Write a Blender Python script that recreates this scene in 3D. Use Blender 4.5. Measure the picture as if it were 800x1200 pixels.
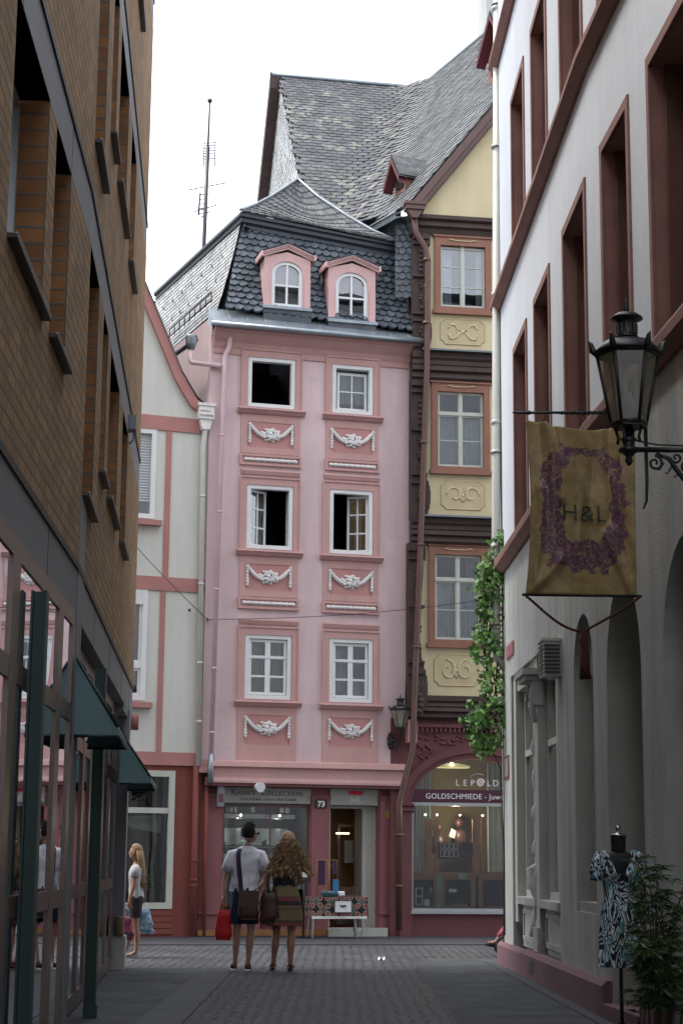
import bpy, bmesh, math, random
from mathutils import Vector, Matrix, noise
random.seed(7)
R = math.radians
for o in list(bpy.data.objects):
    bpy.data.objects.remove(o)
SC = bpy.context.scene
COL = SC.collection

# ------------------------------------------------------------------ camera
CAM_H = 1.37
FPX = 2100.0
PITCH = math.atan(410 / 2100)
ROLL = R(0.5)
cd = bpy.data.cameras.new('camera')
cam = bpy.data.objects.new('camera', cd)
COL.objects.link(cam)
cam.location = (0, 0, CAM_H)
cam.rotation_mode = 'QUATERNION'
cam.rotation_quaternion = (Matrix.Rotation(math.pi / 2 + PITCH, 4, 'X') @ Matrix.Rotation(ROLL, 4, 'Z')).to_quaternion()
cd.sensor_fit = 'VERTICAL'
cd.sensor_height = 36
cd.lens = FPX / 1200 * 36
cd.clip_start = 0.1
cd.clip_end = 2000
SC.camera = cam

# ------------------------------------------------------------------ sky, sun, exposure
SUN_EL, SUN_AZ = R(63), R(-88)          # azimuth measured from +Y towards +X : sun stands to the left
w = bpy.data.worlds.new('World')
SC.world = w
w.use_nodes = True
nt = w.node_tree
nt.nodes.clear()
sky = nt.nodes.new('ShaderNodeTexSky')
sky.sky_type = 'NISHITA'
sky.sun_disc = False
sky.sun_elevation = SUN_EL
sky.sun_rotation = SUN_AZ
sky.dust_density = 3.0
sky.air_density = 1.0
tc = nt.nodes.new('ShaderNodeTexCoord')
nz = nt.nodes.new('ShaderNodeTexNoise')
nz.inputs['Scale'].default_value = 2.2
nz.inputs['Detail'].default_value = 6
nz.inputs['Roughness'].default_value = 0.55
mp = nt.nodes.new('ShaderNodeMapping')
mp.inputs['Scale'].default_value = (1, 1, 2.5)
mr = nt.nodes.new('ShaderNodeMapRange')
mr.inputs['From Min'].default_value = 0.3
mr.inputs['From Max'].default_value = 0.62
mr.inputs['To Min'].default_value = 0.55
mr.inputs['To Max'].default_value = 1.0
mix = nt.nodes.new('ShaderNodeMix')
mix.data_type = 'RGBA'
bg = nt.nodes.new('ShaderNodeBackground')
out = nt.nodes.new('ShaderNodeOutputWorld')
nt.links.new(tc.outputs['Generated'], mp.inputs['Vector'])
nt.links.new(mp.outputs['Vector'], nz.inputs['Vector'])
nt.links.new(nz.outputs['Fac'], mr.inputs['Value'])
nt.links.new(mr.outputs['Result'], mix.inputs['Factor'])
nt.links.new(sky.outputs['Color'], mix.inputs[6])
mix.inputs[7].default_value = (8.6, 8.9, 9.6, 1)      # bright overcast cloud
nt.links.new(mix.outputs[2], bg.inputs['Color'])
bg.inputs['Strength'].default_value = 0.13
nt.links.new(bg.outputs[0], out.inputs[0])

sd = bpy.data.lights.new('sun', 'SUN')
sd.energy = 1.5
sd.angle = R(16)
sd.color = (1.0, 0.95, 0.88)
sun = bpy.data.objects.new('sun', sd)
COL.objects.link(sun)
sdir = Vector((math.sin(SUN_AZ) * math.cos(SUN_EL), math.cos(SUN_AZ) * math.cos(SUN_EL), math.sin(SUN_EL)))
sun.rotation_mode = 'QUATERNION'
sun.rotation_quaternion = sdir.to_track_quat('Z', 'Y')
sun.location = (0, 0, 40)
SC.view_settings.view_transform = 'Standard'
SC.view_settings.look = 'None'
SC.view_settings.exposure = 1.05
SC.view_settings.gamma = 1
SC.view_settings.use_curve_mapping = False
SC.render.engine = 'CYCLES'
SC.cycles.max_bounces = 6
SC.cycles.transparent_max_bounces = 12

# ------------------------------------------------------------------ helpers
WL = {}          # world location of every object that parents others


def ray(x, y):
    a, b = x - 400, 600 - y
    c, s = math.cos(ROLL), math.sin(ROLL)
    a2, b2 = a * c - b * s, a * s + b * c
    ct, st = math.cos(PITCH), math.sin(PITCH)
    return Vector((a2, FPX * ct - st * b2, FPX * st + ct * b2))


def onp(x, y, P, n):
    r = ray(x, y)
    c = Vector((0, 0, CAM_H))
    return c + r * (n.dot(Vector(P) - c) / n.dot(r))


class Frame:
    """O = point on the ground line, U along the facade, n outwards (towards the viewer)"""
    def __init__(s, O, d):
        s.O = Vector((O[0], O[1], O[2] if len(O) > 2 else 0.0))
        s.U = Vector((d[0], d[1], 0)).normalized()
        s.n = Vector((s.U.y, -s.U.x, 0))

    def P(s, u, v, w=0.0):
        return s.O + s.U * u + s.n * w + Vector((0, 0, v))

    def px(s, x, y, w=0.0):
        q = onp(x, y, s.O + s.n * w, s.n) - s.O
        return q.dot(s.U), q.z


WORLD = Frame((0, 0), (1, 0))      # P(u, v, w) = (u, -w, v)


def at(x, y, z=0.0, ang=0.0):
    return Frame((x, y, z), (math.cos(ang), math.sin(ang)))


class MB:
    def __init__(s, fr=WORLD):
        s.fr = fr
        s.v = []
        s.f = []
        s.uv = []
        s.sm = []

    def pt(s, p):
        s.v.append(s.fr.P(*p))
        return len(s.v) - 1

    def poly(s, pts, smooth=False, uv=None):
        """pts local (u, v, w)"""
        idx = [s.pt(p) for p in pts]
        s.f.append(idx)
        s.sm.append(smooth)
        if uv is None:
            uv = s.auto(pts)
        s.uv.append(uv)

    @staticmethod
    def auto(pts):
        a, b, c = Vector(pts[0]), Vector(pts[1]), Vector(pts[2])
        n = (b - a).cross(c - a)
        if n.length < 1e-12 and len(pts) > 3:
            n = (c - a).cross(Vector(pts[3]) - a)
        ax = max(range(3), key=lambda i: abs(n[i]))
        if ax == 2:
            return [(p[0], p[1]) for p in pts]
        if ax == 0:
            return [(p[2], p[1]) for p in pts]
        return [(p[0], p[2]) for p in pts]

    def box(s, u0, u1, v0, v1, w0, w1):
        if u0 > u1: u0, u1 = u1, u0
        if v0 > v1: v0, v1 = v1, v0
        if w0 > w1: w0, w1 = w1, w0
        A = lambda i, j, k: ((u0, u1)[i], (v0, v1)[j], (w0, w1)[k])
        for q in (((0, 0, 1), (1, 0, 1), (1, 1, 1), (0, 1, 1)), ((1, 0, 0), (0, 0, 0), (0, 1, 0), (1, 1, 0)),
                  ((0, 0, 0), (0, 0, 1), (0, 1, 1), (0, 1, 0)), ((1, 0, 1), (1, 0, 0), (1, 1, 0), (1, 1, 1)),
                  ((0, 1, 1), (1, 1, 1), (1, 1, 0), (0, 1, 0)), ((0, 0, 0), (1, 0, 0), (1, 0, 1), (0, 0, 1))):
            s.poly([A(*t) for t in q])

    def frame(s, u0, u1, v0, v1, t, w0, w1, tb=None, tt=None):
        """rectangular frame of width t (tb bottom, tt top)"""
        tb = t if tb is None else tb
        tt = t if tt is None else tt
        s.box(u0, u0 + t, v0, v1, w0, w1)
        s.box(u1 - t, u1, v0, v1, w0, w1)
        if tb: s.box(u0 + t, u1 - t, v0, v0 + tb, w0, w1)
        if tt: s.box(u0 + t, u1 - t, v1 - tt, v1, w0, w1)

    def prism(s, poly, w0, w1, caps=True):
        """poly: counter-clockwise list of (u, v), extruded w0..w1"""
        n = len(poly)
        if caps:
            s.poly([(p[0], p[1], w1) for p in poly])
            s.poly([(p[0], p[1], w0) for p in reversed(poly)])
        for i in range(n):
            a, b = poly[i], poly[(i + 1) % n]
            s.poly([(a[0], a[1], w1), (a[0], a[1], w0), (b[0], b[1], w0), (b[0], b[1], w1)])

    def extr(s, prof, u0, u1, caps=True):
        """moulding: profile list of (w, v) (closed, clockwise seen from -u) swept u0..u1"""
        n = len(prof)
        for i in range(n):
            a, b = prof[i], prof[(i + 1) % n]
            s.poly([(u0, a[1], a[0]), (u1, a[1], a[0]), (u1, b[1], b[0]), (u0, b[1], b[0])])
        if caps:
            s.poly([(u0, a[1], a[0]) for a in prof])
            s.poly([(u1, a[1], a[0]) for a in reversed(prof)])

    def tube(s, pts, r, n=8, caps=True, smooth=True):
        P = [Vector(p) for p in pts]
        rs = r if isinstance(r, (list, tuple)) else [r] * len(P)
        rings = []
        up = None
        for i, p in enumerate(P):
            if i == 0: t = P[1] - P[0]
            elif i == len(P) - 1: t = P[-1] - P[-2]
            else: t = (P[i + 1] - P[i]).normalized() + (P[i] - P[i - 1]).normalized()
            t = t.normalized() if t.length > 1e-9 else Vector((0, 1, 0))
            if up is None:
                up = Vector((0, 0, 1)) if abs(t.z) < 0.9 else Vector((1, 0, 0))
            a = t.cross(up)
            if a.length < 1e-6: a = t.cross(Vector((1, 0.3, 0)))
            a.normalize()
            b = a.cross(t).normalized()
            up = b
            rings.append([tuple(p + a * (rs[i] * math.cos(2 * math.pi * k / n)) + b * (rs[i] * math.sin(2 * math.pi * k / n))) for k in range(n)])
        base = len(s.v)
        for rg in rings:
            for q in rg: s.pt(q)
        L = 0
        for i in range(len(rings) - 1):
            L2 = L + (P[i + 1] - P[i]).length
            for k in range(n):
                k2 = (k + 1) % n
                s.f.append([base + i * n + k, base + i * n + k2, base + (i + 1) * n + k2, base + (i + 1) * n + k])
                s.sm.append(smooth)
                c = 2 * math.pi * rs[i]
                s.uv.append([(c * k / n, L), (c * (k + 1) / n, L), (c * (k + 1) / n, L2), (c * k / n, L2)])
            L = L2
        if caps:
            for off, rev in ((0, True), ((len(rings) - 1) * n, False)):
                idx = [base + off + k for k in range(n)]
                if rev: idx.reverse()
                s.f.append(idx)
                s.sm.append(False)
                s.uv.append([(0, 0)] * n)

    def lathe(s, c, prof, n=16, smooth=True, rot=0.0, sx=1, sy=1):
        """prof list of (r, v) from bottom to top round the vertical axis through c=(u, v, w)"""
        base = len(s.v)
        for r, z in prof:
            for k in range(n):
                a = 2 * math.pi * k / n + rot
                s.pt((c[0] + r * sx * math.cos(a), c[1] + z, c[2] - r * sy * math.sin(a)))
        for i in range(len(prof) - 1):
            for k in range(n):
                k2 = (k + 1) % n
                s.f.append([base + i * n + k, base + i * n + k2, base + (i + 1) * n + k2, base + (i + 1) * n + k])
                s.sm.append(smooth)
                s.uv.append([(k / n, prof[i][1]), ((k + 1) / n, prof[i][1]), ((k + 1) / n, prof[i + 1][1]), (k / n, prof[i + 1][1])])
        for i, rev in ((0, True), (len(prof) - 1, False)):
            if prof[i][0] > 1e-4:
                idx = [base + i * n + k for k in range(n)]
                if rev: idx.reverse()
                s.f.append(idx)
                s.sm.append(False)
                s.uv.append([(0, 0)] * n)

    def ball(s, c, r, sc=(1, 1, 1), n=8, m=5):
        prof = [(max(1e-5, r * math.cos(-math.pi / 2 + math.pi * i / m)), r * sc[1] * math.sin(-math.pi / 2 + math.pi * i / m)) for i in range(m + 1)]
        s.lathe(c, prof, n, sx=sc[0], sy=sc[2])

    def grid(s, fn, nu, nv, smooth=True, uvs=(1, 1)):
        base = len(s.v)
        for j in range(nv + 1):
            for i in range(nu + 1):
                s.pt(fn(i / nu, j / nv))
        for j in range(nv):
            for i in range(nu):
                a = base + j * (nu + 1) + i
                s.f.append([a, a + 1, a + nu + 2, a + nu + 1])
                s.sm.append(smooth)
                s.uv.append([(i / nu * uvs[0], j / nv * uvs[1]), ((i + 1) / nu * uvs[0], j / nv * uvs[1]),
                             ((i + 1) / nu * uvs[0], (j + 1) / nv * uvs[1]), (i / nu * uvs[0], (j + 1) / nv * uvs[1])])

    def wall(s, u0, u1, v0, v1, ops, w=0.0, depth=0.25, rev=None, back=None):
        """flat wall with rectangular openings (a, b, c, d); reveals go into mesh rev (or this one)"""
        revs = rev if isinstance(rev, list) else [rev or s] * len(ops)
        us = sorted({u0, u1, *[o[0] for o in ops], *[o[1] for o in ops]})
        vs = sorted({v0, v1, *[o[2] for o in ops], *[o[3] for o in ops]})
        us = [x for x in us if u0 - 1e-6 <= x <= u1 + 1e-6]
        vs = [x for x in vs if v0 - 1e-6 <= x <= v1 + 1e-6]
        for i in range(len(us) - 1):
            for j in range(len(vs) - 1):
                cu, cv = (us[i] + us[i + 1]) / 2, (vs[j] + vs[j + 1]) / 2
                if any(o[0] < cu < o[1] and o[2] < cv < o[3] for o in ops):
                    continue
                s.poly([(us[i], vs[j], w), (us[i + 1], vs[j], w), (us[i + 1], vs[j + 1], w), (us[i], vs[j + 1], w)])
                s.poly([(us[i + 1], vs[j], w - depth), (us[i], vs[j], w - depth), (us[i], vs[j + 1], w - depth), (us[i + 1], vs[j + 1], w - depth)])
        for rev, (a, b, c, d) in zip(revs, ops):
            e = w - depth
            rev.poly([(a, c, w), (a, d, w), (a, d, e), (a, c, e)])
            rev.poly([(b, c, w), (b, c, e), (b, d, e), (b, d, w)])
            rev.poly([(a, c, w), (a, c, e), (b, c, e), (b, c, w)])
            rev.poly([(a, d, w), (b, d, w), (b, d, e), (a, d, e)])
        for (a, c, b, d) in ((u0, v0, u1, v0), (u1, v0, u1, v1), (u1, v1, u0, v1), (u0, v1, u0, v0)):
            s.poly([(a, c, w), (a, c, w - depth), (b, d, w - depth), (b, d, w)])

    def arch_top(s, a, b, spring, rise, top, w=0.0, depth=0.25, n=14, rev=None):
        """wall piece above an arched opening a..b between spring line and top, with curved soffit"""
        rev = rev or s
        cu, hw = (a + b) / 2, (b - a) / 2
        pts = [(cu - hw * math.cos(math.pi * i / n), spring + rise * math.sin(math.pi * i / n)) for i in range(n + 1)]
        for i in range(n):
            p, q = pts[i], pts[i + 1]
            s.poly([(p[0], p[1], w), (q[0], q[1], w), (q[0], top, w), (p[0], top, w)])
            rev.poly([(p[0], p[1], w), (p[0], p[1], w - depth), (q[0], q[1], w - depth), (q[0], q[1], w)], smooth=True)

    def arch_trim(s, a, b, spring, rise, t, w0, w1, n=16, v0=None):
        cu, hw = (a + b) / 2, (b - a) / 2
        ins, outs = [], []
        if v0 is not None:
            ins.append((a, v0)); outs.append((a - t, v0))
        for i in range(n + 1):
            c, q = math.cos(math.pi * i / n), math.sin(math.pi * i / n)
            ins.append((cu - hw * c, spring + rise * q))
            outs.append((cu - (hw + t) * c, spring + (rise + t) * q))
        if v0 is not None:
            ins.append((b, v0)); outs.append((b + t, v0))
        for i in range(len(ins) - 1):
            p, q, P, Q = ins[i], ins[i + 1], outs[i], outs[i + 1]
            s.poly([(p[0], p[1], w1), (q[0], q[1], w1), (Q[0], Q[1], w1), (P[0], P[1], w1)])
            s.poly([(p[0], p[1], w0), (q[0], q[1], w0), (q[0], q[1], w1), (p[0], p[1], w1)], True)
            s.poly([(P[0], P[1], w1), (Q[0], Q[1], w1), (Q[0], Q[1], w0), (P[0], P[1], w0)], True)

    def text(s, txt, size, u, v, w, ex=0.004, align='CENTER', sx=1.0, bold=0.0, spacing=1.0):
        cu = bpy.data.curves.new('lettering_curve', 'FONT')
        cu.body = txt
        cu.size = size
        cu.extrude = ex
        cu.align_x = align
        cu.offset = bold
        cu.space_character = spacing
        cu.resolution_u = 3
        ob = bpy.data.objects.new('lettering_curve', cu)
        COL.objects.link(ob)
        dg = bpy.context.evaluated_depsgraph_get()
        me = bpy.data.meshes.new_from_object(ob.evaluated_get(dg))
        base = len(s.v)
        for vt in me.vertices:
            s.pt((u + vt.co.x * sx, v + vt.co.y, w + vt.co.z))
        for p in me.polygons:
            s.f.append([base + i for i in p.vertices])
            s.sm.append(False)
            s.uv.append([(0, 0)] * len(p.vertices))
        bpy.data.objects.remove(ob)
        bpy.data.curves.remove(cu)
        bpy.data.meshes.remove(me)

    def add_mesh(s, me):
        base = len(s.v)
        for vt in me.vertices:
            s.pt((vt.co.x, vt.co.z, -vt.co.y))
        for p in me.polygons:
            s.f.append([base + i for i in p.vertices])
            s.sm.append(True)
            s.uv.append([(me.vertices[i].co.x, me.vertices[i].co.z) for i in p.vertices])

    def warp(s, fn):
        s.v = [fn(v) for v in s.v]

    def build(s, name, mat, parent=None, origin=None, weld=False):
        if parent is not None:
            o0 = WL[parent.name]
        elif origin is not None:
            o0 = Vector(origin)
        else:
            xs = [v.x for v in s.v]; ys = [v.y for v in s.v]; zs = [v.z for v in s.v]
            o0 = Vector(((min(xs) + max(xs)) / 2, (min(ys) + max(ys)) / 2, min(zs)))
        me = bpy.data.meshes.new(name)
        me.from_pydata([tuple(v - o0) for v in s.v], [], s.f)
        uvl = me.uv_layers.new(name='UVMap')
        flat = []
        for u in s.uv:
            for q in u: flat += [q[0], q[1]]
        uvl.data.foreach_set('uv', flat)
        me.polygons.foreach_set('use_smooth', s.sm)
        me.materials.append(mat)
        me.update()
        if weld:
            bm = bmesh.new(); bm.from_mesh(me)
            bmesh.ops.remove_doubles(bm, verts=bm.verts, dist=1e-4)
            bm.to_mesh(me); bm.free()
        o = bpy.data.objects.new(name, me)
        COL.objects.link(o)
        if parent is not None:
            o.parent = parent
            WL[o.name] = WL[parent.name]
        else:
            o.location = o0
            WL[o.name] = o0
        return o


def build_each(mb, name, mat, parent):
    """builds every separate piece collected in mb as a part of its own"""
    n = len(mb.f)
    bb = []
    for f in mb.f:
        v = [mb.v[i] for i in f]
        bb.append([min(q[k] for q in v) - .002 for k in range(3)] + [max(q[k] for q in v) + .002 for k in range(3)])
    grp = []
    for i in range(n):
        cur = [bb[i][:], [i]]
        rest = []
        for g_ in grp:
            a, b = g_[0], cur[0]
            if all(a[k] <= b[k + 3] and b[k] <= a[k + 3] for k in range(3)):
                cur = [[min(a[k], b[k]) for k in range(3)] + [max(a[k + 3], b[k + 3]) for k in range(3)], g_[1] + cur[1]]
            else:
                rest.append(g_)
        grp = rest + [cur]
    res = []
    for box_, fs in grp:
        m = MB(mb.fr)
        mp_ = {}
        for fi in fs:
            idx = []
            for i in mb.f[fi]:
                if i not in mp_:
                    mp_[i] = len(m.v); m.v.append(mb.v[i])
                idx.append(mp_[i])
            m.f.append(idx); m.uv.append(mb.uv[fi]); m.sm.append(mb.sm[fi])
        res.append(m.build(name, mat, parent))
    return res


def tag(o, label, cat=None, group=None):
    o['label'] = label
    if cat: o['category'] = cat
    if group: o['group'] = group
    return o


def thing(name, label, cat, loc, group=None):
    o = bpy.data.objects.new(name, None)
    o.empty_display_size = 0.2
    COL.objects.link(o)
    o.location = loc
    WL[o.name] = Vector(loc)
    return tag(o, label, cat, group)


def structure(o):
    o['kind'] = 'structure'
    return o


def copy_part(o, parent, off):
    c = o.copy()
    COL.objects.link(c)
    c.parent = parent
    c.location = Vector(o.location) + Vector(off)
    WL[c.name] = WL[parent.name]
    for ch in [k for k in COL.objects if k.parent == o]:
        d = ch.copy()
        COL.objects.link(d)
        d.parent = c
    return c


# ------------------------------------------------------------------ materials
def mat(name, col, rough=0.8, var=0.12, vscale=1.5, bump=0.15, bscale=40, metal=0.0, spec=0.5, streak=0.0, island=0.0, col2=None, grime=0.0):
    m = bpy.data.materials.new(name)
    m.use_nodes = True
    t = m.node_tree
    N, L = t.nodes, t.links
    b = N['Principled BSDF']
    b.inputs['Roughness'].default_value = rough
    b.inputs['Metallic'].default_value = metal
    b.inputs['Specular IOR Level'].default_value = spec
    tc = N.new('ShaderNodeTexCoord')
    geo = N.new('ShaderNodeNewGeometry')
    cur = N.new('ShaderNodeRGB')
    cur.outputs[0].default_value = (*col, 1)
    o = cur.outputs[0]

    def mixc(fac, a, c, mode='MIX'):
        x = N.new('ShaderNodeMix'); x.data_type = 'RGBA'; x.blend_type = mode
        if isinstance(fac, float): x.inputs[0].default_value = fac
        else: L.new(fac, x.inputs[0])
        L.new(a, x.inputs[6])
        if isinstance(c, tuple): x.inputs[7].default_value = c
        else: L.new(c, x.inputs[7])
        return x.outputs[2]

    def mrange(src, a, c, d, e):
        x = N.new('ShaderNodeMapRange')
        L.new(src, x.inputs['Value'])
        x.inputs['From Min'].default_value = a; x.inputs['From Max'].default_value = c
        x.inputs['To Min'].default_value = d; x.inputs['To Max'].default_value = e
        return x.outputs[0]

    def nz(scale, vec=None, detail=5, rg=0.6):
        x = N.new('ShaderNodeTexNoise')
        x.inputs['Scale'].default_value = scale
        x.inputs['Detail'].default_value = detail
        x.inputs['Roughness'].default_value = rg
        L.new(vec or geo.outputs['Position'], x.inputs['Vector'])
        return x.outputs['Fac']
    if col2:
        o = mixc(mrange(nz(vscale * 2), 0.42, 0.6, 0, 1), o, (*col2, 1))
    if var:
        o = mixc(1.0, o, mixg(N, L, mrange(nz(vscale), 0.25, 0.75, 1 - var, 1 + var)), 'MULTIPLY')
    if streak:
        mpn = N.new('ShaderNodeMapping')
        mpn.inputs['Scale'].default_value = (3.2, 3.2, 0.28)
        L.new(geo.outputs['Position'], mpn.inputs['Vector'])
        o = mixc(1.0, o, mixg(N, L, mrange(nz(1.0, mpn.outputs[0], 8, .7), 0.35, 0.72, 1 + streak * 0.3, 1 - streak)), 'MULTIPLY')
    if grime:
        o = mixc(mrange(nz(7.0, detail=8, rg=0.7), 0.55, 0.75, 0, grime), o, (0.05, 0.045, 0.04, 1))
    if island:
        o = mixc(1.0, o, mixg(N, L, mrange(geo.outputs['Random Per Island'], 0, 1, 1 - island, 1 + island)), 'MULTIPLY')
    L.new(o, b.inputs['Base Color'])
    if bump:
        bn = N.new('ShaderNodeBump')
        bn.inputs['Strength'].default_value = bump
        bn.inputs['Distance'].default_value = 0.02
        L.new(nz(bscale, detail=3), bn.inputs['Height'])
        L.new(bn.outputs[0], b.inputs['Normal'])
    return m


def mixg(N, L, val):
    c = N.new('ShaderNodeCombineColor')
    for i in range(3): L.new(val, c.inputs[i])
    return c.outputs[0]


def brickmat(name, c1, c2, mortar, bw, bh, ms, offset=0.5, bump=0.5, rough=0.85, distort=0.0, var=0.2, coords='UV', msmooth=0.3, scale=1.0, vs=1.5):
    m = bpy.data.materials.new(name)
    m.use_nodes = True
    N, L = m.node_tree.nodes, m.node_tree.links
    b = N['Principled BSDF']
    b.inputs['Roughness'].default_value = rough
    tc = N.new('ShaderNodeTexCoord')
    geo = N.new('ShaderNodeNewGeometry')
    vec = tc.outputs['UV'] if coords == 'UV' else geo.outputs['Position']
    if distort:
        n0 = N.new('ShaderNodeTexNoise')
        n0.inputs['Scale'].default_value = 4 if distort < 0.05 else 2
        L.new(vec, n0.inputs['Vector'])
        vm = N.new('ShaderNodeVectorMath'); vm.operation = 'SCALE'
        vm.inputs['Scale'].default_value = distort
        L.new(n0.outputs['Color'], vm.inputs[0])
        va = N.new('ShaderNodeVectorMath'); va.operation = 'ADD'
        L.new(vec, va.inputs[0]); L.new(vm.outputs[0], va.inputs[1])
        vec = va.outputs[0]
    br = N.new('ShaderNodeTexBrick')
    br.offset = offset
    br.inputs['Color1'].default_value = (*c1, 1)
    br.inputs['Color2'].default_value = (*c2, 1)
    br.inputs['Mortar'].default_value = (*mortar, 1)
    br.inputs['Scale'].default_value = scale
    br.inputs['Brick Width'].default_value = bw
    br.inputs['Row Height'].default_value = bh
    br.inputs['Mortar Size'].default_value = ms
    br.inputs['Mortar Smooth'].default_value = msmooth
    L.new(vec, br.inputs['Vector'])
    nn = N.new('ShaderNodeTexNoise')
    nn.inputs['Scale'].default_value = vs
    nn.inputs['Detail'].default_value = 8
    nn.inputs['Roughness'].default_value = 0.65
    L.new(geo.outputs['Position'], nn.inputs['Vector'])
    mr = N.new('ShaderNodeMapRange')
    mr.inputs['From Min'].default_value = 0.25; mr.inputs['From Max'].default_value = 0.75
    mr.inputs['To Min'].default_value = 1 - var; mr.inputs['To Max'].default_value = 1 + var
    L.new(nn.outputs['Fac'], mr.inputs['Value'])
    mx = N.new('ShaderNodeMix'); mx.data_type = 'RGBA'; mx.blend_type = 'MULTIPLY'
    mx.inputs[0].default_value = 1
    L.new(br.outputs['Color'], mx.inputs[6])
    L.new(mixg(N, L, mr.outputs[0]), mx.inputs[7])
    L.new(mx.outputs[2], b.inputs['Base Color'])
    inv = N.new('ShaderNodeMath'); inv.operation = 'SUBTRACT'
    inv.inputs[0].default_value = 1
    L.new(br.outputs['Fac'], inv.inputs[1])
    ad = N.new('ShaderNodeMath'); ad.operation = 'ADD'
    L.new(inv.outputs[0], ad.inputs[0])
    n3 = N.new('ShaderNodeTexNoise'); n3.inputs['Scale'].default_value = 60
    L.new(geo.outputs['Position'], n3.inputs['Vector'])
    ml = N.new('ShaderNodeMath'); ml.operation = 'MULTIPLY'; ml.inputs[1].default_value = 0.35
    L.new(n3.outputs['Fac'], ml.inputs[0]); L.new(ml.outputs[0], ad.inputs[1])
    bn = N.new('ShaderNodeBump')
    bn.inputs['Strength'].default_value = bump
    bn.inputs['Distance'].default_value = 0.012
    L.new(ad.outputs[0], bn.inputs['Height'])
    L.new(bn.outputs[0], b.inputs['Normal'])
    return m


def glassmat(name, tint=(0.8, 0.85, 0.85), refl=1.0, clear=1.0):
    """thin window pane: mirror by Fresnel over a clear pane"""
    m = bpy.data.materials.new(name)
    m.use_nodes = True
    N, L = m.node_tree.nodes, m.node_tree.links
    N.clear()
    o = N.new('ShaderNodeOutputMaterial')
    g = N.new('ShaderNodeBsdfGlossy'); g.inputs['Roughness'].default_value = 0.01
    g.inputs['Color'].default_value = (0.95, 0.97, 1, 1)
    t = N.new('ShaderNodeBsdfTransparent'); t.inputs['Color'].default_value = (*[c * clear for c in tint], 1)
    f = N.new('ShaderNodeFresnel'); f.inputs['IOR'].default_value = 1.5
    a = N.new('ShaderNodeMath'); a.operation = 'MULTIPLY_ADD'; a.use_clamp = True
    a.inputs[1].default_value = 1.3 * refl; a.inputs[2].default_value = 0.04 * refl
    L.new(f.outputs[0], a.inputs[0])
    mx = N.new('ShaderNodeMixShader')
    # slight waviness of old panes
    n = N.new('ShaderNodeTexNoise'); n.inputs['Scale'].default_value = 1.3
    geo = N.new('ShaderNodeNewGeometry')
    L.new(geo.outputs['Position'], n.inputs['Vector'])
    bn = N.new('ShaderNodeBump'); bn.inputs['Strength'].default_value = 0.04; bn.inputs['Distance'].default_value = 0.05
    L.new(n.outputs['Fac'], bn.inputs['Height'])
    L.new(bn.outputs[0], g.inputs['Normal'])
    L.new(a.outputs[0], mx.inputs[0])
    L.new(t.outputs[0], mx.inputs[1]); L.new(g.outputs[0], mx.inputs[2])
    L.new(mx.outputs[0], o.inputs[0])
    return m


def emit(name, col, s):
    m = bpy.data.materials.new(name)
    m.use_nodes = True
    b = m.node_tree.nodes['Principled BSDF']
    b.inputs['Base Color'].default_value = (*col, 1)
    b.inputs['Emission Color'].default_value = (*col, 1)
    b.inputs['Emission Strength'].default_value = s
    return m


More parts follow.
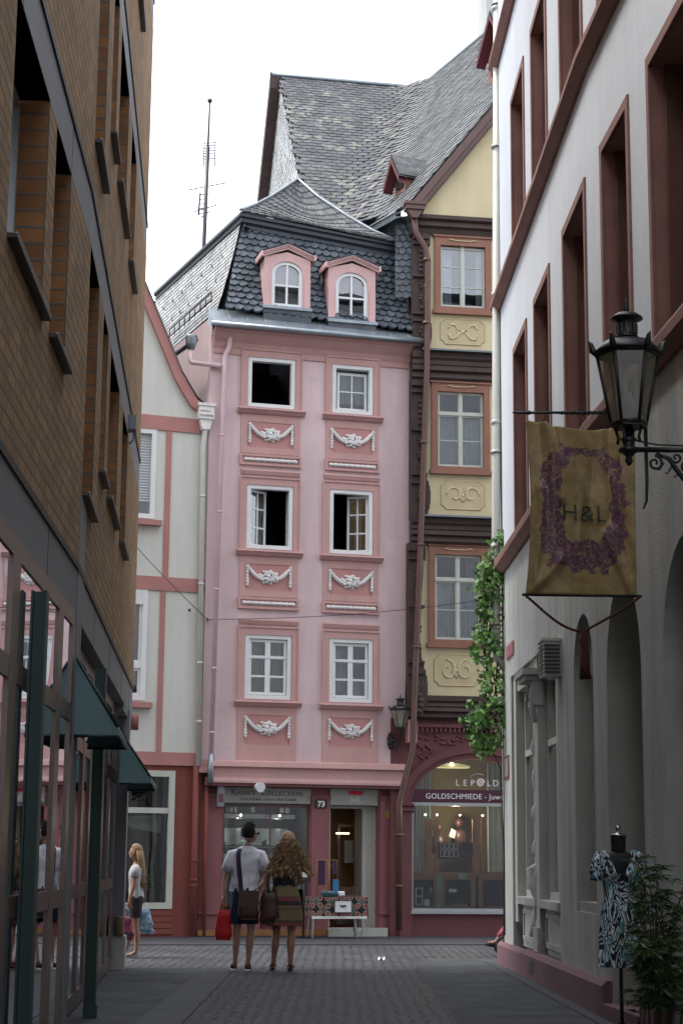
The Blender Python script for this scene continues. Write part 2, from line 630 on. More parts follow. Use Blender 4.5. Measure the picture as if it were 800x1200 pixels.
M = dict(
    pink=mat('pink_render', (0.63, 0.480, 0.485), 0.9, 0.08, 0.9, 0.12, 40, streak=0.13, grime=0.16),
    pinktrim=mat('salmon_trim', (0.52, 0.305, 0.285), 0.75, 0.08, 2, 0.06, 40, streak=0.08),
    pinkdeep=mat('deep_salmon', (0.47, 0.235, 0.222), 0.8, 0.08, 2, 0.06, 40),
    stucco=mat('white_stucco_relief', (0.68, 0.66, 0.64), 0.8, 0.14, 4, 0.1, 60, grime=0.22, island=0.1),
    whitepaint=mat('white_window_paint', (0.70, 0.72, 0.71), 0.45, 0.06, 4, 0.03, 60),
    creampaint=mat('grey_green_window_paint', (0.48, 0.50, 0.44), 0.5, 0.1, 5, 0.05, 60),
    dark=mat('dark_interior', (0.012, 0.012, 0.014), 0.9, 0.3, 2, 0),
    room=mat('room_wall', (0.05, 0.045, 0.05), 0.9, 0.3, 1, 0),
    curtain=mat('net_curtain', (0.55, 0.57, 0.58), 0.9, 0.15, 3, 0.1, 30),
    greencurtain=mat('pale_green_blind', (0.50, 0.56, 0.52), 0.9, 0.2, 3, 0.1, 30),
    mauve=mat('mauve_curtain', (0.33, 0.27, 0.29), 0.9, 0.2, 3, 0.1, 30),
    slate=mat('blue_black_slate', (0.050, 0.064, 0.080), 0.42, 0.25, 3, 0.2, 30, island=0.45, spec=0.6),
    slatecap=mat('black_slate_band', (0.030, 0.036, 0.046), 0.5, 0.2, 3, 0.2, 30, island=0.3),
    slategrey=mat('weathered_grey_slate', (0.078, 0.082, 0.088), 0.65, 0.3, 3, 0.3, 30, island=0.35, col2=(0.115, 0.12, 0.118)),
    slatelight=mat('weathered_sky_sheen_slate', (0.42, 0.43, 0.42), 0.5, 0.2, 2, 0.2, 30, island=0.25, grime=0.6),  # side slope's grazing sky reflection painted in as pale base; gable truly pale
    zinc=mat('zinc_sheet', (0.30, 0.34, 0.37), 0.38, 0.2, 4, 0.05, 30, metal=0.6, streak=0.2),
    oldzinc=mat('dark_zinc', (0.09, 0.10, 0.115), 0.45, 0.2, 4, 0.05, 30, metal=0.5),
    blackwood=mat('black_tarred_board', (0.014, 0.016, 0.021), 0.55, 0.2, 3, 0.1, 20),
    ochre=mat('ochre_render', (0.60, 0.51, 0.315), 0.9, 0.08, 1.2, 0.1, 50, streak=0.1),
    ochrelight=mat('pale_ochre_relief', (0.64, 0.56, 0.38), 0.9, 0.08, 3, 0.1, 50),
    ochrepanel=mat('sand_panel', (0.52, 0.43, 0.255), 0.9, 0.1, 3, 0.1, 50),
    timber=mat('carved_brown_timber', (0.047, 0.025, 0.019), 0.6, 0.3, 3, 0.4, 18, streak=0.25),
    timberred=mat('red_brown_frame_timber', (0.26, 0.115, 0.072), 0.6, 0.15, 3, 0.15, 25, streak=0.15),
    brownpipe=mat('brown_painted_pipe', (0.10, 0.048, 0.038), 0.4, 0.15, 3, 0.05, 25),
    redstone=mat('dark_red_stone', (0.13, 0.042, 0.045), 0.75, 0.15, 2, 0.2, 35),
    redplaster=mat('brick_red_plaster', (0.20, 0.056, 0.042), 0.85, 0.12, 1.5, 0.12, 40),
    shoppink=mat('shop_pink_stone', (0.22, 0.085, 0.09), 0.8, 0.12, 1.5, 0.12, 40),
    whitehouse=mat('white_green_render', (0.60, 0.605, 0.55), 0.92, 0.05, 0.8, 0.08, 45, streak=0.12),
    rosebeam=mat('rose_painted_timber', (0.40, 0.185, 0.165), 0.8, 0.12, 2, 0.1, 30),
    whitepipe=mat('cream_pipe', (0.56, 0.56, 0.52), 0.45, 0.08, 3, 0.03, 30),
    pinkpipe=mat('pink_pipe', (0.60, 0.44, 0.46), 0.45, 0.08, 3, 0.03, 30),
    shutter=mat('grey_roller_shutter', (0.42, 0.45, 0.46), 0.6, 0.05, 2, 0.0),
    rightwall=mat('pale_blue_grey_render', (0.67, 0.71, 0.765), 0.92, 0.07, 0.6, 0.22, 60, streak=0.10, grime=0.12),
    rightbase=mat('rough_grey_render', (0.50, 0.515, 0.49), 0.95, 0.12, 0.7, 0.45, 45, streak=0.30, grime=0.22),
    greystone=mat('grey_green_stone', (0.42, 0.425, 0.385), 0.85, 0.12, 2, 0.25, 50, streak=0.2),
    jambstone=mat('red_sandstone', (0.26, 0.13, 0.105), 0.8, 0.22, 2, 0.25, 40, streak=0.1),
    plinth=mat('mauve_sandstone', (0.215, 0.12, 0.135), 0.85, 0.18, 2, 0.3, 40, streak=0.1),
    concrete=mat('blue_grey_panel', (0.20, 0.215, 0.235), 0.6, 0.08, 1.5, 0.06, 30, streak=0.06),
    bronze=mat('bronze_shop_frame', (0.15, 0.105, 0.092), 0.35, 0.12, 3, 0.02, 30, metal=0.3),
    greenmetal=mat('dark_green_steel', (0.008, 0.036, 0.032), 0.45, 0.15, 3, 0.03, 30),
    dormerpink=mat('lit_dormer_pink', (0.62, 0.40, 0.385), 0.75, 0.1, 2, 0.06, 40, streak=0.1),  # trim pink lightened to paint in the stronger daylight on the dormers
    awning=mat('teal_awning_cloth', (0.14, 0.235, 0.24), 0.75, 0.1, 3, 0.1, 60),
    blackmetal=mat('black_cast_iron', (0.010, 0.012, 0.015), 0.4, 0.3, 5, 0.15, 40, spec=0.6),
    sillmetal=mat('dark_sill_metal', (0.022, 0.022, 0.030), 0.35, 0.2, 3, 0.03, 30),
    alu=mat('pale_aluminium', (0.40, 0.42, 0.42), 0.35, 0.1, 3, 0.0, metal=0.4),
    whitepanel=mat('white_sign_panel', (0.30, 0.30, 0.27), 0.5, 0.1, 2, 0.0),
    lettering=mat('dark_lettering', (0.02, 0.02, 0.02), 0.6, 0, 1, 0),
    whiteletter=mat('white_lettering', (0.75, 0.74, 0.72), 0.6, 0, 1, 0),
    plum=mat('plum_fascia', (0.06, 0.010, 0.025), 0.5, 0.1, 2, 0.0),
    wood=mat('honey_wood', (0.26, 0.12, 0.035), 0.5, 0.25, 3, 0.1, 20),
    goldwall=mat('mustard_wall', (0.22, 0.16, 0.05), 0.8, 0.2, 2, 0.05),
    redfab=mat('bright_red_cloth', (0.52, 0.010, 0.014), 0.7, 0.25, 9, 0.4, 12),
    white_tee=mat('white_cotton', (0.74, 0.76, 0.84), 0.9, 0.1, 9, 0.5, 14),
    navy=mat('navy_cotton', (0.012, 0.018, 0.055), 0.9, 0.2, 9, 0.3, 16),
    skin=mat('skin', (0.40, 0.225, 0.165), 0.55, 0.08, 9, 0.05),
    skintan=mat('tanned_skin', (0.34, 0.175, 0.115), 0.55, 0.08, 9, 0.05),
    hairdark=mat('dark_brown_hair', (0.010, 0.006, 0.005), 0.8, 0.3, 30, 0.6, 50),
    hairblond=mat('curly_blond_hair', (0.37, 0.235, 0.12), 0.5, 0.45, 25, 0.9, 40),
    hairlong=mat('straight_fair_hair', (0.26, 0.155, 0.075), 0.5, 0.3, 25, 0.6, 60),
    leather=mat('brown_leather', (0.060, 0.022, 0.014), 0.45, 0.25, 6, 0.2, 20),
    strap=mat('purple_strap', (0.045, 0.012, 0.050), 0.7, 0.1, 5, 0.1),
    blacktop=mat('charcoal_jersey', (0.022, 0.020, 0.026), 0.9, 0.2, 8, 0.4, 18),
    rubber=mat('black_rubber', (0.012, 0.012, 0.014), 0.7, 0.1, 5, 0.1),
    grey_tee=mat('grey_white_cotton', (0.42, 0.44, 0.45), 0.9, 0.1, 9, 0.4, 14),
    leaf=mat('ivy_leaf', (0.070, 0.175, 0.028), 0.5, 0.3, 3, 0.1, 40, island=0.7, spec=0.4),
    bamboo=mat('bamboo_leaf', (0.075, 0.15, 0.05), 0.5, 0.2, 3, 0.1, 40, island=0.5),
    cane=mat('bamboo_cane', (0.085, 0.055, 0.03), 0.5, 0.2, 8, 0.1),
    stem=mat('brown_stem', (0.05, 0.035, 0.02), 0.8, 0.2, 8, 0.1),
    terracotta=mat('terracotta', (0.24, 0.07, 0.03), 0.8, 0.15, 4, 0.1),
    glass=glassmat('window_glass', refl=2.0),
    shopglass=glassmat('shop_glass', (0.75, 0.78, 0.76), 1.0),
    mirrorglass=glassmat('dark_mirror_glass', (0.05, 0.06, 0.06), 1.7),
    lampglass=None,
    chrome=mat('steel', (0.5, 0.5, 0.5), 0.25, 0.1, 4, 0.0, metal=1.0),
    reveal=brickmat('orange_brick_reveal', (0.30, 0.135, 0.045), (0.21, 0.095, 0.038), (0.13, 0.11, 0.09), 0.30, 0.115, 0.012, offset=0.0, var=0.35),
    brick=brickmat('yellow_brown_brick', (0.37, 0.225, 0.105), (0.25, 0.155, 0.075), (0.15, 0.105, 0.065), 0.29, 0.10, 0.012, var=0.28, bump=.3),
    cobble=brickmat('street_setts', (0.21, 0.222, 0.235), (0.145, 0.155, 0.168), (0.06, 0.063, 0.07), 0.14, 0.11, 0.014, bump=1.0, rough=0.6, distort=0.06, var=0.35, coords='POS', msmooth=0.6),
    alleysett=brickmat('alley_setts', (0.085, 0.092, 0.104), (0.062, 0.068, 0.080), (0.026, 0.028, 0.032), 0.17, 0.10, 0.012, bump=0.9, rough=0.6, distort=0.035, var=0.3, coords='POS', msmooth=0.6),
    slab=brickmat('smooth_paving_slab', (0.055, 0.064, 0.074), (0.046, 0.054, 0.064), (0.035, 0.04, 0.045), 0.9, 0.6, 0.008, bump=0.2, rough=0.7, var=0.15, coords='POS'),
    asphalt=mat('asphalt_pavement', (0.038, 0.045, 0.053), 0.75, 0.28, 1.2, 0.6, 90, col2=(0.060, 0.067, 0.073), grime=0.25),
    darkpave=brickmat('dark_shop_paving', (0.05, 0.052, 0.06), (0.04, 0.042, 0.05), (0.02, 0.02, 0.024), 0.30, 0.20, 0.008, bump=0.4, rough=0.65, var=0.3, coords='POS'),
)


def frosted():
    m = bpy.data.materials.new('hazy_lantern_glass')
    m.use_nodes = True
    N, L = m.node_tree.nodes, m.node_tree.links
    N.clear()
    o = N.new('ShaderNodeOutputMaterial')
    t = N.new('ShaderNodeBsdfTransparent'); t.inputs['Color'].default_value = (.85, .84, .76, 1)
    d = N.new('ShaderNodeBsdfDiffuse'); d.inputs['Color'].default_value = (.42, .40, .32, 1)
    g = N.new('ShaderNodeBsdfGlossy'); g.inputs['Roughness'].default_value = .05
    a = N.new('ShaderNodeMixShader'); a.inputs[0].default_value = .38
    b = N.new('ShaderNodeMixShader'); b.inputs[0].default_value = .08
    L.new(t.outputs[0], a.inputs[1]); L.new(d.outputs[0], a.inputs[2])
    L.new(a.outputs[0], b.inputs[1]); L.new(g.outputs[0], b.inputs[2])
    L.new(b.outputs[0], o.inputs[0])
    return m


M['lampglass'] = frosted()


def cobblemat(name, c1, c2, joint, scale, patch):
    """rounded irregular setts laid in shallow arcs, worn and stained"""
    m = bpy.data.materials.new(name)
    m.use_nodes = True
    N, L = m.node_tree.nodes, m.node_tree.links
    b = N['Principled BSDF']
    geo = N.new('ShaderNodeNewGeometry')
    sx = N.new('ShaderNodeSeparateXYZ'); L.new(geo.outputs['Position'], sx.inputs[0])
    # arcs: y + 0.35*|sin(x)|
    a = N.new('ShaderNodeMath'); a.operation = 'SINE'
    a0 = N.new('ShaderNodeMath'); a0.operation = 'MULTIPLY'; a0.inputs[1].default_value = 2.1
    L.new(sx.outputs[0], a0.inputs[0]); L.new(a0.outputs[0], a.inputs[0])
    a1 = N.new('ShaderNodeMath'); a1.operation = 'ABSOLUTE'; L.new(a.outputs[0], a1.inputs[0])
    a2 = N.new('ShaderNodeMath'); a2.operation = 'MULTIPLY_ADD'; a2.inputs[1].default_value = .30
    L.new(a1.outputs[0], a2.inputs[0]); L.new(sx.outputs[1], a2.inputs[2])
    cv = N.new('ShaderNodeCombineXYZ'); L.new(sx.outputs[0], cv.inputs[0]); L.new(a2.outputs[0], cv.inputs[1])
    v = N.new('ShaderNodeTexVoronoi'); v.feature = 'DISTANCE_TO_EDGE'; v.inputs['Scale'].default_value = scale; v.inputs['Randomness'].default_value = .45
    v2 = N.new('ShaderNodeTexVoronoi'); v2.inputs['Scale'].default_value = scale; v2.inputs['Randomness'].default_value = .45
    L.new(cv.outputs[0], v.inputs['Vector']); L.new(cv.outputs[0], v2.inputs['Vector'])
    mr = N.new('ShaderNodeMapRange'); mr.inputs['From Min'].default_value = .03; mr.inputs['From Max'].default_value = .16
    L.new(v.outputs['Distance'], mr.inputs['Value'])
    bw = N.new('ShaderNodeSeparateColor'); L.new(v2.outputs['Color'], bw.inputs[0])
    mx = N.new('ShaderNodeMix'); mx.data_type = 'RGBA'; L.new(bw.outputs[0], mx.inputs[0]); mx.inputs[6].default_value = (*c1, 1); mx.inputs[7].default_value = (*c2, 1)
    my = N.new('ShaderNodeMix'); my.data_type = 'RGBA'; L.new(mr.outputs[0], my.inputs[0]); my.inputs[6].default_value = (*joint, 1); L.new(mx.outputs[2], my.inputs[7])
    n = N.new('ShaderNodeTexNoise'); n.inputs['Scale'].default_value = .9; n.inputs['Detail'].default_value = 8; n.inputs['Roughness'].default_value = .7
    L.new(geo.outputs['Position'], n.inputs['Vector'])
    mn = N.new('ShaderNodeMapRange'); mn.inputs['From Min'].default_value = .3; mn.inputs['From Max'].default_value = .7; mn.inputs['To Min'].default_value = 1 - patch; mn.inputs['To Max'].default_value = 1 + patch
    L.new(n.outputs['Fac'], mn.inputs['Value'])
    mz = N.new('ShaderNodeMix'); mz.data_type = 'RGBA'; mz.blend_type = 'MULTIPLY'; mz.inputs[0].default_value = 1
    L.new(my.outputs[2], mz.inputs[6]); L.new(mixg(N, L, mn.outputs[0]), mz.inputs[7])
    L.new(mz.outputs[2], b.inputs['Base Color'])
    rr = N.new('ShaderNodeMapRange'); rr.inputs['To Min'].default_value = .42; rr.inputs['To Max'].default_value = .75
    L.new(n.outputs['Fac'], rr.inputs['Value']); L.new(rr.outputs[0], b.inputs['Roughness'])
    bn = N.new('ShaderNodeBump'); bn.inputs['Strength'].default_value = 1; bn.inputs['Distance'].default_value = .02
    sm = N.new('ShaderNodeMapRange'); sm.interpolation_type = 'SMOOTHSTEP'; sm.inputs['From Max'].default_value = .35
    L.new(v.outputs['Distance'], sm.inputs['Value']); L.new(sm.outputs[0], bn.inputs['Height']); L.new(bn.outputs[0], b.inputs['Normal'])
    return m


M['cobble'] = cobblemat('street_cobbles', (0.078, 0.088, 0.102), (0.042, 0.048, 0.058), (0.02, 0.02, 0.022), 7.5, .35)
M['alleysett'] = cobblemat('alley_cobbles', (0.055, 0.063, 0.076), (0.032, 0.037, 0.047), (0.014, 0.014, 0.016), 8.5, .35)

# ------------------------------------------------------------------ generic slate laying
def lay(mb, S, s_n, t_n, w, h, lift=0.012, rnd=0.15, sides=5, inside=None, droop=0.0):
    """lay slates on the surface S(s, t) (s across, t up the slope, both in slate units) as real overlapping tiles"""
    for j in range(t_n):
        for i in range(-1, s_n + 1):
            off = 0.5 * (j % 2)
            s0 = (i + off) / s_n
            s1 = (i + off + 1) / s_n
            t0 = j / t_n
            t1 = (j + 1.35) / t_n
            sc, tcn = (s0 + s1) / 2, (t0 + (j + 1) / t_n) / 2
            if sc < 0 or sc > 1: continue
            if inside and not inside(sc, tcn): continue
            s0, s1 = max(0, s0), min(1, s1)
            t1 = min(1, t1)
            a, b, c = S(s0, t0), S(s1, t0), S(sc, t1)
            n = (b - a).cross(c - a)
            if n.length < 1e-9: continue
            n.normalize()
            k = random.uniform(-rnd, rnd)
            pts = []
            for q in range(sides):
                f = q / (sides - 1)
                cur = math.sin(math.pi * f) ** 0.7
                tt = t0 - (0.30 * cur - 0.15) / t_n + k * 0.25 * (f - .5) / t_n + droop * f / t_n
                pts.append(S(s0 + (s1 - s0) * f, max(-0.3 / t_n, tt)) + n * (lift * (1.5 + random.random() * 0.5)))
            top = [S(s1, t1) + n * lift * 0.2, S(s0, t1) + n * lift * 0.2]
            allp = pts + top
            base = len(mb.v)
            mb.v.extend(allp)
            mb.f.append(list(range(base, base + len(allp))))
            mb.sm.append(False)
            mb.uv.append([(0, 0)] * len(allp))
            low = [p - n * lift * 1.6 for p in pts]
            b2 = len(mb.v)
            mb.v.extend(low)
            for q in range(sides - 1):
                mb.f.append([b2 + q, b2 + q + 1, base + q + 1, base + q])
                mb.sm.append(False)
                mb.uv.append([(0, 0)] * 4)


def wquad(mb, a, b, c, d, smooth=False):
    base = len(mb.v)
    mb.v.extend([Vector(a), Vector(b), Vector(c), Vector(d)])
    mb.f.append([base, base + 1, base + 2, base + 3])
    mb.sm.append(smooth)
    mb.uv.append([(0, 0), (1, 0), (1, 1), (0, 1)])


def wpoly(mb, pts):
    base = len(mb.v)
    mb.v.extend([Vector(p) for p in pts])
    mb.f.append(list(range(base, base + len(pts))))
    mb.sm.append(False)
    mb.uv.append([(p[0], p[2]) for p in pts])


def slab_between(mb, pts, thick):
    """closed slab: polygon (world) and the same polygon moved by the vector thick"""
    t = Vector(thick)
    lo = [Vector(p) + t for p in pts]
    wpoly(mb, pts)
    wpoly(mb, list(reversed(lo)))
    for i in range(len(pts)):
        j = (i + 1) % len(pts)
        wquad(mb, pts[i], lo[i], lo[j], pts[j])


def wtube(mb, pts, r, n=8):
    f = mb.fr
    mb.fr = WORLD
    mb.tube([(p[0], p[2], -p[1]) for p in pts], r, n)
    mb.fr = f


# ------------------------------------------------------------------ ground
g = MB()
g.poly([(-150, 0, 150), (150, 0, 150), (150, 0, -250), (-150, 0, -250)])
structure(g.build('ground', M['cobble']))
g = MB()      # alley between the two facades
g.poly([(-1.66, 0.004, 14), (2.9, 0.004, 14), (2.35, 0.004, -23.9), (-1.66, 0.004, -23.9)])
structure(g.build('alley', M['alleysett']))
g = MB()
g.poly([(-4.5, 0.004, 14), (-1.66, 0.004, 14), (-1.66, 0.004, -23.9), (-4.5, 0.004, -23.9)])
structure(g.build('left_pavement', M['asphalt']))
g = MB()
for k in range(40):
    y = 23.9 - k * 0.95
    g.box(-1.72, -1.32, 0.006, 0.012, -y, -(y - 0.94))
structure(g.build('gutter_strip', M['slab']))
g = MB()
g.poly([(1.05, 0.008, 14), (4.2, 0.008, 14), (4.2, 0.008, -26.6), (1.05, 0.008, -26.6)])
structure(g.build('right_pavement', M['asphalt']))
g = MB(Frame((-2.51, 33.67), (1, .2)))
g.poly([(-14, 0.004, 3.1), (14, 0.004, 3.1), (14, 0.004, -3), (-14, 0.004, -3)])
structure(g.build('shop_pavement', M['darkpave']))
g = MB(Frame((-2.51, 33.67), (1, .2)))
for k in range(60):
    g.box(-12 + k * 0.42, -12 + k * 0.42 + 0.41, 0.004, 0.016, 3.1, 3.28)
structure(g.build('kerb_strip', M['slab']))

# ------------------------------------------------------------------ left: brick office building
OB = (-2.10, 14.15)
L2 = Frame(OB, (-.07, 1))
L1 = Frame(OB, (-.038, 1))
LEN2 = 10.4
LEN1 = -26.0
TOPL = 15.6
off_b = thing('brick_office_building', 'tall yellow-brown brick office building with grey bands and mirrored shopfront along the alley', 'building', (-2.1, 14.15, 0))
STO = 3.47


def storey(k):
    """heights of band k: (band bottom, band top)"""
    return (3.28 + k * STO if k == 0 else 6.42 + (k - 1) * STO, 3.69 + k * (STO - 0.02) if k == 0 else 6.88 + (k - 1) * STO)


def lwin(fr, a, b, c, d, sd, far=True):
    """tall recessed office window: frame + pane"""
    mb = MB(fr)
    mb.frame(a, b, c, d, 0.06, sd - 0.06, sd)
    if b - a > 0.8:
        mb.box((a + b) / 2 - .03, (a + b) / 2 + .03, c + .06, d - .06, sd - 0.05, sd - .002)
    f = mb.build('window', M['alu'], off_b)
    mb = MB(fr)
    mb.poly([(a + .05, c + .05, sd - .03), (b - .05, c + .05, sd - .03), (b - .05, d - .05, sd - .03), (a + .05, d - .05, sd - .03)])
    mb.build('pane', M['mirrorglass'], f)
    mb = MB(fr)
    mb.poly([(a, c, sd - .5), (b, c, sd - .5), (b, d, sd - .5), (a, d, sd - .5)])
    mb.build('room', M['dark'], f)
    mb = MB(fr)       # sloping dark metal sill that sticks out of the wall
    mb.extr([(sd, c + .03), (0.062, c - 0.0), (0.062, c - .022), (0.0, c - .022), (-0.02, c - .02)], a - 0.0, b + .04)
    mb.build('sill', M['sillmetal'], off_b)
    mb = MB(fr)
    mb.box(a, b + .04, c + .002, c + .010, .05, .066)
    mb.build('sill_edge', M['alu'], off_b)


for fr, u0, u1, wins, nm in ((L2, 0.0, LEN2, [(3.25, 4.95), (5.75, 6.95)], 2),
                             (L1, LEN1, 0.0, [(-4.35, -2.75), (-2.35, -1.42), (-7.5, -5.9), (-10.6, -9.0), (-14.5, -12.9)], 1)):
    wallm = MB(fr)
    band = MB(fr)
    gap_shade = MB(fr)
    if nm == 2:
        slit = [(0.12, 1.3), (2.0, 2.75)]
    else:
        slit = []
    for k in range(4):
        b0 = 3.69 if k == 0 else 6.88 + (k - 1) * STO
        b1 = 6.42 + k * STO
        if b1 > TOPL: b1 = TOPL
        if b0 >= TOPL - .5: continue
        ops = []
        c = 4.90 if k == 0 else 8.22 + (k - 1) * STO
        c0 = 4.30 if k == 0 else 7.35 + (k - 1) * STO
        if nm == 1 and k == 1: use = []
        else: use = wins
        for a, b in use:
            ops.append((a, b, c, b1))
        for q, (a, b) in enumerate(slit):
            ops.append((a, b, c0 if q == 0 else c, b1))
        rvs = [MB(fr) for _ in ops]
        wallm.wall(u0, u1, b0, b1, ops, 0, 0.24, rev=rvs)
        for o, rv_ in zip(ops, rvs):
            rv_.build('brick_reveal', M['reveal'], off_b)
            lwin(fr, o[0], o[1], o[2], o[3] - 0.02, -0.20)
        if b1 >= TOPL - .5: continue
        # grey concrete band per storey, black strip painting the shade of its gap
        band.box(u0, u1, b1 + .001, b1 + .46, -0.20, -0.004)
        gap_shade.box(u0, u1, b1 + .40, b1 + .4605, -0.10, 0.012)
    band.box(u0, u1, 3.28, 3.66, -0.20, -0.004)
    gap_shade.box(u0, u1, 3.64, 3.695, -0.10, 0.012)
    wallm.build('brick_wall', M['brick'], off_b)
    band.build('grey_band', M['concrete'], off_b)
    gap_shade.build('shadow_gap_strip', M['blackwood'], off_b)

# grey panel under the corner window between the two facades
mb = MB(L2)
mb.box(0.0, 0.62, 3.28, 4.26, -.02, 0.006)
mb.box(-0.12, 0.34, 0.0, 3.28, -.14, 0.02)
mb.build('corner_pillar', M['concrete'], off_b)
# joints in the grey band
mb = MB(L1)
for u in (-1.9, -4.6, -7.2, -10):
    mb.box(u, u + .02, 3.29, 3.65, -0.02, -.002)
    mb.box(u + .5, u + .52, 6.43, 6.86, -0.02, -.002)
build_each(mb, 'panel_joint', M['blackwood'], off_b)
mb = MB(L2)
for u in (2.2, 4.7, 7.3, 9.4):
    mb.box(u, u + .02, 3.29, 3.65, -0.02, -.002)
build_each(mb, 'panel_joint', M['blackwood'], off_b)
# small grey camera housing on the upper band
mb = MB(L2)
mb.box(7.0, 7.2, 6.5, 6.68, 0, .09)
mb.tube([(7.1, 6.5, .06), (7.1, 6.38, .06), (7.1, 6.34, .01)], .012, 6)
mb.build('lamp_housing', M['concrete'], off_b)


# mirrored shopfront
def shopfront(fr, u0, u1, mull, rail, top, depth, base):
    fm = MB(fr)
    fm.box(u0, u1, top - .12, top, depth - .05, depth + .012)
    fm.box(u0, u1, rail, rail + .13, depth - .05, depth + .014)
    fm.box(u0, u1, 1.02, 1.15, depth - .05, depth + .014)
    fm.box(u0, u1, 0.02, base, depth - .05, depth + .014)
    for u, uw in mull:
        fm.box(u, uw, base, top - .12, depth - .045, depth + .017)
    o = fm.build('shopfront_frame', M['bronze'], off_b)
    gsk = MB(fr)
    for u, uw in mull:
        gsk.box(uw + .0, uw + .035, base, top - .12, depth - .04, depth + .010)
    gsk.build('gasket', M['rubber'], o)
    for lo, hi in ((base, 1.02), (1.15, rail), (rail + .13, top - .12)):
        for a, b in zip(mull[:-1], mull[1:]):
            gm = MB(fr)
            gm.poly([(a[1], lo, depth), (b[0], lo, depth), (b[0], hi, depth), (a[1], hi, depth)])
            gm.build('pane', M['mirrorglass'], o)
    bk = MB(fr)
    bk.box(u0, u1, 0.0, top, depth - 1.6, depth - 1.5)
    bk.box(u0, u1, top, top + .05, depth - 1.6, depth - .06)
    bk.build('shop_interior', M['dark'], off_b)


shopfront(L1, LEN1, -0.12, [(-16, -15.7), (-12.5, -12.2), (-9.5, -9.2), (-6.6, -6.3), (-5.0, -4.8), (-3.62, -3.30), (-1.22, -.96), (-.32, -.12)], 2.42, 3.28, 0.0, 0.12)
shopfront(L2, 0.34, 9.4, [(0.34, .92), (2.95, 3.2), (4.0, 4.25), (6.1, 6.4), (7.6, 7.8), (9.0, 9.25)], 2.35, 3.28, -0.13, 0.16)
# green steel fins in front of the glass
for fr, u, top in ((L1, -2.80, 3.05), (L2, 2.2, 3.08)):
    mb = MB(fr)
    mb.box(u - .02, u, .12, top, 0.04, 0.11)
    mb.box(u - .07, u + .07, .12, top, 0.025, 0.04)
    mb.box(u - .07, u + .07, .12, top, 0.11, 0.125)
    mb.box(u - .08, u + .08, 0.0, .12, 0.02, 0.14)
    mb.build('steel_fin', M['greenmetal'], off_b)
# column at the far end on a stone block
mb = MB(L2)
mb.box(9.25, 9.62, 0.42, 3.28, -.13, 0.02)
mb.build('end_column', M['concrete'], off_b)
mb = MB(L2)
mb.box(9.22, 9.68, 0.0, 0.42, -.16, 0.05)
mb.build('column_base', M['greystone'], off_b)
# plain side and top of the building
mb = MB(L2)
mb.box(LEN2 - .12, LEN2 - .001, 3.69, TOPL, -9, -.25)
mb.box(LEN2 - .8, LEN2 - .7, 0, 3.69, -9, -.25)
mb.build('side_wall', M['brick'], off_b)
mb = MB(L2)
mb.box(-.2, LEN2 - .01, TOPL, TOPL + .1, -9, -.01)
mb.build('roof', M['concrete'], off_b)
mb = MB(L1)
mb.box(LEN1, 0, TOPL + .1, TOPL + .2, -9, -.01)
mb.box(LEN1, LEN1 + .1, 0, TOPL, -9, -.01)
mb.build('roof', M['concrete'], off_b)
mb = MB(L2)
mb.box(8.2, LEN2 + .001, 3.2, 3.281, -2.5, -.01)
mb.build('soffit', M['concrete'], off_b)


def awning(fr, u0, u1, top, drop, out, lab):
    mb = MB(fr)
    w0 = 0.02
    A = [(w0, top), (w0 + out, top - drop), (w0 + out, top - drop - .10)]
    for u in (u0, u1):
        q = [(u, top, w0), (u, top - drop, w0), (u, top - drop, w0 + out)]
        mb.poly(q if u == u1 else list(reversed(q)))
        mb.poly([(u, top - drop, w0), (u, top - drop - .07, w0), (u, top - drop - .07, w0 + out), (u, top - drop, w0 + out)])
    mb.poly([(u0, top, w0), (u1, top, w0), (u1, top - drop, w0 + out), (u0, top - drop, w0 + out)])
    mb.poly([(u0, top - drop, w0 + out), (u1, top - drop, w0 + out), (u1, top - drop - .07, w0 + out), (u0, top - drop - .07, w0 + out)])
    tag(mb.build('awning', M['awning'], off_b), lab)
    mb = MB(fr)
    for u in (u0, u1):
        mb.tube([(u, top, w0), (u, top - drop, w0 + out)], .012, 6)
        mb.tube([(u, top - drop - .07, w0), (u, top - drop - .07, w0 + out)], .012, 6)
    mb.tube([(u0, top - drop - .07, w0 + out), (u1, top - drop - .07, w0 + out)], .012, 6)
    mb.build('awning_frame', M['greenmetal'], off_b)


awning(L2, -0.06, 1.5, 2.93, 0.54, 0.34, 'near teal awning with a triangular side')
awning(L2, 7.10, 9.2, 2.86, 0.54, 0.37, 'far teal awning at the end of the shopfront')
# tiny round sign seen beyond the brick corner
mb = MB(L2)
mb.tube([(LEN2 - .25, 3.2, -.02), (LEN2 - .25, 3.2, .10)], .11, 14)
mb.build('round_sign', M['rosebeam'], off_b)

# ------------------------------------------------------------------ right: rendered building with arches
RW0, RW1, RW2, RW3, RW4 = (2.29, 25.4), (2.46, 17.0), (2.92, 10.0), (3.30, 2.0), (3.5, -12.0)


def between(a, b):
    fr = Frame(a, (b[0] - a[0], b[1] - a[1]))
    return fr, (Vector(b) - Vector(a)).length


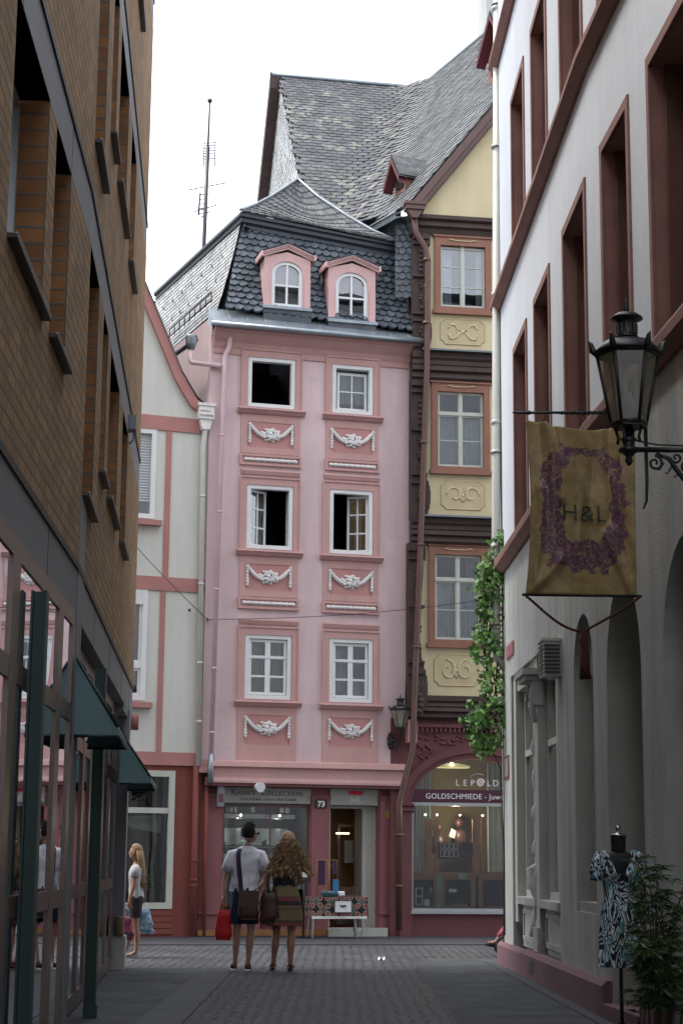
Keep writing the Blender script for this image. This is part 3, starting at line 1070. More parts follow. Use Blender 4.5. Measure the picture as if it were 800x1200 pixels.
RF1, RL1 = between(RW0, RW1)
RF2, RL2 = between(RW1, RW2)
RF3, RL3 = between(RW2, RW3)
RF4, RL4 = between(RW3, RW4)
TOPR = 15.6
rb = thing('white_corner_building', 'long pale rendered building on the right with red sandstone window surrounds and a mauve plinth', 'building', (RW0[0] + .3, RW0[1], 0))
WB, WT = 5.62, 8.12      # first window row
FLO = 3.82
CRS = [(5.38, 5.60), (9.30, 9.50), (13.10, 13.28)]
RWINS = {1: [(1.95, 3.22), (4.13, 5.38), (6.62, 8.05)], 2: [(0.62, 1.66), (2.55, 3.85), (5.0, 6.2)], 3: [(1, 2.3), (3.9, 5.2), (6.4, 7.4)], 4: [(2, 3.3), (6, 7.3), (10, 11.3)]}
for k, (fr, ln) in enumerate(((RF1, RL1), (RF2, RL2), (RF3, RL3), (RF4, RL4)), 1):
    up = MB(fr)
    ops = []
    for a, b in RWINS[k]:
        for fl in range(3):
            c0 = (5.60, 9.50, 13.28)[fl]
            c1 = (8.14, 11.75, 15.3)[fl]
            ops.append((a, b, c0, c1))
    jams = [MB(fr) for _ in ops]
    up.wall(0, ln, 5.60, TOPR, ops, 0, 0.42, rev=jams)
    up.build('upper_wall', M['rightwall'], rb)
    for jam, (a, b, c, d) in zip(jams, ops):
        jam.frame(a - .09, b + .09, c, d + .10, .09, -.01, 0.022, tb=0, tt=.10)
        jam.frame(a, a + .05, c, d, .05, -.30, -.12, tb=0, tt=0)
        jam.frame(b - .05, b, c, d, .05, -.30, -.12, tb=0, tt=0)
        jam.build('stone_surround', M['jambstone'], rb)
        wf = MB(fr)
        wf.frame(a + .05, b - .05, c, d, .08, -.36, -.30)
        wf.box((a + b) / 2 - .04, (a + b) / 2 + .04, c + .08, d - .08, -.36, -.305)
        wf.box(a + .13, b - .13, c + 1.55, c + 1.63, -.358, -.302)
        f = wf.build('window', M['whitepaint'], rb)
        gm = MB(fr)
        gm.poly([(a + .1, c + .05, -.34), (b - .1, c + .05, -.34), (b - .1, d - .05, -.34), (a + .1, d - .05, -.34)])
        gm.build('pane', M['glass'], f)
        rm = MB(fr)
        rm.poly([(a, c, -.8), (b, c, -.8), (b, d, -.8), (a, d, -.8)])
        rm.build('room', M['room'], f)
    cm = MB(fr)
    for c0, c1 in CRS:
        e = 0.0
        cm.extr([(-.02, c0), (-.02, c1), (.11, c1), (.13, c1 - .04), (.13, c0 + .09), (.07, c0 + .03), (.04, c0)][::-1], e, ln)
    build_each(cm, 'string_course', M['jambstone'], rb)
    bm_ = MB(fr)
    rv = MB(fr)
    if k == 1:
        O1 = (1.14, 5.56, 0.0, 3.85)
        A1 = (6.77, 8.02, 0.0, 3.30)
        bm_.wall(0, ln, 0, 5.40, [O1, (A1[0], A1[1], 0.9, 3.88)], 0, .17, rev=rv)
        bm_.arch_top(A1[0], A1[1], 3.25, .60, 3.88, 0, .17, rev=rv)
        bm_.box(A1[0], A1[1], .9, 3.9, -.45, -.35)
        rv.box(A1[0] - .002, A1[0] + .04, .9, 3.3, -.5, -.172)
    elif k == 2:
        A2 = (0.32, 1.70)
        A3 = (2.48, 4.10)
        A4 = (4.9, 6.5)
        bm_.wall(0, ln, 0, 5.40, [(a, b, 0.0, 3.98) for a, b in (A2, A3, A4)], 0, .45, rev=rv)
        for a, b in (A2, A3, A4):
            bm_.arch_top(a, b, 3.02, .90, 3.98, 0, .45, rev=rv)
            dm = MB(fr)
            dm.box(a, b, 0, 4.0, -.60, -.452)
            dm.frame(a, b, 0, 3.02, .10, -.452, -.40)
            dm.box((a + b) / 2 - .03, (a + b) / 2 + .03, 0, 3.9, -.452, -.41)
            dm.build('door', M['greystone'], rb)
    else:
        bm_.wall(0, ln, 0, 5.40, [], 0, .45)
    bm_.build('ground_floor_wall', M['rightbase'], rb)
    rv.build('opening_reveals', M['greystone'], rb)

# shop opening of the corner: pilasters, windows
mb = MB(RF1)
for a, b in ((1.16, 1.42), (3.30, 3.62), (5.30, 5.54)):
    mb.box(a, b, .62 if a != 3.30 else .34, 3.84, -.22, -.03)
mb.box(3.26, 3.66, .34, .62, -.22, .01)
mb.box(1.14, 5.56, 3.62, 3.84, -.20, -.05)
mb.build('pilaster', M['greystone'], rb)
mb = MB(RF1)    # carved volute capital
mb.box(2.9, 3.72, 3.62, 3.70, -.1, .16)
mb.box(2.95, 3.68, 3.56, 3.62, -.1, .12)
mb.box(3.15, 3.66, 3.26, 3.56, -.1, .03)
for k in range(14):
    a0, a1 = k * .55, (k + 1) * .55
    r0, r1 = .14 - k * .0095, .14 - (k + 1) * .0095
    mb.tube([(3.30 + r0 * math.cos(a0), 3.40 + r0 * math.sin(a0), .05), (3.30 + r1 * math.cos(a1), 3.40 + r1 * math.sin(a1), .05)], .022, 6)
mb.tube([(3.60, 3.5, .02), (3.60, 3.35, .045), (3.60, 3.2, .02), (3.60, 3.05, -.01)], .03, 8)
mb.build('capital', M['greystone'], rb)
for a, b in ((1.42, 3.30), (3.62, 5.30)):
    mb = MB(RF1)
    mb.frame(a, b, .95, 3.62, .09, -.19, -.14)
    mb.box((a + b) / 2 - .04, (a + b) / 2 + .04, 1.04, 3.53, -.19, -.142)
    mb.box(a + .09, b - .09, 2.75, 2.83, -.188, -.14)
    f = mb.build('shop_window', M['creampaint'], rb)
    mb = MB(RF1)
    mb.poly([(a + .05, 1.0, -.17), (b - .05, 1.0, -.17), (b - .05, 3.55, -.17), (a + .05, 3.55, -.17)])
    mb.build('pane', M['glass'], f)
    mb = MB(RF1)
    mb.box(a, b, .32, .86, -.24, -.10)
    mb.box(a - .02, b + .02, .86, .95, -.24, .0)
    mb.frame(a + .1, b - .1, .40, .80, .06, -.10, -.08)
    mb.build('window_sill', M['rightbase'], rb)
    mb = MB(RF1)
    mb.poly([(a, .9, -1.2), (b, .9, -1.2), (b, 3.7, -1.2), (a, 3.7, -1.2)])
    mb.build('room', M['room'], f)
# white scrolled bracket in the corner shop window
mb = MB(RF1)
pts = [(3.22, 3.3 - k * .075, -.05 + .035 * math.sin(k * 1.15)) for k in range(34)]
mb.tube(pts, [.018 + .012 * (1 + math.sin(k * 1.9)) for k in range(34)], 6)
mb.tube([(3.22, 1.35, -.05), (3.24, 1.3, .05), (3.22, 1.1, .02), (3.22, .9, -.05), (3.22, .7, .0), (3.22, .5, .02)], .03, 6)
mb.build('scroll_trim', M['stucco'], rb)
# sill with an ash tray under the small arch
mb = MB(RF1)
mb.box(6.8, 8.0, .9, 1.0, -.36, -.02)
mb.build('window_sill', M['greystone'], rb)

# plinth
mb = MB(RF1)
mb.extr([(-.02, 0), (-.02, .31), (.05, .31), (.085, .27), (.085, 0)][::-1], -.09, 2.55)
mb.build('plinth', M['plinth'], rb)
mb = MB(RF1)
mb.extr([(-.02, 0), (-.02, .335), (.05, .335), (.095, .29), (.095, 0)][::-1], 2.60, RL1)
mb.build('plinth', M['plinth'], rb)
mb = MB(RF2)
mb.extr([(-.02, 0), (-.02, .335), (.05, .335), (.095, .29), (.095, 0)][::-1], 0, .30)
mb.extr([(-.02, 0), (-.02, .335), (.05, .335), (.085, .29), (.085, 0)][::-1], 1.72, 2.46)
mb.extr([(-.02, 0), (-.02, .335), (.05, .335), (.085, .29), (.085, 0)][::-1], 4.12, 4.88)
mb.box(.305, 1.715, 0, .14, -.44, .10)
build_each(mb, 'plinth', M['plinth'], rb)
mb = MB(RF1)
mb.box(3.55, 3.95, .10, .25, .09, .099)
mb.build('plinth_grille', M['blackmetal'], rb)
mb = MB(RF1)
mb.box(-.6, 11, .0, .02, .095, .22)
mb.build('base_edging', M['slab'], rb)
# far side, back and roof
mb = MB(WORLD)
mb.poly([(2.30, 0, -25.4), (12, 0, -25.4), (12, TOPR, -25.4), (2.30, TOPR, -25.4)])
mb.poly([(12, 0, -25.5), (12, 0, 12), (12, TOPR, 12), (12, TOPR, -25.5)])
mb.build('side_wall', M['rightwall'], rb)
mb = MB(WORLD)
mb.poly([(2.0, TOPR, -25.8), (12, TOPR + .4, -25.8), (12, TOPR + .4, 12), (3.2, TOPR, 12), (2.6, TOPR, -10), (2.2, TOPR, -17)])
mb.build('roof', M['oldzinc'], rb)
# downpipe at the corner
x0, y0 = 2.12, 25.58


def cpx(x, y, d):
    q = onp(x, y, (0, d, 0), Vector((0, 1, 0)))
    return q


mb = MB()
wtube(mb, [cpx(582.5, -40, 25.2), cpx(580.5, 760, 25.2), cpx(583, 772, 25.2), cpx(590, 781, 25.2), cpx(600, 783, 25.2)], .062, 12)
mb2 = MB()
for yy in (10, 172, 345, 495, 530, 640, 735, 757):
    p = cpx(581.5 - yy / 760, yy, 25.2)
    wtube(mb, [p - Vector((0, 0, .03)), p + Vector((0, 0, .03))], .071, 12)
for yy in (6, 173, 355, 531, 733):
    p = cpx(581.5 - yy / 760, yy, 25.2)
    wtube(mb2, [p - Vector((0, 0, .012)), p + Vector((0, 0, .012))], .077, 12)
    wtube(mb2, [p, p + Vector((.22, .0, 0))], .009, 6)
mb.build('downpipe', M['whitepipe'], rb)
build_each(mb2, 'pipe_bracket', M['oldzinc'], rb)
# lightning conductor wire
mb = MB()
wtube(mb, [Vector((2.285, 25.2, .4)), Vector((2.285, 25.2, 16))], .008, 5)
mb.build('lightning_rod_wire', M['oldzinc'], rb)

# louvred vent box on the wall
mb = MB(RF1)
vb = thing('vent_box', 'small grey louvred vent box on the wall beside the shop capital', 'vent', RF1.P(5.75, 3.35))
mb.box(5.58, 5.92, 3.38, 3.76, .0, .20)
mb.box(5.56, 5.94, 3.76, 3.79, .0, .22)
o = mb.build('casing', M['creampaint'], vb)
mb = MB(RF1)
for k in range(8):
    mb.box(5.60, 5.90, 3.41 + k * .042, 3.425 + k * .042, .20, .215)
    mb.box(5.925, 5.945, 3.41 + k * .042, 3.425 + k * .042, .02, .19)
mb.build('louvres', M['sillmetal'], vb)
# little red signs on the corner
mb = MB(RF1)
t = thing('street_name_sign', 'small pink-red enamel sign high on the white corner beside the downpipe', 'sign', RF1.P(1.3, 4.1))
mb.box(.75, 1.55, 4.12, 4.30, .0, .02)
mb.build('plate', M['rosebeam'], t)
mb = MB(RF1)
mb.box(.80, 1.50, 4.14, 4.28, .02, .023)
mb.build('plate_face', mat('faded_pink_enamel', (.45, .16, .2), .4), t)
t = thing('fire_hydrant_sign', 'narrow white plate with red border low on the white corner', 'sign', RF1.P(.6, 2.55))
mb = MB(RF1)
mb.box(.35, .85, 2.50, 2.82, .0, .012)
mb.build('plate', M['redplaster'], t)
mb = MB(RF1)
mb.box(.41, .79, 2.54, 2.78, .012, .015)
mb.build('plate_face', M['whitepanel'], t)

# ------------------------------------------------------------------ pink house
PK = Frame((-2.51, 33.67), (1, .27))
SIDE = Vector((-.43, 1, 0)).normalized()
ph = thing('pink_house', 'narrow pink town house with salmon window surrounds, festoon panels and a blue-black slate mansard', 'house', (-2.51 + 2, 33.67 + .6, 0))
BOT, TOPP = 3.22, 11.45
PWINS = [(0.69, 1.63, 10.06, 11.06), (2.39, 3.22, 10.06, 11.05), (0.71, 1.62, 7.26, 8.51), (2.36, 3.23, 7.25, 8.52), (0.73, 1.63, 4.38, 5.60), (2.38, 3.24, 4.37, 5.59)]


def lean_right(v):
    """the right edge of the old facade flares outwards with height"""
    q = v - PK.O
    u = q.dot(PK.U)
    if u > 3.5 and v.z > 3.0:
        k = min(1, (u - 3.5) / .4)
        return v + PK.U * (k * (v.z - 3.2) * 0.036)
    return v


mb = MB(PK)
mb.wall(0.0, 3.86, BOT, TOPP, PWINS, 0, .22)
mb.box(-.06, 0.001, 3.0, TOPP, -.22, .0)
mb.warp(lean_right)
mb.build('facade_wall', M['pink'], ph)
# body of the house behind the facade
mb = MB()
c0, c1 = PK.P(0, 0, -.22), PK.P(3.95, 0, -.22)
d0, d1 = c0 + SIDE * 7, c1 + SIDE * 7
for a, b in ((d0, c0), (c1, d1), (d1, d0)):
    wquad(mb, a, b, b + Vector((0, 0, 11.9)), a + Vector((0, 0, 11.9)))
mb.build('side_wall', M['pink'], ph)
mb = MB(PK)
mb.box(.02, 3.85, 3.25, 11.6, -3.2, -3.1)
mb.box(1.98, 2.04, 3.25, 11.6, -3.1, -.23)
for z in (3.23, 6.3, 9.1, 11.9):
    mb.box(.02, 3.85, z, z + .05, -3.1, -.23)
mb.box(.02, .06, 3.3, 11.8, -3.1, -.23)
mb.box(3.80, 3.84, 3.3, 11.8, -3.1, -.23)
mb.build('rooms', M['room'], ph)

# salmon surrounds and aprons
for i, (a, b, c, d) in enumerate(PWINS):
    tr = MB(PK)
    tr.frame(a - .14, b + .14, c - .04, d + .13, .13, 0, .035, tb=.02)
    tr.frame(a - .145, b + .145, c - .04, d + .16, .03, .0, .055, tb=0)
    tr.extr([(0, c - .14), (0, c - .04), (.13, c - .04), (.14, c - .07), (.10, c - .10), (.06, c - .14)][::-1], a - .20, b + .20)
    if i >= 2:
        tr.extr([(0, d + .20), (0, d + .30), (.05, d + .30), (.06, d + .27), (.035, d + .2)][::-1], a - .13, b + .13)
    tr.build('window_surround', M['pinktrim'], ph)
for i, (a, b, c, d) in enumerate(PWINS):
    ap = MB(PK)
    inn = MB(PK)
    lo = c - .93 if i < 4 else BOT
    ap.frame(a - .12, b + .12, lo, c - .14, .13, 0, .02, tb=.18 if i >= 4 else .12, tt=.16)
    if i >= 4:
        ap.box(a + .01, b - .01, lo + .18, lo + .30, 0, .0195)
        v0 = lo + .30
    else:
        v0 = lo + .12
        # small cornice with the white roll below each apron
        ap.frame(a - .14, b + .14, lo - .24, lo - .02, .045, 0, .06)
        ap.box(a - .09, b + .09, lo - .195, lo - .065, 0, .03)
    inn.box(a + .01, b - .01, v0, c - .30, 0, .008)
    apo = ap.build('window_apron', M['pinktrim'], ph)
    inn.build('apron_panel', M['pinkdeep'], apo)
for i, (a, b, c, d) in enumerate(PWINS[:4]):
    lo = c - .93
    rl = MB(PK)
    n = 26
    rl.tube([(a - .06 + (b - a + .12) * k / n, lo - .13, .045) for k in range(n + 1)], [.034 + .008 * math.sin(k * 2.1) for k in range(n + 1)], 8)
    rl.build('roll_moulding', M['stucco'], ph)

# festoons
fe = None
FU, FV = 1.16, 9.46
for i, (a, b, c, d) in enumerate(PWINS):
    cu = (a + b) / 2
    cv = c - .30 - .10
    if fe is None:
        m = MB(PK)
        for sx in (-1, 1):
            u = cu + sx * .42
            for k in range(7):
                m.ball((u, cv + .04 - k * .058, .035), .030 - .002 * (k % 2) + (.006 if k in (0, 5) else 0), (1, 1.25, .8), 8, 5)
            pts = []
            for k in range(13):
                f = k / 12
                pts.append((cu + sx * (.40 - .27 * f), cv + .02 - .21 * math.sin(f * math.pi * .5) ** 1.0 , .035))
            m.tube(pts, [.018 + .024 * math.sin(math.pi * (.15 + .8 * k / 12)) for k in range(13)], 8)
        random.seed(3)
        for k in range(34):
            aa = random.uniform(0, 2 * math.pi); rr = math.sqrt(random.random())
            m.ball((cu + math.cos(aa) * rr * .17, cv - .15 + math.sin(aa) * rr * .10, .035 + .03 * (1 - rr)), random.uniform(.028, .045), (1, .9, .8), 7, 5)
        for k in range(9):
            aa = k * 2 * math.pi / 9
            m.ball((cu + math.cos(aa) * .19, cv - .15 + math.sin(aa) * .12, .02), .036, (1.3, .8, .5), 7, 4)
        fe = m.build('festoon', M['stucco'], ph)
        fu, fv = cu, cv
    else:
        copy_part(fe, ph, PK.U * (cu - fu) + Vector((0, 0, cv - fv)))


def casement(fr, a, b, c, d, w, rows, parent, name='casement', t=.045, glass='glass', cols=2, ang=0.0, hinge=None, mt='whitepaint', mun=.025, th=.04):
    """glazed leaf a..b, c..d in plane w; turned inwards by ang about the hinge edge"""
    ca, sa = math.cos(ang), math.sin(ang)

    def tf(p):
        u, v, ww = p
        if ang and hinge is not None:
            du, dw = u - hinge, ww - w
            return (hinge + du * ca + dw * sa * (1 if hinge < (a + b) / 2 else -1), v, w + dw * ca - abs(du) * sa)
        return p
    mb = MB(fr)
    mb.frame(a, b, c, d, t, w - th, w)
    for k in range(1, cols):
        u = a + (b - a) * k / cols
        mb.box(u - mun / 2, u + mun / 2, c + t, d - t, w - th + .005, w - .006)
    for k in range(1, rows):
        v = c + (d - c) * k / rows
        mb.box(a + t, b - t, v - mun / 2, v + mun / 2, w - th + .008, w - .003)
    if ang:
        base = fr.O.copy()
        nv = []
        for q in mb.v:
            r = q - base
            u, ww, v = r.dot(fr.U), r.dot(fr.n), r.z
            nv.append(fr.P(*tf((u, v, ww))))
        mb.v = nv
    o = mb.build(name, M[mt], parent)
    g = MB(fr)
    g.poly([tf((a + t, c + t, w - th / 2)), tf((b - t, c + t, w - th / 2)), tf((b - t, d - t, w - th / 2)), tf((a + t, d - t, w - th / 2))])
    g.build('pane', M[glass], o)
    return o


def curtain(fr, a, b, c, d, w, mt, parent, folds=9, amp=.02, name='curtain'):
    mb = MB(fr)
    mb.grid(lambda s, t: (a + (b - a) * s, c + (d - c) * t, w + amp * math.sin(s * folds * 2 * math.pi + .6 * math.sin(t * 2)) * (1 - .3 * t)), folds * 8, 4)
    return mb.build(name, M[mt], parent)


for i, (a, b, c, d) in enumerate(PWINS):
    mb = MB(PK)
    mb.frame(a, b, c, d, .075, -.12, .015)
    f = mb.build('window', M['whitepaint'], ph)
    a2, b2, c2, d2 = a + .075, b - .075, c + .075, d - .075
    if i == 0:
        f['label'] = 'window with both leaves folded in, black inside'
        casement(PK, a2, (a2 + b2) / 2, c2, d2, -.10, 2, f, 'casement', cols=1, ang=R(96), hinge=a2)
    elif i == 1:
        f['label'] = 'closed window with four panes'
        casement(PK, a2 + .05, b2 - .02, c2 + .01, d2 - .06, -.10, 2, f, 'casement', t=.05)
        curtain(PK, a2, b2, c2 + .18, d2, -.26, 'shutter', f, 8, .02)  # grey sheet added behind the panes to stand in for reflected sky
    elif i == 2:
        f['label'] = 'window with its left leaf swung inwards'
        casement(PK, a2, (a2 + b2) / 2 + .05, c2, d2, -.08, 3, f, 'casement', cols=2, ang=R(30), hinge=a2, t=.045, mun=.03)
        curtain(PK, a2 + .02, a2 + .22, c2, d2, -.45, 'greencurtain', f, 3)
        casement(PK, (a2 + b2) / 2, b2, c2, d2, -.08, 3, f, 'casement', cols=1, ang=R(97), hinge=b2, t=.045)
    elif i == 3:
        f['label'] = 'window with its right leaf swung inwards'
        casement(PK, (a2 + b2) / 2 - .06, b2, c2, d2, -.08, 3, f, 'casement', cols=2, ang=R(30), hinge=b2, t=.045, mun=.03)
        curtain(PK, b2 - .16, b2 - .02, c2, d2, -.45, 'greencurtain', f, 3)
    else:
        casement(PK, a2 + .01, (a2 + b2) / 2, c2 + .01, d2 - .01, -.03, 3, f, 'casement', cols=1, t=.05, mun=.04)
        casement(PK, (a2 + b2) / 2, b2 - .01, c2 + .01, d2 - .01, -.03, 3, f, 'casement', cols=1, t=.05, mun=.04)
        mb = MB(PK)
        mb.box(a2, b2, c2 + (d2 - c2) * .655, c2 + (d2 - c2) * .655 + .05, -.04, -.018)
        mb.build('transom', M['whitepaint'], f)
        if i == 4:
            f['label'] = 'closed six-pane window with pale green blinds'
            curtain(PK, a2, b2, c2, d2, -.22, 'greencurtain', f, 7, .012)
        else:
            f['label'] = 'closed six-pane window with mauve and grey curtains'
            curtain(PK, a2, b2, c2, c2 + .42, -.20, 'greencurtain', f, 7, .012)
            curtain(PK, a2, a2 + .42, c2 + .3, d2, -.20, 'curtain', f, 5, .02)
            curtain(PK, b2 - .36, b2, c2 + .3, d2, -.24, 'mauve', f, 5, .02)

# lower cornice of the jetty
mb = MB(PK)
mb.extr([(-.15, 2.80), (-.15, 3.22), (.06, 3.22), (.14, 3.19), (.16, 3.10), (.09, 3.07), (.09, 2.90), (.12, 2.84), (.12, 2.80)][::-1], .12, 3.90)
mb.build('jetty_cornice', M['pinktrim'], ph)
mb = MB(PK)
mb.box(-.10, .12, 2.98, 3.22, -.18, .02)
mb.build('corner_block', M['pinktrim'], ph)
# upper cornice under the gutter
mb = MB(PK)
mb.extr([(-.05, 11.20), (-.05, 11.56), (.30, 11.56), (.30, 11.50), (.22, 11.46), (.14, 11.36), (.08, 11.30), (.04, 11.20)][::-1], -.02, 4.20)
mb.extr([(.0, 11.08), (.0, 11.20), (.03, 11.20), (.03, 11.08)][::-1], 0, 3.95)
mb.build('eaves_cornice', M['pinktrim'], ph)
# zinc gutter ledge
mb = MB(PK)
for k in range(12):
    u0, u1 = -.12 + k * .3617, -.12 + (k + 1) * .3617
    t0, t1 = k / 12, (k + 1) / 12
    h0, h1 = 12.0 - .14 * t0, 12.0 - .14 * t1
    mb.poly([(u0, 11.60, .38), (u1, 11.60, .38), (u1, h1, -.04), (u0, h0, -.04)])
    mb.box(u0, u0 + .012, 11.6, 11.63, .33, .385)
    mb.tube([(u0 + .006, 11.61, .38), (u0 + .006, h0 + .01, -.04)], .010, 4)
mb.poly([(-.12, 11.56, .38), (4.22, 11.56, .38), (4.22, 11.60, .38), (-.12, 11.60, .38)])
mb.poly([(4.22, 11.56, .38), (4.22, 11.56, -.04), (4.22, 11.86, -.04), (4.22, 11.60, .38)])
mb.poly([(-.12, 11.56, .38), (-.12, 11.56, -.04), (-.12, 12.0, -.04), (-.12, 11.60, .38)])
mb.tube([(-.14, 11.56, .39), (4.26, 11.56, .39)], .055, 8)
mb.build('zinc_gutter', M['zinc'], ph)

# mansard
Bp = onp(262, 364, PK.O, PK.n)
Br = onp(494, 392, PK.O, PK.n)
Tp = onp(285, 257, PK.O - PK.n * .6, PK.n)
Tr = onp(480, 288, PK.O - PK.n * .6, PK.n)
Ts = onp(183, 348, Tp, Vector((SIDE.y, -SIDE.x, 0)))
Bs = onp(196, 420, Bp, Vector((SIDE.y, -SIDE.x, 0)))


def bil(a, b, c, d):
    return lambda s, t: (a * (1 - s) + b * s) * (1 - t) + (c * (1 - s) + d * s) * t


Sf0 = bil(Bp, Br, Tp, Tr)


def Sf(s, t):
    p = Sf0(s, t)
    return p + PK.n * (0.13 * (1 - t) ** 2 - .07 * math.sin(math.pi * t)) 


mb = MB()
wquad(mb, Bp - PK.n * .05, Br - PK.n * .05, Tr - PK.n * .05, Tp - PK.n * .05)
wquad(mb, Bs, Bp, Tp, Ts)
e1 = Tp + SIDE * 7; e2 = Tr + SIDE * 7
wquad(mb, Tp, Tr, e2, e1)
wquad(mb, Br, Br + SIDE * 7, e2, Tr)
wquad(mb, Bp + SIDE * 7, Br + SIDE * 7, e2, e1)
mb.build('mansard_deck', M['blackwood'], ph)

# dormer positions in facade pixels -> keep slates clear of them
random.seed(11)
mb = MB()
lay(mb, Sf, 22, 15, .24, .18, lift=.028, rnd=.5, sides=6, droop=.25)
mb.build('mansard_slates', M['slate'], ph)
mb = MB()
Ssd = bil(Bs, Bp, Ts, Tp)


def Ss(s, t):
    p = Ssd(s, t)
    return p + Vector((-SIDE.y, SIDE.x, 0)) * (.10 * (1 - t) ** 2 + 0.02)


lay(mb, Ss, 34, 20, .2, .12, lift=.012, rnd=.3, sides=4)
mb.build('side_slates', M['slatelight'], ph)
# snow hooks on the side slope
mb = MB()
for k in range(7):
    for t in (.35, .62):
        p = Ss(.1 + k * .13 + .04 * t, t) + Vector((-.05, -.03, .03))
        wtube(mb, [p, p + Vector((-.03, -.02, .0)), p + Vector((-.03, -.02, .07))], .012, 5)
p0, p1 = Ss(.25, .10) + Vector((-.12, -.05, .05)), Ss(.95, .10) + Vector((-.12, -.05, .05))
for dz in (0, .16):
    wtube(mb, [p0 + Vector((0, 0, dz)), p1 + Vector((0, 0, dz))], .014, 5)
for k in range(9):
    q = p0.lerp(p1, k / 8)
    wtube(mb, [q - Vector((0, 0, .05)), q + Vector((0, 0, .18))], .012, 5)
build_each(mb, 'snow_guard', M['blackmetal'], ph)
# dark cornice at the top of the mansard
CL = onp(281, 249, PK.O - PK.n * .38, PK.n)
CR = onp(472, 286, PK.O - PK.n * .38, PK.n)
CS = onp(180, 343, CL, Vector((SIDE.y, -SIDE.x, 0)))
mb = MB()
up_ = Vector((0, 0, 1))
for (a, b, inn_) in ((CL, CR, -PK.n), (CS, CL, Vector((SIDE.y, -SIDE.x, 0)))):
    prof = [(0, 0), (0, -.06), (.05, -.09), (.05, -.16), (.12, -.20), (.12, -.27), (.22, -.30)]
    for (w0, z0), (w1, z1) in zip(prof[:-1], prof[1:]):
        A0 = a + inn_ * w0 + up_ * z0; A1 = a + inn_ * w1 + up_ * z1
        B0 = b + inn_ * w0 + up_ * z0; B1 = b + inn_ * w1 + up_ * z1
        if a is CL:
            A0 = A0 - PK.U * (-w0); A1 = A1 - PK.U * (-w1)
        wquad(mb, A1, B1, B0, A0)
wquad(mb, CR, CR + up_ * -.3 - PK.n * .22, CR + SIDE * 3 - up_ * .3, CR + SIDE * 3)
wquad(mb, CL, CR, CR - PK.n * .3, CL - PK.n * .3)
mb.build('roof_cornice', M['slatecap'], ph)

# bell roof above
apx = onp(348, 212, PK.O - PK.n * 2.1, PK.n)
Lp = [onp(x, y, PK.O - PK.n * w_, PK.n) for x, y, w_ in ((282, 247, .36), (300, 240.5, .8), (318, 231, 1.2), (335, 220, 1.7), (348, 211, 2.1))]
Rp = [onp(x, y, PK.O - PK.n * w_, PK.n) for x, y, w_ in ((470, 285, .36), (436, 271, .8), (405, 253, 1.2), (372, 231, 1.7), (349, 211, 2.1))]


def poly_at(P, t):
    f = t * (len(P) - 1); i = min(int(f), len(P) - 2)
    return P[i].lerp(P[i + 1], f - i)


def Sb(s, t):
    p = poly_at(Lp, t).lerp(poly_at(Rp, t), s)
    return p - Vector((0, 0, .28 * math.sin(math.pi * s) * math.sin(math.pi * min(1, t * 1.0)) * .8))


mb = MB()
for j in range(12):
    for i in range(12):
        wquad(mb, Sb(i / 12, j / 12), Sb((i + 1) / 12, j / 12), Sb((i + 1) / 12, (j + 1) / 12), Sb(i / 12, (j + 1) / 12), True)
for P_, off in ((Lp, SIDE * 5), (Rp, SIDE * 3.0 + Vector((.4, 0, -.1)))):
    for j in range(4):
        wquad(mb, P_[j], P_[j + 1], P_[j + 1] + off, P_[j] + off)
mb.warp(lambda v: v - Vector((0, 0, .02)))
mb.build('bell_roof_deck', M['slategrey'], ph)
mb = MB()
lay(mb, Sb, 20, 13, .2, .15, lift=.016, rnd=.3, sides=5)
mb.build('bell_roof_slates', M['slategrey'], ph)
mb = MB()
wtube(mb, [p + Vector((0, -.02, .015)) for p in Lp], .035, 6)
wtube(mb, [p + Vector((0, -.02, .015)) for p in Rp], .035, 6)
mb.build('hip_flashing', M['zinc'], ph)


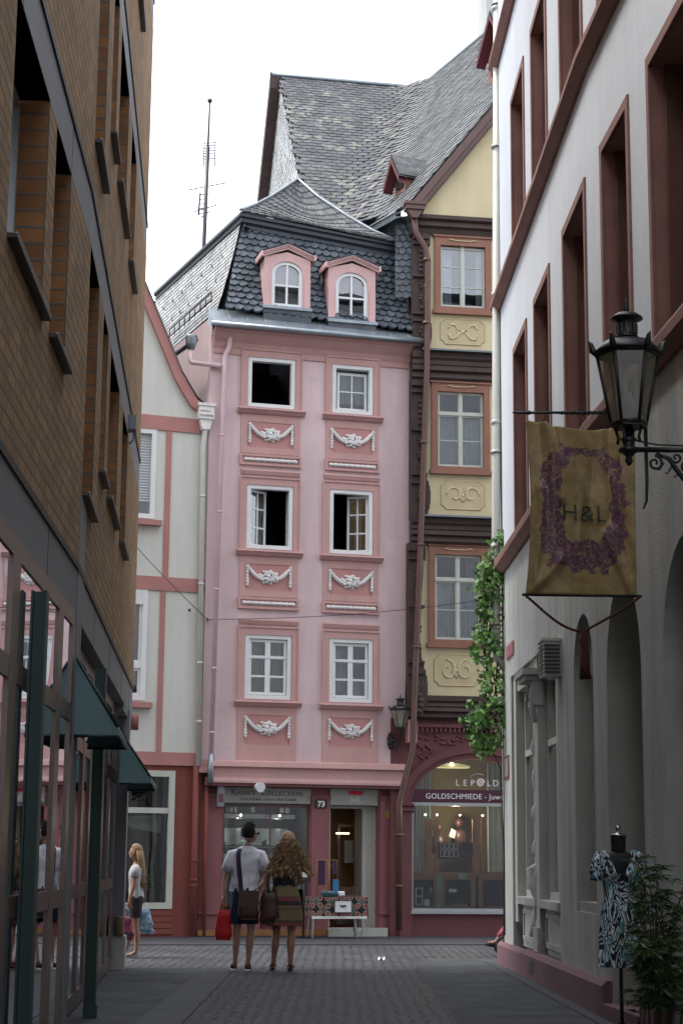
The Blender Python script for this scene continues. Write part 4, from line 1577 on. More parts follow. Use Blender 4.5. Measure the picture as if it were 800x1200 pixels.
# dormers
def dormer(xl, yb, xr, ytop, lab):
    """pixel box of the white window opening"""
    wv = .10
    ul, vb_ = PK.px(xl, yb, wv)
    ur, vt = PK.px(xr, ytop, wv)
    uc, hw = (ul + ur) / 2, (ur - ul) / 2
    h = vt - vb_
    spr = vb_ + h * .74
    o = MB(PK)
    t = .155
    # pink surround with arched opening
    o.box(ul - t, ul, vb_ - .02, spr, -.9, wv)
    o.box(ur, ur + t, vb_ - .02, spr, -.9, wv)
    n = 12
    pts = [(uc - hw * math.cos(math.pi * i / n), spr + (vt - spr) * math.sin(math.pi * i / n)) for i in range(n + 1)]
    topv = vt + .06

    def roofv(u):
        return topv + .13 * (1 - abs(u - uc) / (hw + t))
    for i in range(n):
        p, q = pts[i], pts[i + 1]
        o.poly([(p[0], p[1], wv), (q[0], q[1], wv), (q[0], roofv(q[0]), wv), (p[0], roofv(p[0]), wv)])
        o.poly([(p[0], p[1], wv), (p[0], p[1], -.2), (q[0], q[1], -.2), (q[0], q[1], wv)], True)
    for sg in (-1, 1):
        e = uc + sg * (hw + t)
        f_ = uc + sg * hw
        o.poly([(f_, spr, wv), (e, spr, wv), (e, roofv(e), wv), (f_, roofv(f_), wv)][::sg])
        o.box(min(f_, e), max(f_, e), spr - .001, topv - .01, -.9, wv - .004)
    o.box(ul - t + .002, ul - .03, vb_, spr - .1, wv, wv + .02)
    o.box(ur + .03, ur + t - .002, vb_, spr - .1, wv, wv + .02)
    df = o.build('dormer', M['dormerpink'], ph)
    df['label'] = lab
    # pediment
    pm = MB(PK)
    e = hw + t + .07
    for sg in (-1, 1):
        for (dw, dz, hh) in ((.09, .04, .03), (.065, .01, .03), (.04, -.03, .04)):
            a_ = (uc, topv + .21 + dz)
            b_ = (uc + sg * e * .5, topv + .108 + dz)
            c_ = (uc + sg * e, topv + .0 + dz)
            for p, q in ((a_, b_), (b_, c_)):
                if sg < 0: p, q = q, p
                pm.poly([(p[0], p[1], wv + dw), (q[0], q[1], wv + dw), (q[0], q[1] + hh, wv + dw), (p[0], p[1] + hh, wv + dw)])
                pm.poly([(p[0], p[1], wv), (q[0], q[1], wv), (q[0], q[1], wv + dw), (p[0], p[1], wv + dw)])
                pm.poly([(p[0], p[1] + hh, wv + dw), (q[0], q[1] + hh, wv + dw), (q[0], q[1] + hh + .05, -.9), (p[0], p[1] + hh + .05, -.9)])
        pm.box(uc + sg * e - .02, uc + sg * e + .02, topv - .03, topv + .08, wv - .6, wv + .12)
    pm.build('pediment', M['dormerpink'], df)
    cp = MB(PK)
    for sg in (-1, 1):
        a_ = (uc, topv + .305); b_ = (uc + sg * e * .5, topv + .203); c_ = (uc + sg * (e + .03), topv + .095)
        for p, q in ((a_, b_), (b_, c_)):
            if sg < 0: p, q = q, p
            cp.poly([(p[0], p[1], wv + .11), (q[0], q[1], wv + .11), (q[0], q[1] + .05, -.9), (p[0], p[1] + .05, -.9)])
            cp.poly([(p[0], p[1] - .02, wv + .11), (q[0], q[1] - .02, wv + .11), (q[0], q[1], wv + .11), (p[0], p[1], wv + .11)])
    cp.build('dormer_roof', M['slatecap'], df)
    wf = MB(PK)
    wf.frame(ul, ur, vb_, spr, .07, wv - .10, wv - .03, tt=0)
    wf.box(uc - .02, uc + .02, vb_ + .07, vt - .02, wv - .09, wv - .035)
    wf.box(ul + .07, ur - .07, vb_ + h * .45, vb_ + h * .45 + .04, wv - .088, wv - .033)
    pin = [(uc - (hw - .07) * math.cos(math.pi * i / n), spr + (vt - spr - .07) * math.sin(math.pi * i / n)) for i in range(n + 1)]
    for i in range(n):
        p, q, P_, Q_ = pts[i], pts[i + 1], pin[i], pin[i + 1]
        wf.poly([(P_[0], P_[1], wv - .03), (Q_[0], Q_[1], wv - .03), (q[0], q[1], wv - .03), (p[0], p[1], wv - .03)])
    w_ = wf.build('window', M['whitepaint'], df)
    gl = MB(PK)
    gl.poly([(ul, vb_, wv - .06)] + [(ur, vb_, wv - .06)] + [(p[0], p[1], wv - .06) for p in reversed(pts)])
    gl.build('pane', M['glass'], w_)
    cu = MB(PK)
    cu.box(ul, ur, vb_, vt, wv - .22, wv - .2)
    cu.build('curtain', M['mauve'], w_)
    sl = MB(PK)
    sl.box(ul - .18, ur + .18, vb_ - .08, vb_ - .02, -.3, wv + .10)
    sl.build('sill', M['zinc'], df)
    ap_ = MB(PK)
    ap_.poly([(ul - .16, vb_ - .08, wv + .06), (ul - .18, vb_ - .36, .14), (ur + .18, vb_ - .36, .14), (ur + .16, vb_ - .08, wv + .06)])
    ap_.box(ul - .15, ur + .15, vb_ - .34, vb_ - .08, -.3, wv + .02)
    ap_.build('dormer_apron', M['oldzinc'], df)


dormer(318, 358, 355, 308, 'left dormer with an arched four-pane window')
dormer(393, 374, 431, 321, 'right dormer with an arched four-pane window')

# pink downpipe with hopper on the left
mb = MB(PK)
mb.tube([(.30, 11.50, .12), (.28, 11.2, .10), (.20, 11.0, .10), (.10, 2.98, .10)], .048, 10)
mb.tube([(-.44, 11.16, -.05), (-.44, 10.90, -.05), (-.42, 10.86, -.03), (.14, 10.80, .10)], .048, 10)
mb.build('downpipe', M['pinkpipe'], ph)
mb = MB(PK)
mb.lathe((-.44, 11.12, -.05), [(.06, 0), (.11, .12), (.12, .25), (.125, .28)], 10)
mb.tube([(.11, 3.32, .10), (.10, 2.78, .10)], .055, 10)
build_each(mb, 'downpipe_shoe', M['zinc'], ph)
mb = MB(PK)
for z in (9.4, 7.9, 6.4, 4.9, 3.7):
    u = .20 - (11 - z) / 8 * .10
    mb.tube([(u, z, .10), (u, z + .035, .10)], .056, 10)
build_each(mb, 'pipe_bracket', M['pinkpipe'], ph)
mb = MB(PK)
mb.tube([(-.6, 11.3, -1.2), (-.35, 11.32, -.02)], .05, 6)
mb.build('side_gutter', M['oldzinc'], ph)

# shop floor of the pink house, set back under the jetty
SW = -.15
mb = MB(PK)
mb.box(0, 4.0, 2.74, 2.80, -.5, .10)
mb.build('jetty_soffit', M['redstone'], ph)
mb = MB(PK)
mb.wall(-.05, 3.95, 0, 2.76, [(.40, 2.08, .42, 2.73), (2.46, 3.40, .16, 2.73)], SW, .3)
mb.build('shop_wall', M['shoppink'], ph)
for a, b in ((-.02, .38), (2.10, 2.44), (3.44, 3.78)):
    mb = MB(PK)
    mb.box(a, b, .14, 2.55, SW, SW + .06)
    mb.box(a - .02, b + .02, .40, .48, SW, SW + .09)
    mb.box(a - .02, b + .02, .0, .14, SW, SW + .09)
    mb.extr([(SW, 2.50), (SW, 2.60), (SW + .12, 2.60), (SW + .08, 2.54), (SW + .06, 2.50)][::-1], a - .02, b + .02)
    mb.build('shop_pilaster', M['shoppink'], ph)
mb = MB(PK)
mb.frame(.40, 2.08, .42, 2.42, .05, SW - .14, SW - .09)
mb.box(1.32, 1.35, .47, 2.37, SW - .13, SW - .095)
f = mb.build('shop_window', M['bronze'], ph)
mb = MB(PK)
mb.poly([(.43, .45, SW - .11), (2.05, .45, SW - .11), (2.05, 2.4, SW - .11), (.43, 2.4, SW - .11)])
mb.build('pane', M['shopglass'], f)
# display inside
mb = MB(PK)
mb.box(.35, 2.15, .3, 2.75, -1.5, -1.42)
mb.box(.35, .38, .3, 2.75, -1.42, SW - .31)
mb.box(2.12, 2.15, .3, 2.75, -1.42, SW - .31)
mb.box(.35, 2.15, .3, .44, -1.42, SW - .31)
mb.build('shop_interior', M['room'], ph)
mb = MB(PK)
mb.box(.45, 1.85, 2.16, 2.24, -.55, -.42)
for z in (1.2, 1.62):
    mb.box(.45, 1.95, z, z + .015, -1.1, -.5)
mb.build('display_shelf', M['chrome'], f)
random.seed(5)
for k in range(10):
    mb = MB(PK)
    u = .58 + (k % 5) * .30
    z = 1.66 if k < 5 else 1.24
    mb.lathe((u, z, -.75), [(.02, 0), (.09, .01), (.08, .10), (.035, .20), (.04, .25)], 10, sx=1.2, sy=.6)
    mb.tube([(u + .07 * math.cos(q), z + .13 + .06 * math.sin(q), -.68) for q in [math.pi + i * math.pi / 8 for i in range(9)]], .010, 5)
    mb.build('necklace_bust', M['shutter' if k % 3 else 'greencurtain'], f)
mb = MB(PK)
for u in (.62, .70, 1.05, 1.62, 1.72):
    mb.lathe((u, 2.27, -.5), [(.03, 0), (.045, .02), (.045, .10), (.02, .12)], 8)
build_each(mb, 'shop_spotlight', M['whitepaint'], f)
mb = MB(PK)
for u in (.80, 1.55):
    mb.ball((u, 2.22, -.41), .022)
build_each(mb, 'lit_bulb', emit('warm_bulb', (1, .85, .6), 6), f)
for k in (0, 1):
    pl_ = bpy.data.lights.new('shop_light', 'POINT'); pl_.energy = 3; pl_.color = (.95, 1, .9); pl_.shadow_soft_size = .05
    po_ = bpy.data.objects.new('shop_light', pl_); COL.objects.link(po_); po_.location = PK.P(.8 + .75 * k, 2.08, -.62)
mb = MB(PK)
mb.grid(lambda s, t: (.46 + 1.3 * s, 1.98 - .20 * t - .10 * abs(math.sin(s * 9.4)) * t, -.60 + .05 * math.sin(s * 31) * t), 60, 6)
mb.grid(lambda s, t: (.46 + 1.4 * s, 1.50 - .16 * t - .06 * abs(math.sin(s * 12)) * t, -.56 + .04 * math.sin(s * 37) * t), 60, 6)
mb.build('silk_drape', M['shutter'], f)
random.seed(14)
for k in range(16):
    mb = MB(PK)
    u, z = .5 + (k % 8) * .18, (.78, .98)[k // 8]
    mb.box(u, u + .11, z, z + .10 + .04 * (k % 3), -.62, -.60)
    mb.build('jewel_tray', M[('navy', 'curtain', 'plum', 'shutter')[k % 4]], f)
# door and passage
mb = MB(PK)
mb.box(2.46, 2.49, .16, 2.4, -1.3, SW - .31)
mb.box(2.30, 3.6, .14, 2.75, -1.75, -1.7)
mb.build('passage_wall', M['wood'], ph)
mb = MB(PK)
mb.frame(2.46, 3.40, .16, 2.42, .05, SW - .2, SW - .12, tb=0)
mb.box(3.16, 3.35, .16, 2.37, -.9, -.33)
fr_ = mb.build('door_frame', M['greystone'], ph)
mb = MB(PK)
mb.frame(2.88, 3.32, .18, 2.1, .06, -1.2, -1.14, tb=.35)
d_ = mb.build('door', M['bronze'], fr_)
mb = MB(PK)
mb.tube([(2.86, .95, -1.08), (2.86, 1.45, -1.08)], .018, 6)
mb.build('door_handle', M['blackmetal'], fr_)
mb = MB(PK)
mb.box(3.02, 3.20, 1.35, 1.78, -1.13, -1.12)
mb.build('door_poster', M['whitepanel'], fr_)
mb = MB(PK)
mb.box(2.84, 3.1, 1.90, 1.93, -1.1, -1.05)
mb.build('lamp', emit('dim_tube', (1, .85, .6), 1.5), fr_)
mb = MB(PK)
mb.box(2.42, 3.55, 0, .155, SW - .3, SW + .22)
mb.build('door_step', M['greystone'], ph)
mb = MB(PK)
mb.box(-.05, 2.40, 0.02, .12, SW + .06, SW + .14)
mb.build('wooden_base_board', M['wood'], ph)

# signs of the pink shop
t = thing('shop_fascia_sign', 'pale grey fascia board over the jewellery window of the pink house, lettered in dark capitals', 'sign', PK.P(1.2, 2.43, SW + .02))
mb = MB(PK)
mb.box(.40, 2.08, 2.44, 2.72, SW - .03, SW + .03)
mb.build('board', M['whitepanel'], t)
mb = MB(PK)
mb.text("K", .155, .54, 2.585, SW + .033, align='LEFT')
mb.text("HAN'S", .115, .64, 2.585, SW + .033, align='LEFT', spacing=1.15)
mb.text("C", .155, 1.11, 2.585, SW + .033, align='LEFT')
mb.text("OLLECTION", .115, 1.225, 2.585, SW + .033, align='LEFT', spacing=1.15)
mb.text("EDELSTEINE, GOLD UND SILBER", .062, 1.26, 2.49, SW + .033, spacing=1.25)
mb.build('lettering', M['lettering'], t)
t = thing('door_sign', 'pale board with a small red shape over the open shop door of the pink house', 'sign', PK.P(2.93, 2.43, SW + .02))
mb = MB(PK)
mb.box(2.46, 3.40, 2.43, 2.73, SW - .03, SW + .03)
mb.build('board', M['whitepanel'], t)
mb = MB(PK)
mb.prism([(2.82, 2.63), (3.08, 2.62), (3.13, 2.69), (3.05, 2.70), (2.82, 2.70)], SW + .031, SW + .036)
mb.build('emblem', M['redfab'], t)
mb = MB(PK)
mb.prism([(2.85, 2.50), (3.03, 2.49), (3.02, 2.61), (2.92, 2.56), (2.86, 2.61)], SW + .031, SW + .036)
mb.box(2.84, 3.10, 2.47, 2.485, SW + .031, SW + .036)
mb.build('emblem', M['greystone'], t)
t = thing('house_number_sign', 'small black house number plate 73 on the pilaster of the pink shop', 'sign', PK.P(2.27, 2.36, SW + .08))
mb = MB(PK)
mb.prism([(2.17, 2.36), (2.37, 2.36), (2.39, 2.39), (2.39, 2.50), (2.37, 2.53), (2.17, 2.53), (2.15, 2.50), (2.15, 2.39)], SW + .06, SW + .085)
mb.build('plate', M['lettering'], t)
mb = MB(PK)
mb.text("73", .15, 2.27, 2.392, SW + .089, bold=.004)
mb.build('lettering', M['whiteletter'], t)
t = thing('projecting_sign', 'narrow vertical grey sign box at the left end of the pink shop front', 'sign', PK.P(.36, 2.3, SW + .1))
mb = MB(PK)
mb.box(.26, .38, 2.36, 2.74, SW + .06, SW + .20)
mb.build('casing', M['concrete'], t)
mb = MB(PK)
mb.box(.28, .36, 2.44, 2.60, SW + .20, SW + .205)
mb.build('emblem', M['redstone'], t)
t = thing('yellow_notice', 'tiny yellow notice on the pilaster right of the shop door', 'notice', PK.P(3.6, 2.2, SW + .08))
mb = MB(PK)
mb.box(3.54, 3.68, 2.20, 2.34, SW + .061, SW + .066)
mb.build('card', mat('yellow_card', (.30, .20, .02), .7), t)
# round lamp below the jetty
t = thing('jetty_spotlight', 'round white spotlight under the jetty of the pink house', 'lamp', PK.P(1.02, 2.7, .05))
mb = MB(PK)
mb.tube([(1.00, 2.74, .06), (1.04, 2.72, .20)], [.07, .095], 16)
mb.build('lamp_head', M['whitepaint'], t)
mb = MB(PK)
mb.tube([(.96, 2.78, .0), (.97, 2.74, .07)], .02, 6)
mb.build('arm', M['blackmetal'], t)

# ------------------------------------------------------------------ white gabled house
WH = Frame((-2.55, 33.75), (1, .37))
wh = thing('white_gabled_house', 'white plastered house with rose painted timbers and a pink-edged gable behind the brick corner', 'house', (-3.5, 33.4, 0))
mb = MB(WH)
wins = [(-2.1, -1.06, 7.72, 9.46), (-2.1, -1.14, 4.28, 6.36)]
mb.wall(-5.2, -.02, 3.30, 10.1, wins, 0, .25)
mb.poly([(-.02, 10.1, 0), (-.25, 10.1, 0), (-.62, 10.5, 0), (-1.40, 12.17, 0), (-2.6, 14.8, 0), (-3.8, 12.17, 0), (-4.6, 10.5, 0), (-5.2, 10.1, 0)])
mb.build('facade_wall', M['whitehouse'], wh)
mb = MB(WH)
for h0, h1 in ((9.46, 9.74), (6.36, 6.62), (3.10, 3.34)):
    mb.box(-5.2, -.04, h0, h1, -.05, .03)
for u0, u1, h0, h1 in ((-.87, -.76, 6.62, 9.46), (-.90, -.80, 3.34, 6.36)):
    mb.box(u0, u1, h0, h1, -.05, .022)
mb.build('timber_frame', M['rosebeam'], wh)
mb = MB(WH)
rk = [(-.10, 9.98), (-.30, 10.12), (-.62, 10.62), (-.95, 11.35), (-1.40, 12.32), (-2.6, 15.0)]
for (a, b), (c, d) in zip(rk[:-1], rk[1:]):
    mb.poly([(a, b, .10), (c, d, .10), (c - .13, d - .13, .10), (a - .13, b - .13, .10)][::-1])
    mb.poly([(a - .13, b - .13, -.02), (a - .13, b - .13, .10), (c - .13, d - .13, .10), (c - .13, d - .13, -.02)])
mb.build('bargeboard', M['rosebeam'], wh)
mb = MB(WH)
sd_ = (-.35, 1)
for (a, b), (c, d) in zip(rk[:-1], rk[1:]):
    mb.poly([(a, b + .03, .14), (a, b + .03, -6), (c, d + .03, -6), (c, d + .03, .14)])
    mb.poly([(-5.2 - a, b + .03, .14), (-5.2 - c, d + .03, .14), (-5.2 - c, d + .03, -6), (-5.2 - a, b + .03, -6)])
mb.build('roof', M['slatecap'], wh)
mb = MB(WH)
mb.box(-.28, -.27, 0.0, 9.9, -6, -.3)
mb.box(-5.2, -5.1, 0, 9.9, -6, -.3)
mb.box(-5.2, -.28, 0, 9.9, -6.1, -6)
mb.build('side_wall', M['whitehouse'], wh)
# upper windows
for i, (a, b, c, d) in enumerate(wins):
    mb = MB(WH)
    mb.frame(a, b, c, d, .09, -.12, .02)
    if i:
        mb.box(a + .09, b - .09, c + .60, c + .70, -.11, .0)
        mb.frame(a + .09, b - .09, c + .09, c + .60, .05, -.10, -.03)
        mb.frame(a + .09, b - .09, c + .70, d - .25, .05, -.10, -.03)
        mb.box(a + .05, b - .05, d - .28, d - .06, -.10, .015)
    f = mb.build('window', M['whitepaint'], wh)
    mb = MB(WH)
    mb.poly([(a + .1, c + .1, -.07), (b - .1, c + .1, -.07), (b - .1, d - .1, -.07), (a + .1, d - .1, -.07)])
    mb.build('pane', M['glass'], f)
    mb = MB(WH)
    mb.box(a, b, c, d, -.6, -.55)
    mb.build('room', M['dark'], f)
    if i == 0:
        mb = MB(WH)
        for k in range(26):
            z = c + .32 + k * .0535
            mb.extr([(-.06, z), (-.06, z + .05), (-.045, z + .05), (-.035, z + .025), (-.045, z)][::-1], a + .08, b - .08)
        mb.build('roller_shutter', M['shutter'], f)
    mb = MB(WH)
    mb.box(a - .1, b + .12, c - .14, c - .04, 0, .14)
    mb.build('sill', M['rosebeam'], f)
# shop floor of the white house
mb = MB(WH)
mb.wall(-5.2, .0, 0, 3.10, [(-2.4, -.52, .50, 3.0)], -.02, .25)
mb.build('shop_wall', M['redplaster'], wh)
mb = MB(WH)
for k in range(4):
    mb.box(-2.4, -.50, .05 + k * .11, .145 + k * .11, -.02, .012)
mb.build('base_blocks', M['redplaster'], wh)
mb = MB(WH)
mb.frame(-2.4, -.52, .50, 3.0, .11, -.10, .02)
mb.box(-2.29, -.63, 2.22, 2.32, -.09, .01)
f = mb.build('shop_window', M['creampaint'], wh)
mb = MB(WH)
mb.poly([(-2.3, .6, -.05), (-.6, .6, -.05), (-.6, 2.9, -.05), (-2.3, 2.9, -.05)])
mb.build('pane', M['shopglass'], f)
mb = MB(WH)
mb.box(-2.5, -.4, .4, 3.05, -1.6, -1.5)
mb.box(-2.5, -.4, .4, .55, -1.5, -.28)
mb.box(-.45, -.4, .5, 3.0, -1.5, -.28)
mb.build('room', M['dark'], f)
mb = MB(WH)     # pale sheet added inside the window to imitate a parasol's reflection
mb.prism([(-2.3, 1.98), (-1.3, 1.98), (-.66, 1.86), (-.66, 2.20), (-1.3, 2.16)], -.40, -.38)
mb.build('parasol_reflection', M['shutter'], f)
# pipes
mb = MB(WH)
mb.tube([(-.14, 9.85, .10), (-.13, 9.5, .10), (-.16, 9.2, .08), (-.10, 3.1, .08)], .052, 10)
mb.build('downpipe', M['whitepipe'], wh)
mb = MB(WH)
mb.box(-.28, .02, 9.72, 9.98, .0, .20)
mb.box(-.30, .04, 9.98, 10.03, .0, .22)
mb.prism([(-.26, 9.72), (-.20, 9.52), (-.06, 9.52), (0, 9.72)], .04, .17)
for k in range(9):
    mb.ball((-.24 + (k % 5) * .055, 9.80 + (k // 5) * .09, .205), .026, n=6, m=4)
mb.build('pipe_hopper', M['stucco'], wh)
mb = MB(WH)
mb.tube([(-.14, 3.1, .06), (-.13, 0.02, .06)], .055, 10)
mb.tube([(.07, 2.9, .06), (.08, .02, .06)], .04, 8)
mb.tube([(.10, 2.95, .0), (.30, 2.86, .06)], .03, 8)
for z in (.9, 1.0, 1.35):
    mb.tube([(-.13, z, .06), (-.13, z + .04, .06)], .065, 10)
mb.build('lower_downpipe', M['redplaster'], wh)
mb = MB(WH)
for z in (8.2, 6.5, 5.0, 3.9):
    mb.tube([(-.155 + (9.2 - z) * .009, z, .08), (-.155 + (9.2 - z) * .009, z + .04, .08)], .062, 10)
build_each(mb, 'pipe_bracket', M['whitepipe'], wh)
# potted plant in that shop window
t = thing('potted_plant', 'green leafy plant in a terracotta pot inside the shop window of the white house', 'plant', WH.P(-1.0, .56, -.35))
mb = MB(WH)
mb.lathe((-1.0, .56, -.42), [(.09, 0), (.13, .22), (.15, .24), (.15, .30), (.12, .30)], 14)
mb.build('pot', M['terracotta'], t)
mb = MB(WH)
random.seed(8)
for k in range(90):
    a = random.uniform(0, 6.28); r = random.uniform(.02, .22); z = .85 + random.uniform(0, .32) - r * .4
    u, ww = -1.0 + r * math.cos(a), -.42 + r * math.sin(a) * .6
    s_ = random.uniform(.03, .06)
    mb.poly([(u, z, ww), (u + s_ * math.cos(a + .5), z + .02, ww + s_), (u + 2 * s_ * math.cos(a), z + .03, ww + .02), (u + s_ * math.cos(a - .5), z + .04, ww - s_ * .4)])
mb.build('foliage', M['leaf'], t)
mb = MB(WH)
mb.tube([(-1.0, .8, -.42), (-1.0, 1.05, -.42)], .012, 5)
mb.build('stem', M['stem'], t)

# ------------------------------------------------------------------ ochre timber house
YE = Frame((1.35, 34.5), (1, .15))
yh = thing('ochre_timber_house', 'ochre yellow half-timbered house with carved brown corner post, red-brown windows and big slate roof', 'house', (4.5, 35.0, 0))
YW = 13.2
Ept = onp(478, 240, YE.O + YE.n * .3, YE.n)
Vpt = onp(577, 122, YE.O + YE.n * .3, YE.n)
GD = Vector((-.46, 1, 0)).normalized()
nB = (Vpt - Ept).cross(GD).normalized()
if nB.z < 0: nB = -nB
R1p = onp(490, 105, Ept, nB)
R2p = onp(577, 30, Ept, nB)
ZR = R1p.z
# front end of the ridge: on the verge line
vd = (Vpt - Ept).normalized()
RF = Ept + vd * ((ZR - Ept.z) / vd.z)

lev = [(4.53, 7.50, 8.00), (8.08, 10.79, 11.35), (11.42, 13.83, 13.9)]
winy = [(0.38, 1.55, 5.55, 7.48), (0.43, 1.61, 8.99, 10.77), (0.48, 1.65, 12.27, 13.81)]
mb = MB(YE)
ops = []
for k in range(3):
    for (a, b, c, d) in winy:
        ops.append((a + k * 2.6, b + k * 2.6, c, d))
for i, (f0, f1, mm) in enumerate(lev):
    mb.wall(.05, YW, f0, f1 + .05 if i < 2 else 14.2, [o for o in ops if abs(o[2] - winy[i][2]) < .01], .0 - .06 * (2 - i), .2)
uvr = (RF - YE.O).dot(YE.U)
mb.poly([(.1, 14.15, 0), (YW - .1, 14.15, 0), (uvr, RF.z - .15, 0), (.35, 14.62, 0)])
mb.build('facade_wall', M['ochre'], yh)
for (a, b, c, d) in ops:
    i = [k for k in range(3) if abs(winy[k][2] - c) < .01][0]
    w0 = -.06 * (2 - i)
    mb = MB(YE)
    mb.frame(a, b, c, d, .125, w0 - .08, w0 + .06, tb=.07, tt=.17)
    mb.frame(a + .09, b - .09, c + .05, d - .13, .035, w0 - .08, w0 + .035)
    mb.box(a - .04, b + .04, c - .08, c + .0, w0, w0 + .10)
    mb.box(a - .03, b + .03, d - .0, d + .035, w0, w0 + .09)
    f = mb.build('window', M['timberred'], yh)
    mb = MB(YE)
    mb.tube([(a + .3, d - .07, w0 + .07), (a + .36, d - .05, w0 + .07), (a + .42, d - .075, w0 + .07), (b - .42, d - .075, w0 + .07), (b - .36, d - .05, w0 + .07), (b - .3, d - .07, w0 + .07)], .014, 5)
    mb.build('carved_line', M['ochrepanel'], f)
    a2, b2, c2, d2 = a + .125, b - .125, c + .085, d - .17
    mid = (a2 + b2) / 2
    tr_ = c2 + (d2 - c2) * (.70 if i < 2 else 0.99)
    for p, q in ((a2, mid), (mid, b2)):
        casement(YE, p, q, c2, tr_, w0 - .02, 2 if i < 2 else 3, f, 'casement', t=.05, cols=1, mt='creampaint', mun=.02)
        if i < 2:
            casement(YE, p, q, tr_ + .01, d2, w0 - .02, 1, f, 'fanlight', t=.05, cols=1, mt='creampaint', mun=.02)
    mb = MB(YE)
    mb.box(mid - .03, mid + .03, c2, d2, w0 - .03, w0 + .0)
    if i < 2: mb.box(a2, b2, tr_ - .02, tr_ + .04, w0 - .03, w0 + .012)
    mb.build('mullion', M['creampaint'], f)
    if i == 2:
        curtain(YE, a2, mid - .18, c2, d2, w0 - .24, 'curtain', f, 4, .03)
        curtain(YE, b2 - .14, b2, c2, d2, w0 - .24, 'curtain', f, 2, .03)
    elif i == 1:
        curtain(YE, a2, b2, c2, tr_ - .03, w0 - .16, 'curtain', f, 11, .02)
    else:
        curtain(YE, a2, b2, c2, tr_ - .03, w0 - .14, 'curtain', f, 12, .025)
        curtain(YE, b2 - .26, b2 - .06, tr_, d2, w0 - .2, 'mauve', f, 3, .02)
    mb = MB(YE)
    mb.box(a, b, c, d, w0 - .75, w0 - .7)
    mb.build('room', M['room'], f)

# ornamental plaster panels below the windows
for k in range(3):
    for i, (a, b, c, d) in enumerate(((.50, 1.37, 4.74, 5.34), (.63, 1.50, 8.22, 8.78), (.61, 1.51, 11.58, 12.10))):
        a += k * 2.6; b += k * 2.6
        w0 = -.06 * (2 - i)
        ch = .09
        oct_ = [(a + ch, c), (b - ch, c), (b - ch + .02, c + .05), (b, c + ch), (b, d - ch), (b - ch + .02, d - .05), (b - ch, d), (a + ch, d), (a + ch - .02, d - .05), (a, d - ch), (a, c + ch), (a + ch - .02, c + .05)]
        mb = MB(YE)
        mb.prism(oct_, w0 - .01, w0 + .012)
        f = mb.build('plaster_panel', M['ochrepanel'], yh)
        mb = MB(YE)
        mb.tube([(p[0], p[1], w0 + .010) for p in oct_ + [oct_[0], oct_[1]]], .012, 5, caps=False)
        m2 = MB(YE)
        cu, cv, hw, hh = (a + b) / 2, (c + d) / 2, (b - a) / 2 - .10, (d - c) / 2 - .09
        for sx in (-1, 1):
            pts = []
            for q in range(26):
                t = q / 25
                if i == 2:
                    aa = -2.4 + 4.8 * t
                    pts.append((cu + sx * (hw * .62 - hw * .34 * math.cos(aa)) , cv + hh * math.sin(aa) * (.9 if abs(aa) < 2 else .6), w0 + .02))
                elif i == 1:
                    aa = t * 5.4
                    r = 1 - .13 * aa
                    pts.append((cu + sx * hw * (.5 + .5 * r * math.cos(aa)), cv + hh * r * math.sin(aa), w0 + .02))
                else:
                    aa = t * 6.6 + 1.4
                    r = 1 - .10 * (aa - 1.4)
                    pts.append((cu + sx * hw * (.52 + .48 * r * math.cos(aa)), cv + hh * r * math.sin(aa), w0 + .02))
            m2.tube(pts, .016, 5)
            if i == 2:
                m2.tube([(cu + sx * hw * .10, cv, w0 + .02), (cu + sx * hw * .45, cv + hh * .8, w0 + .02), (cu + sx * hw * .8, cv + hh * .9, w0 + .02)], .016, 5)
                m2.tube([(cu + sx * hw * .10, cv, w0 + .02), (cu + sx * hw * .45, cv - hh * .8, w0 + .02), (cu + sx * hw * .8, cv - hh * .9, w0 + .02)], .016, 5)
            else:
                m2.tube([(cu, cv - hh * .7, w0 + .02), (cu + sx * hw * .25, cv - hh * .1, w0 + .02), (cu + sx * hw * .12, cv + hh * .5, w0 + .02), (cu + sx * hw * .4, cv + hh * .95, w0 + .02)], .015, 5)
        m2.ball((cu, cv, w0 + .012), .035, (1, 1, .5), 8, 4)
        mb.build('panel_edge', M['ochrepanel'], f)
        m2.build('scrollwork', M['ochrelight'], f)

# moulded brown beams between the storeys
mb = MB(YE)
zc = MB(YE)
for (z0, z1, w0) in ((4.08, 4.53, -.10), (7.50, 8.02, -.06), (10.80, 11.38, -.02)):
    h = z1 - z0
    prof = [(-.3, z0), (-.3, z1), (w0 + .15, z1), (w0 + .15, z1 - .22 * h), (w0 + .11, z1 - .30 * h), (w0 + .13, z1 - .45 * h), (w0 + .11, z1 - .50 * h),
            (w0 + .13, z1 - .66 * h), (w0 + .06, z1 - .72 * h), (w0 + .09, z1 - .9 * h), (w0 + .04, z0)]
    mb.extr(prof[::-1], .02, YW)
    if z0 > 5:
        zc.extr([(w0 - .05, z1), (w0 - .05, z1 + .08), (w0 + .25, z1 + .03), (w0 + .27, z1 - .01)][::-1], .20, YW)
prof = [(-.2, 13.84), (-.2, 14.22), (.20, 14.22), (.20, 14.14), (.13, 14.10), (.16, 14.0), (.09, 13.96), (.05, 13.84)]
mb.extr(prof[::-1], .0, YW)
mb.build('carved_beams', M['timber'], yh)
zc.build('zinc_drip', M['oldzinc'], yh)

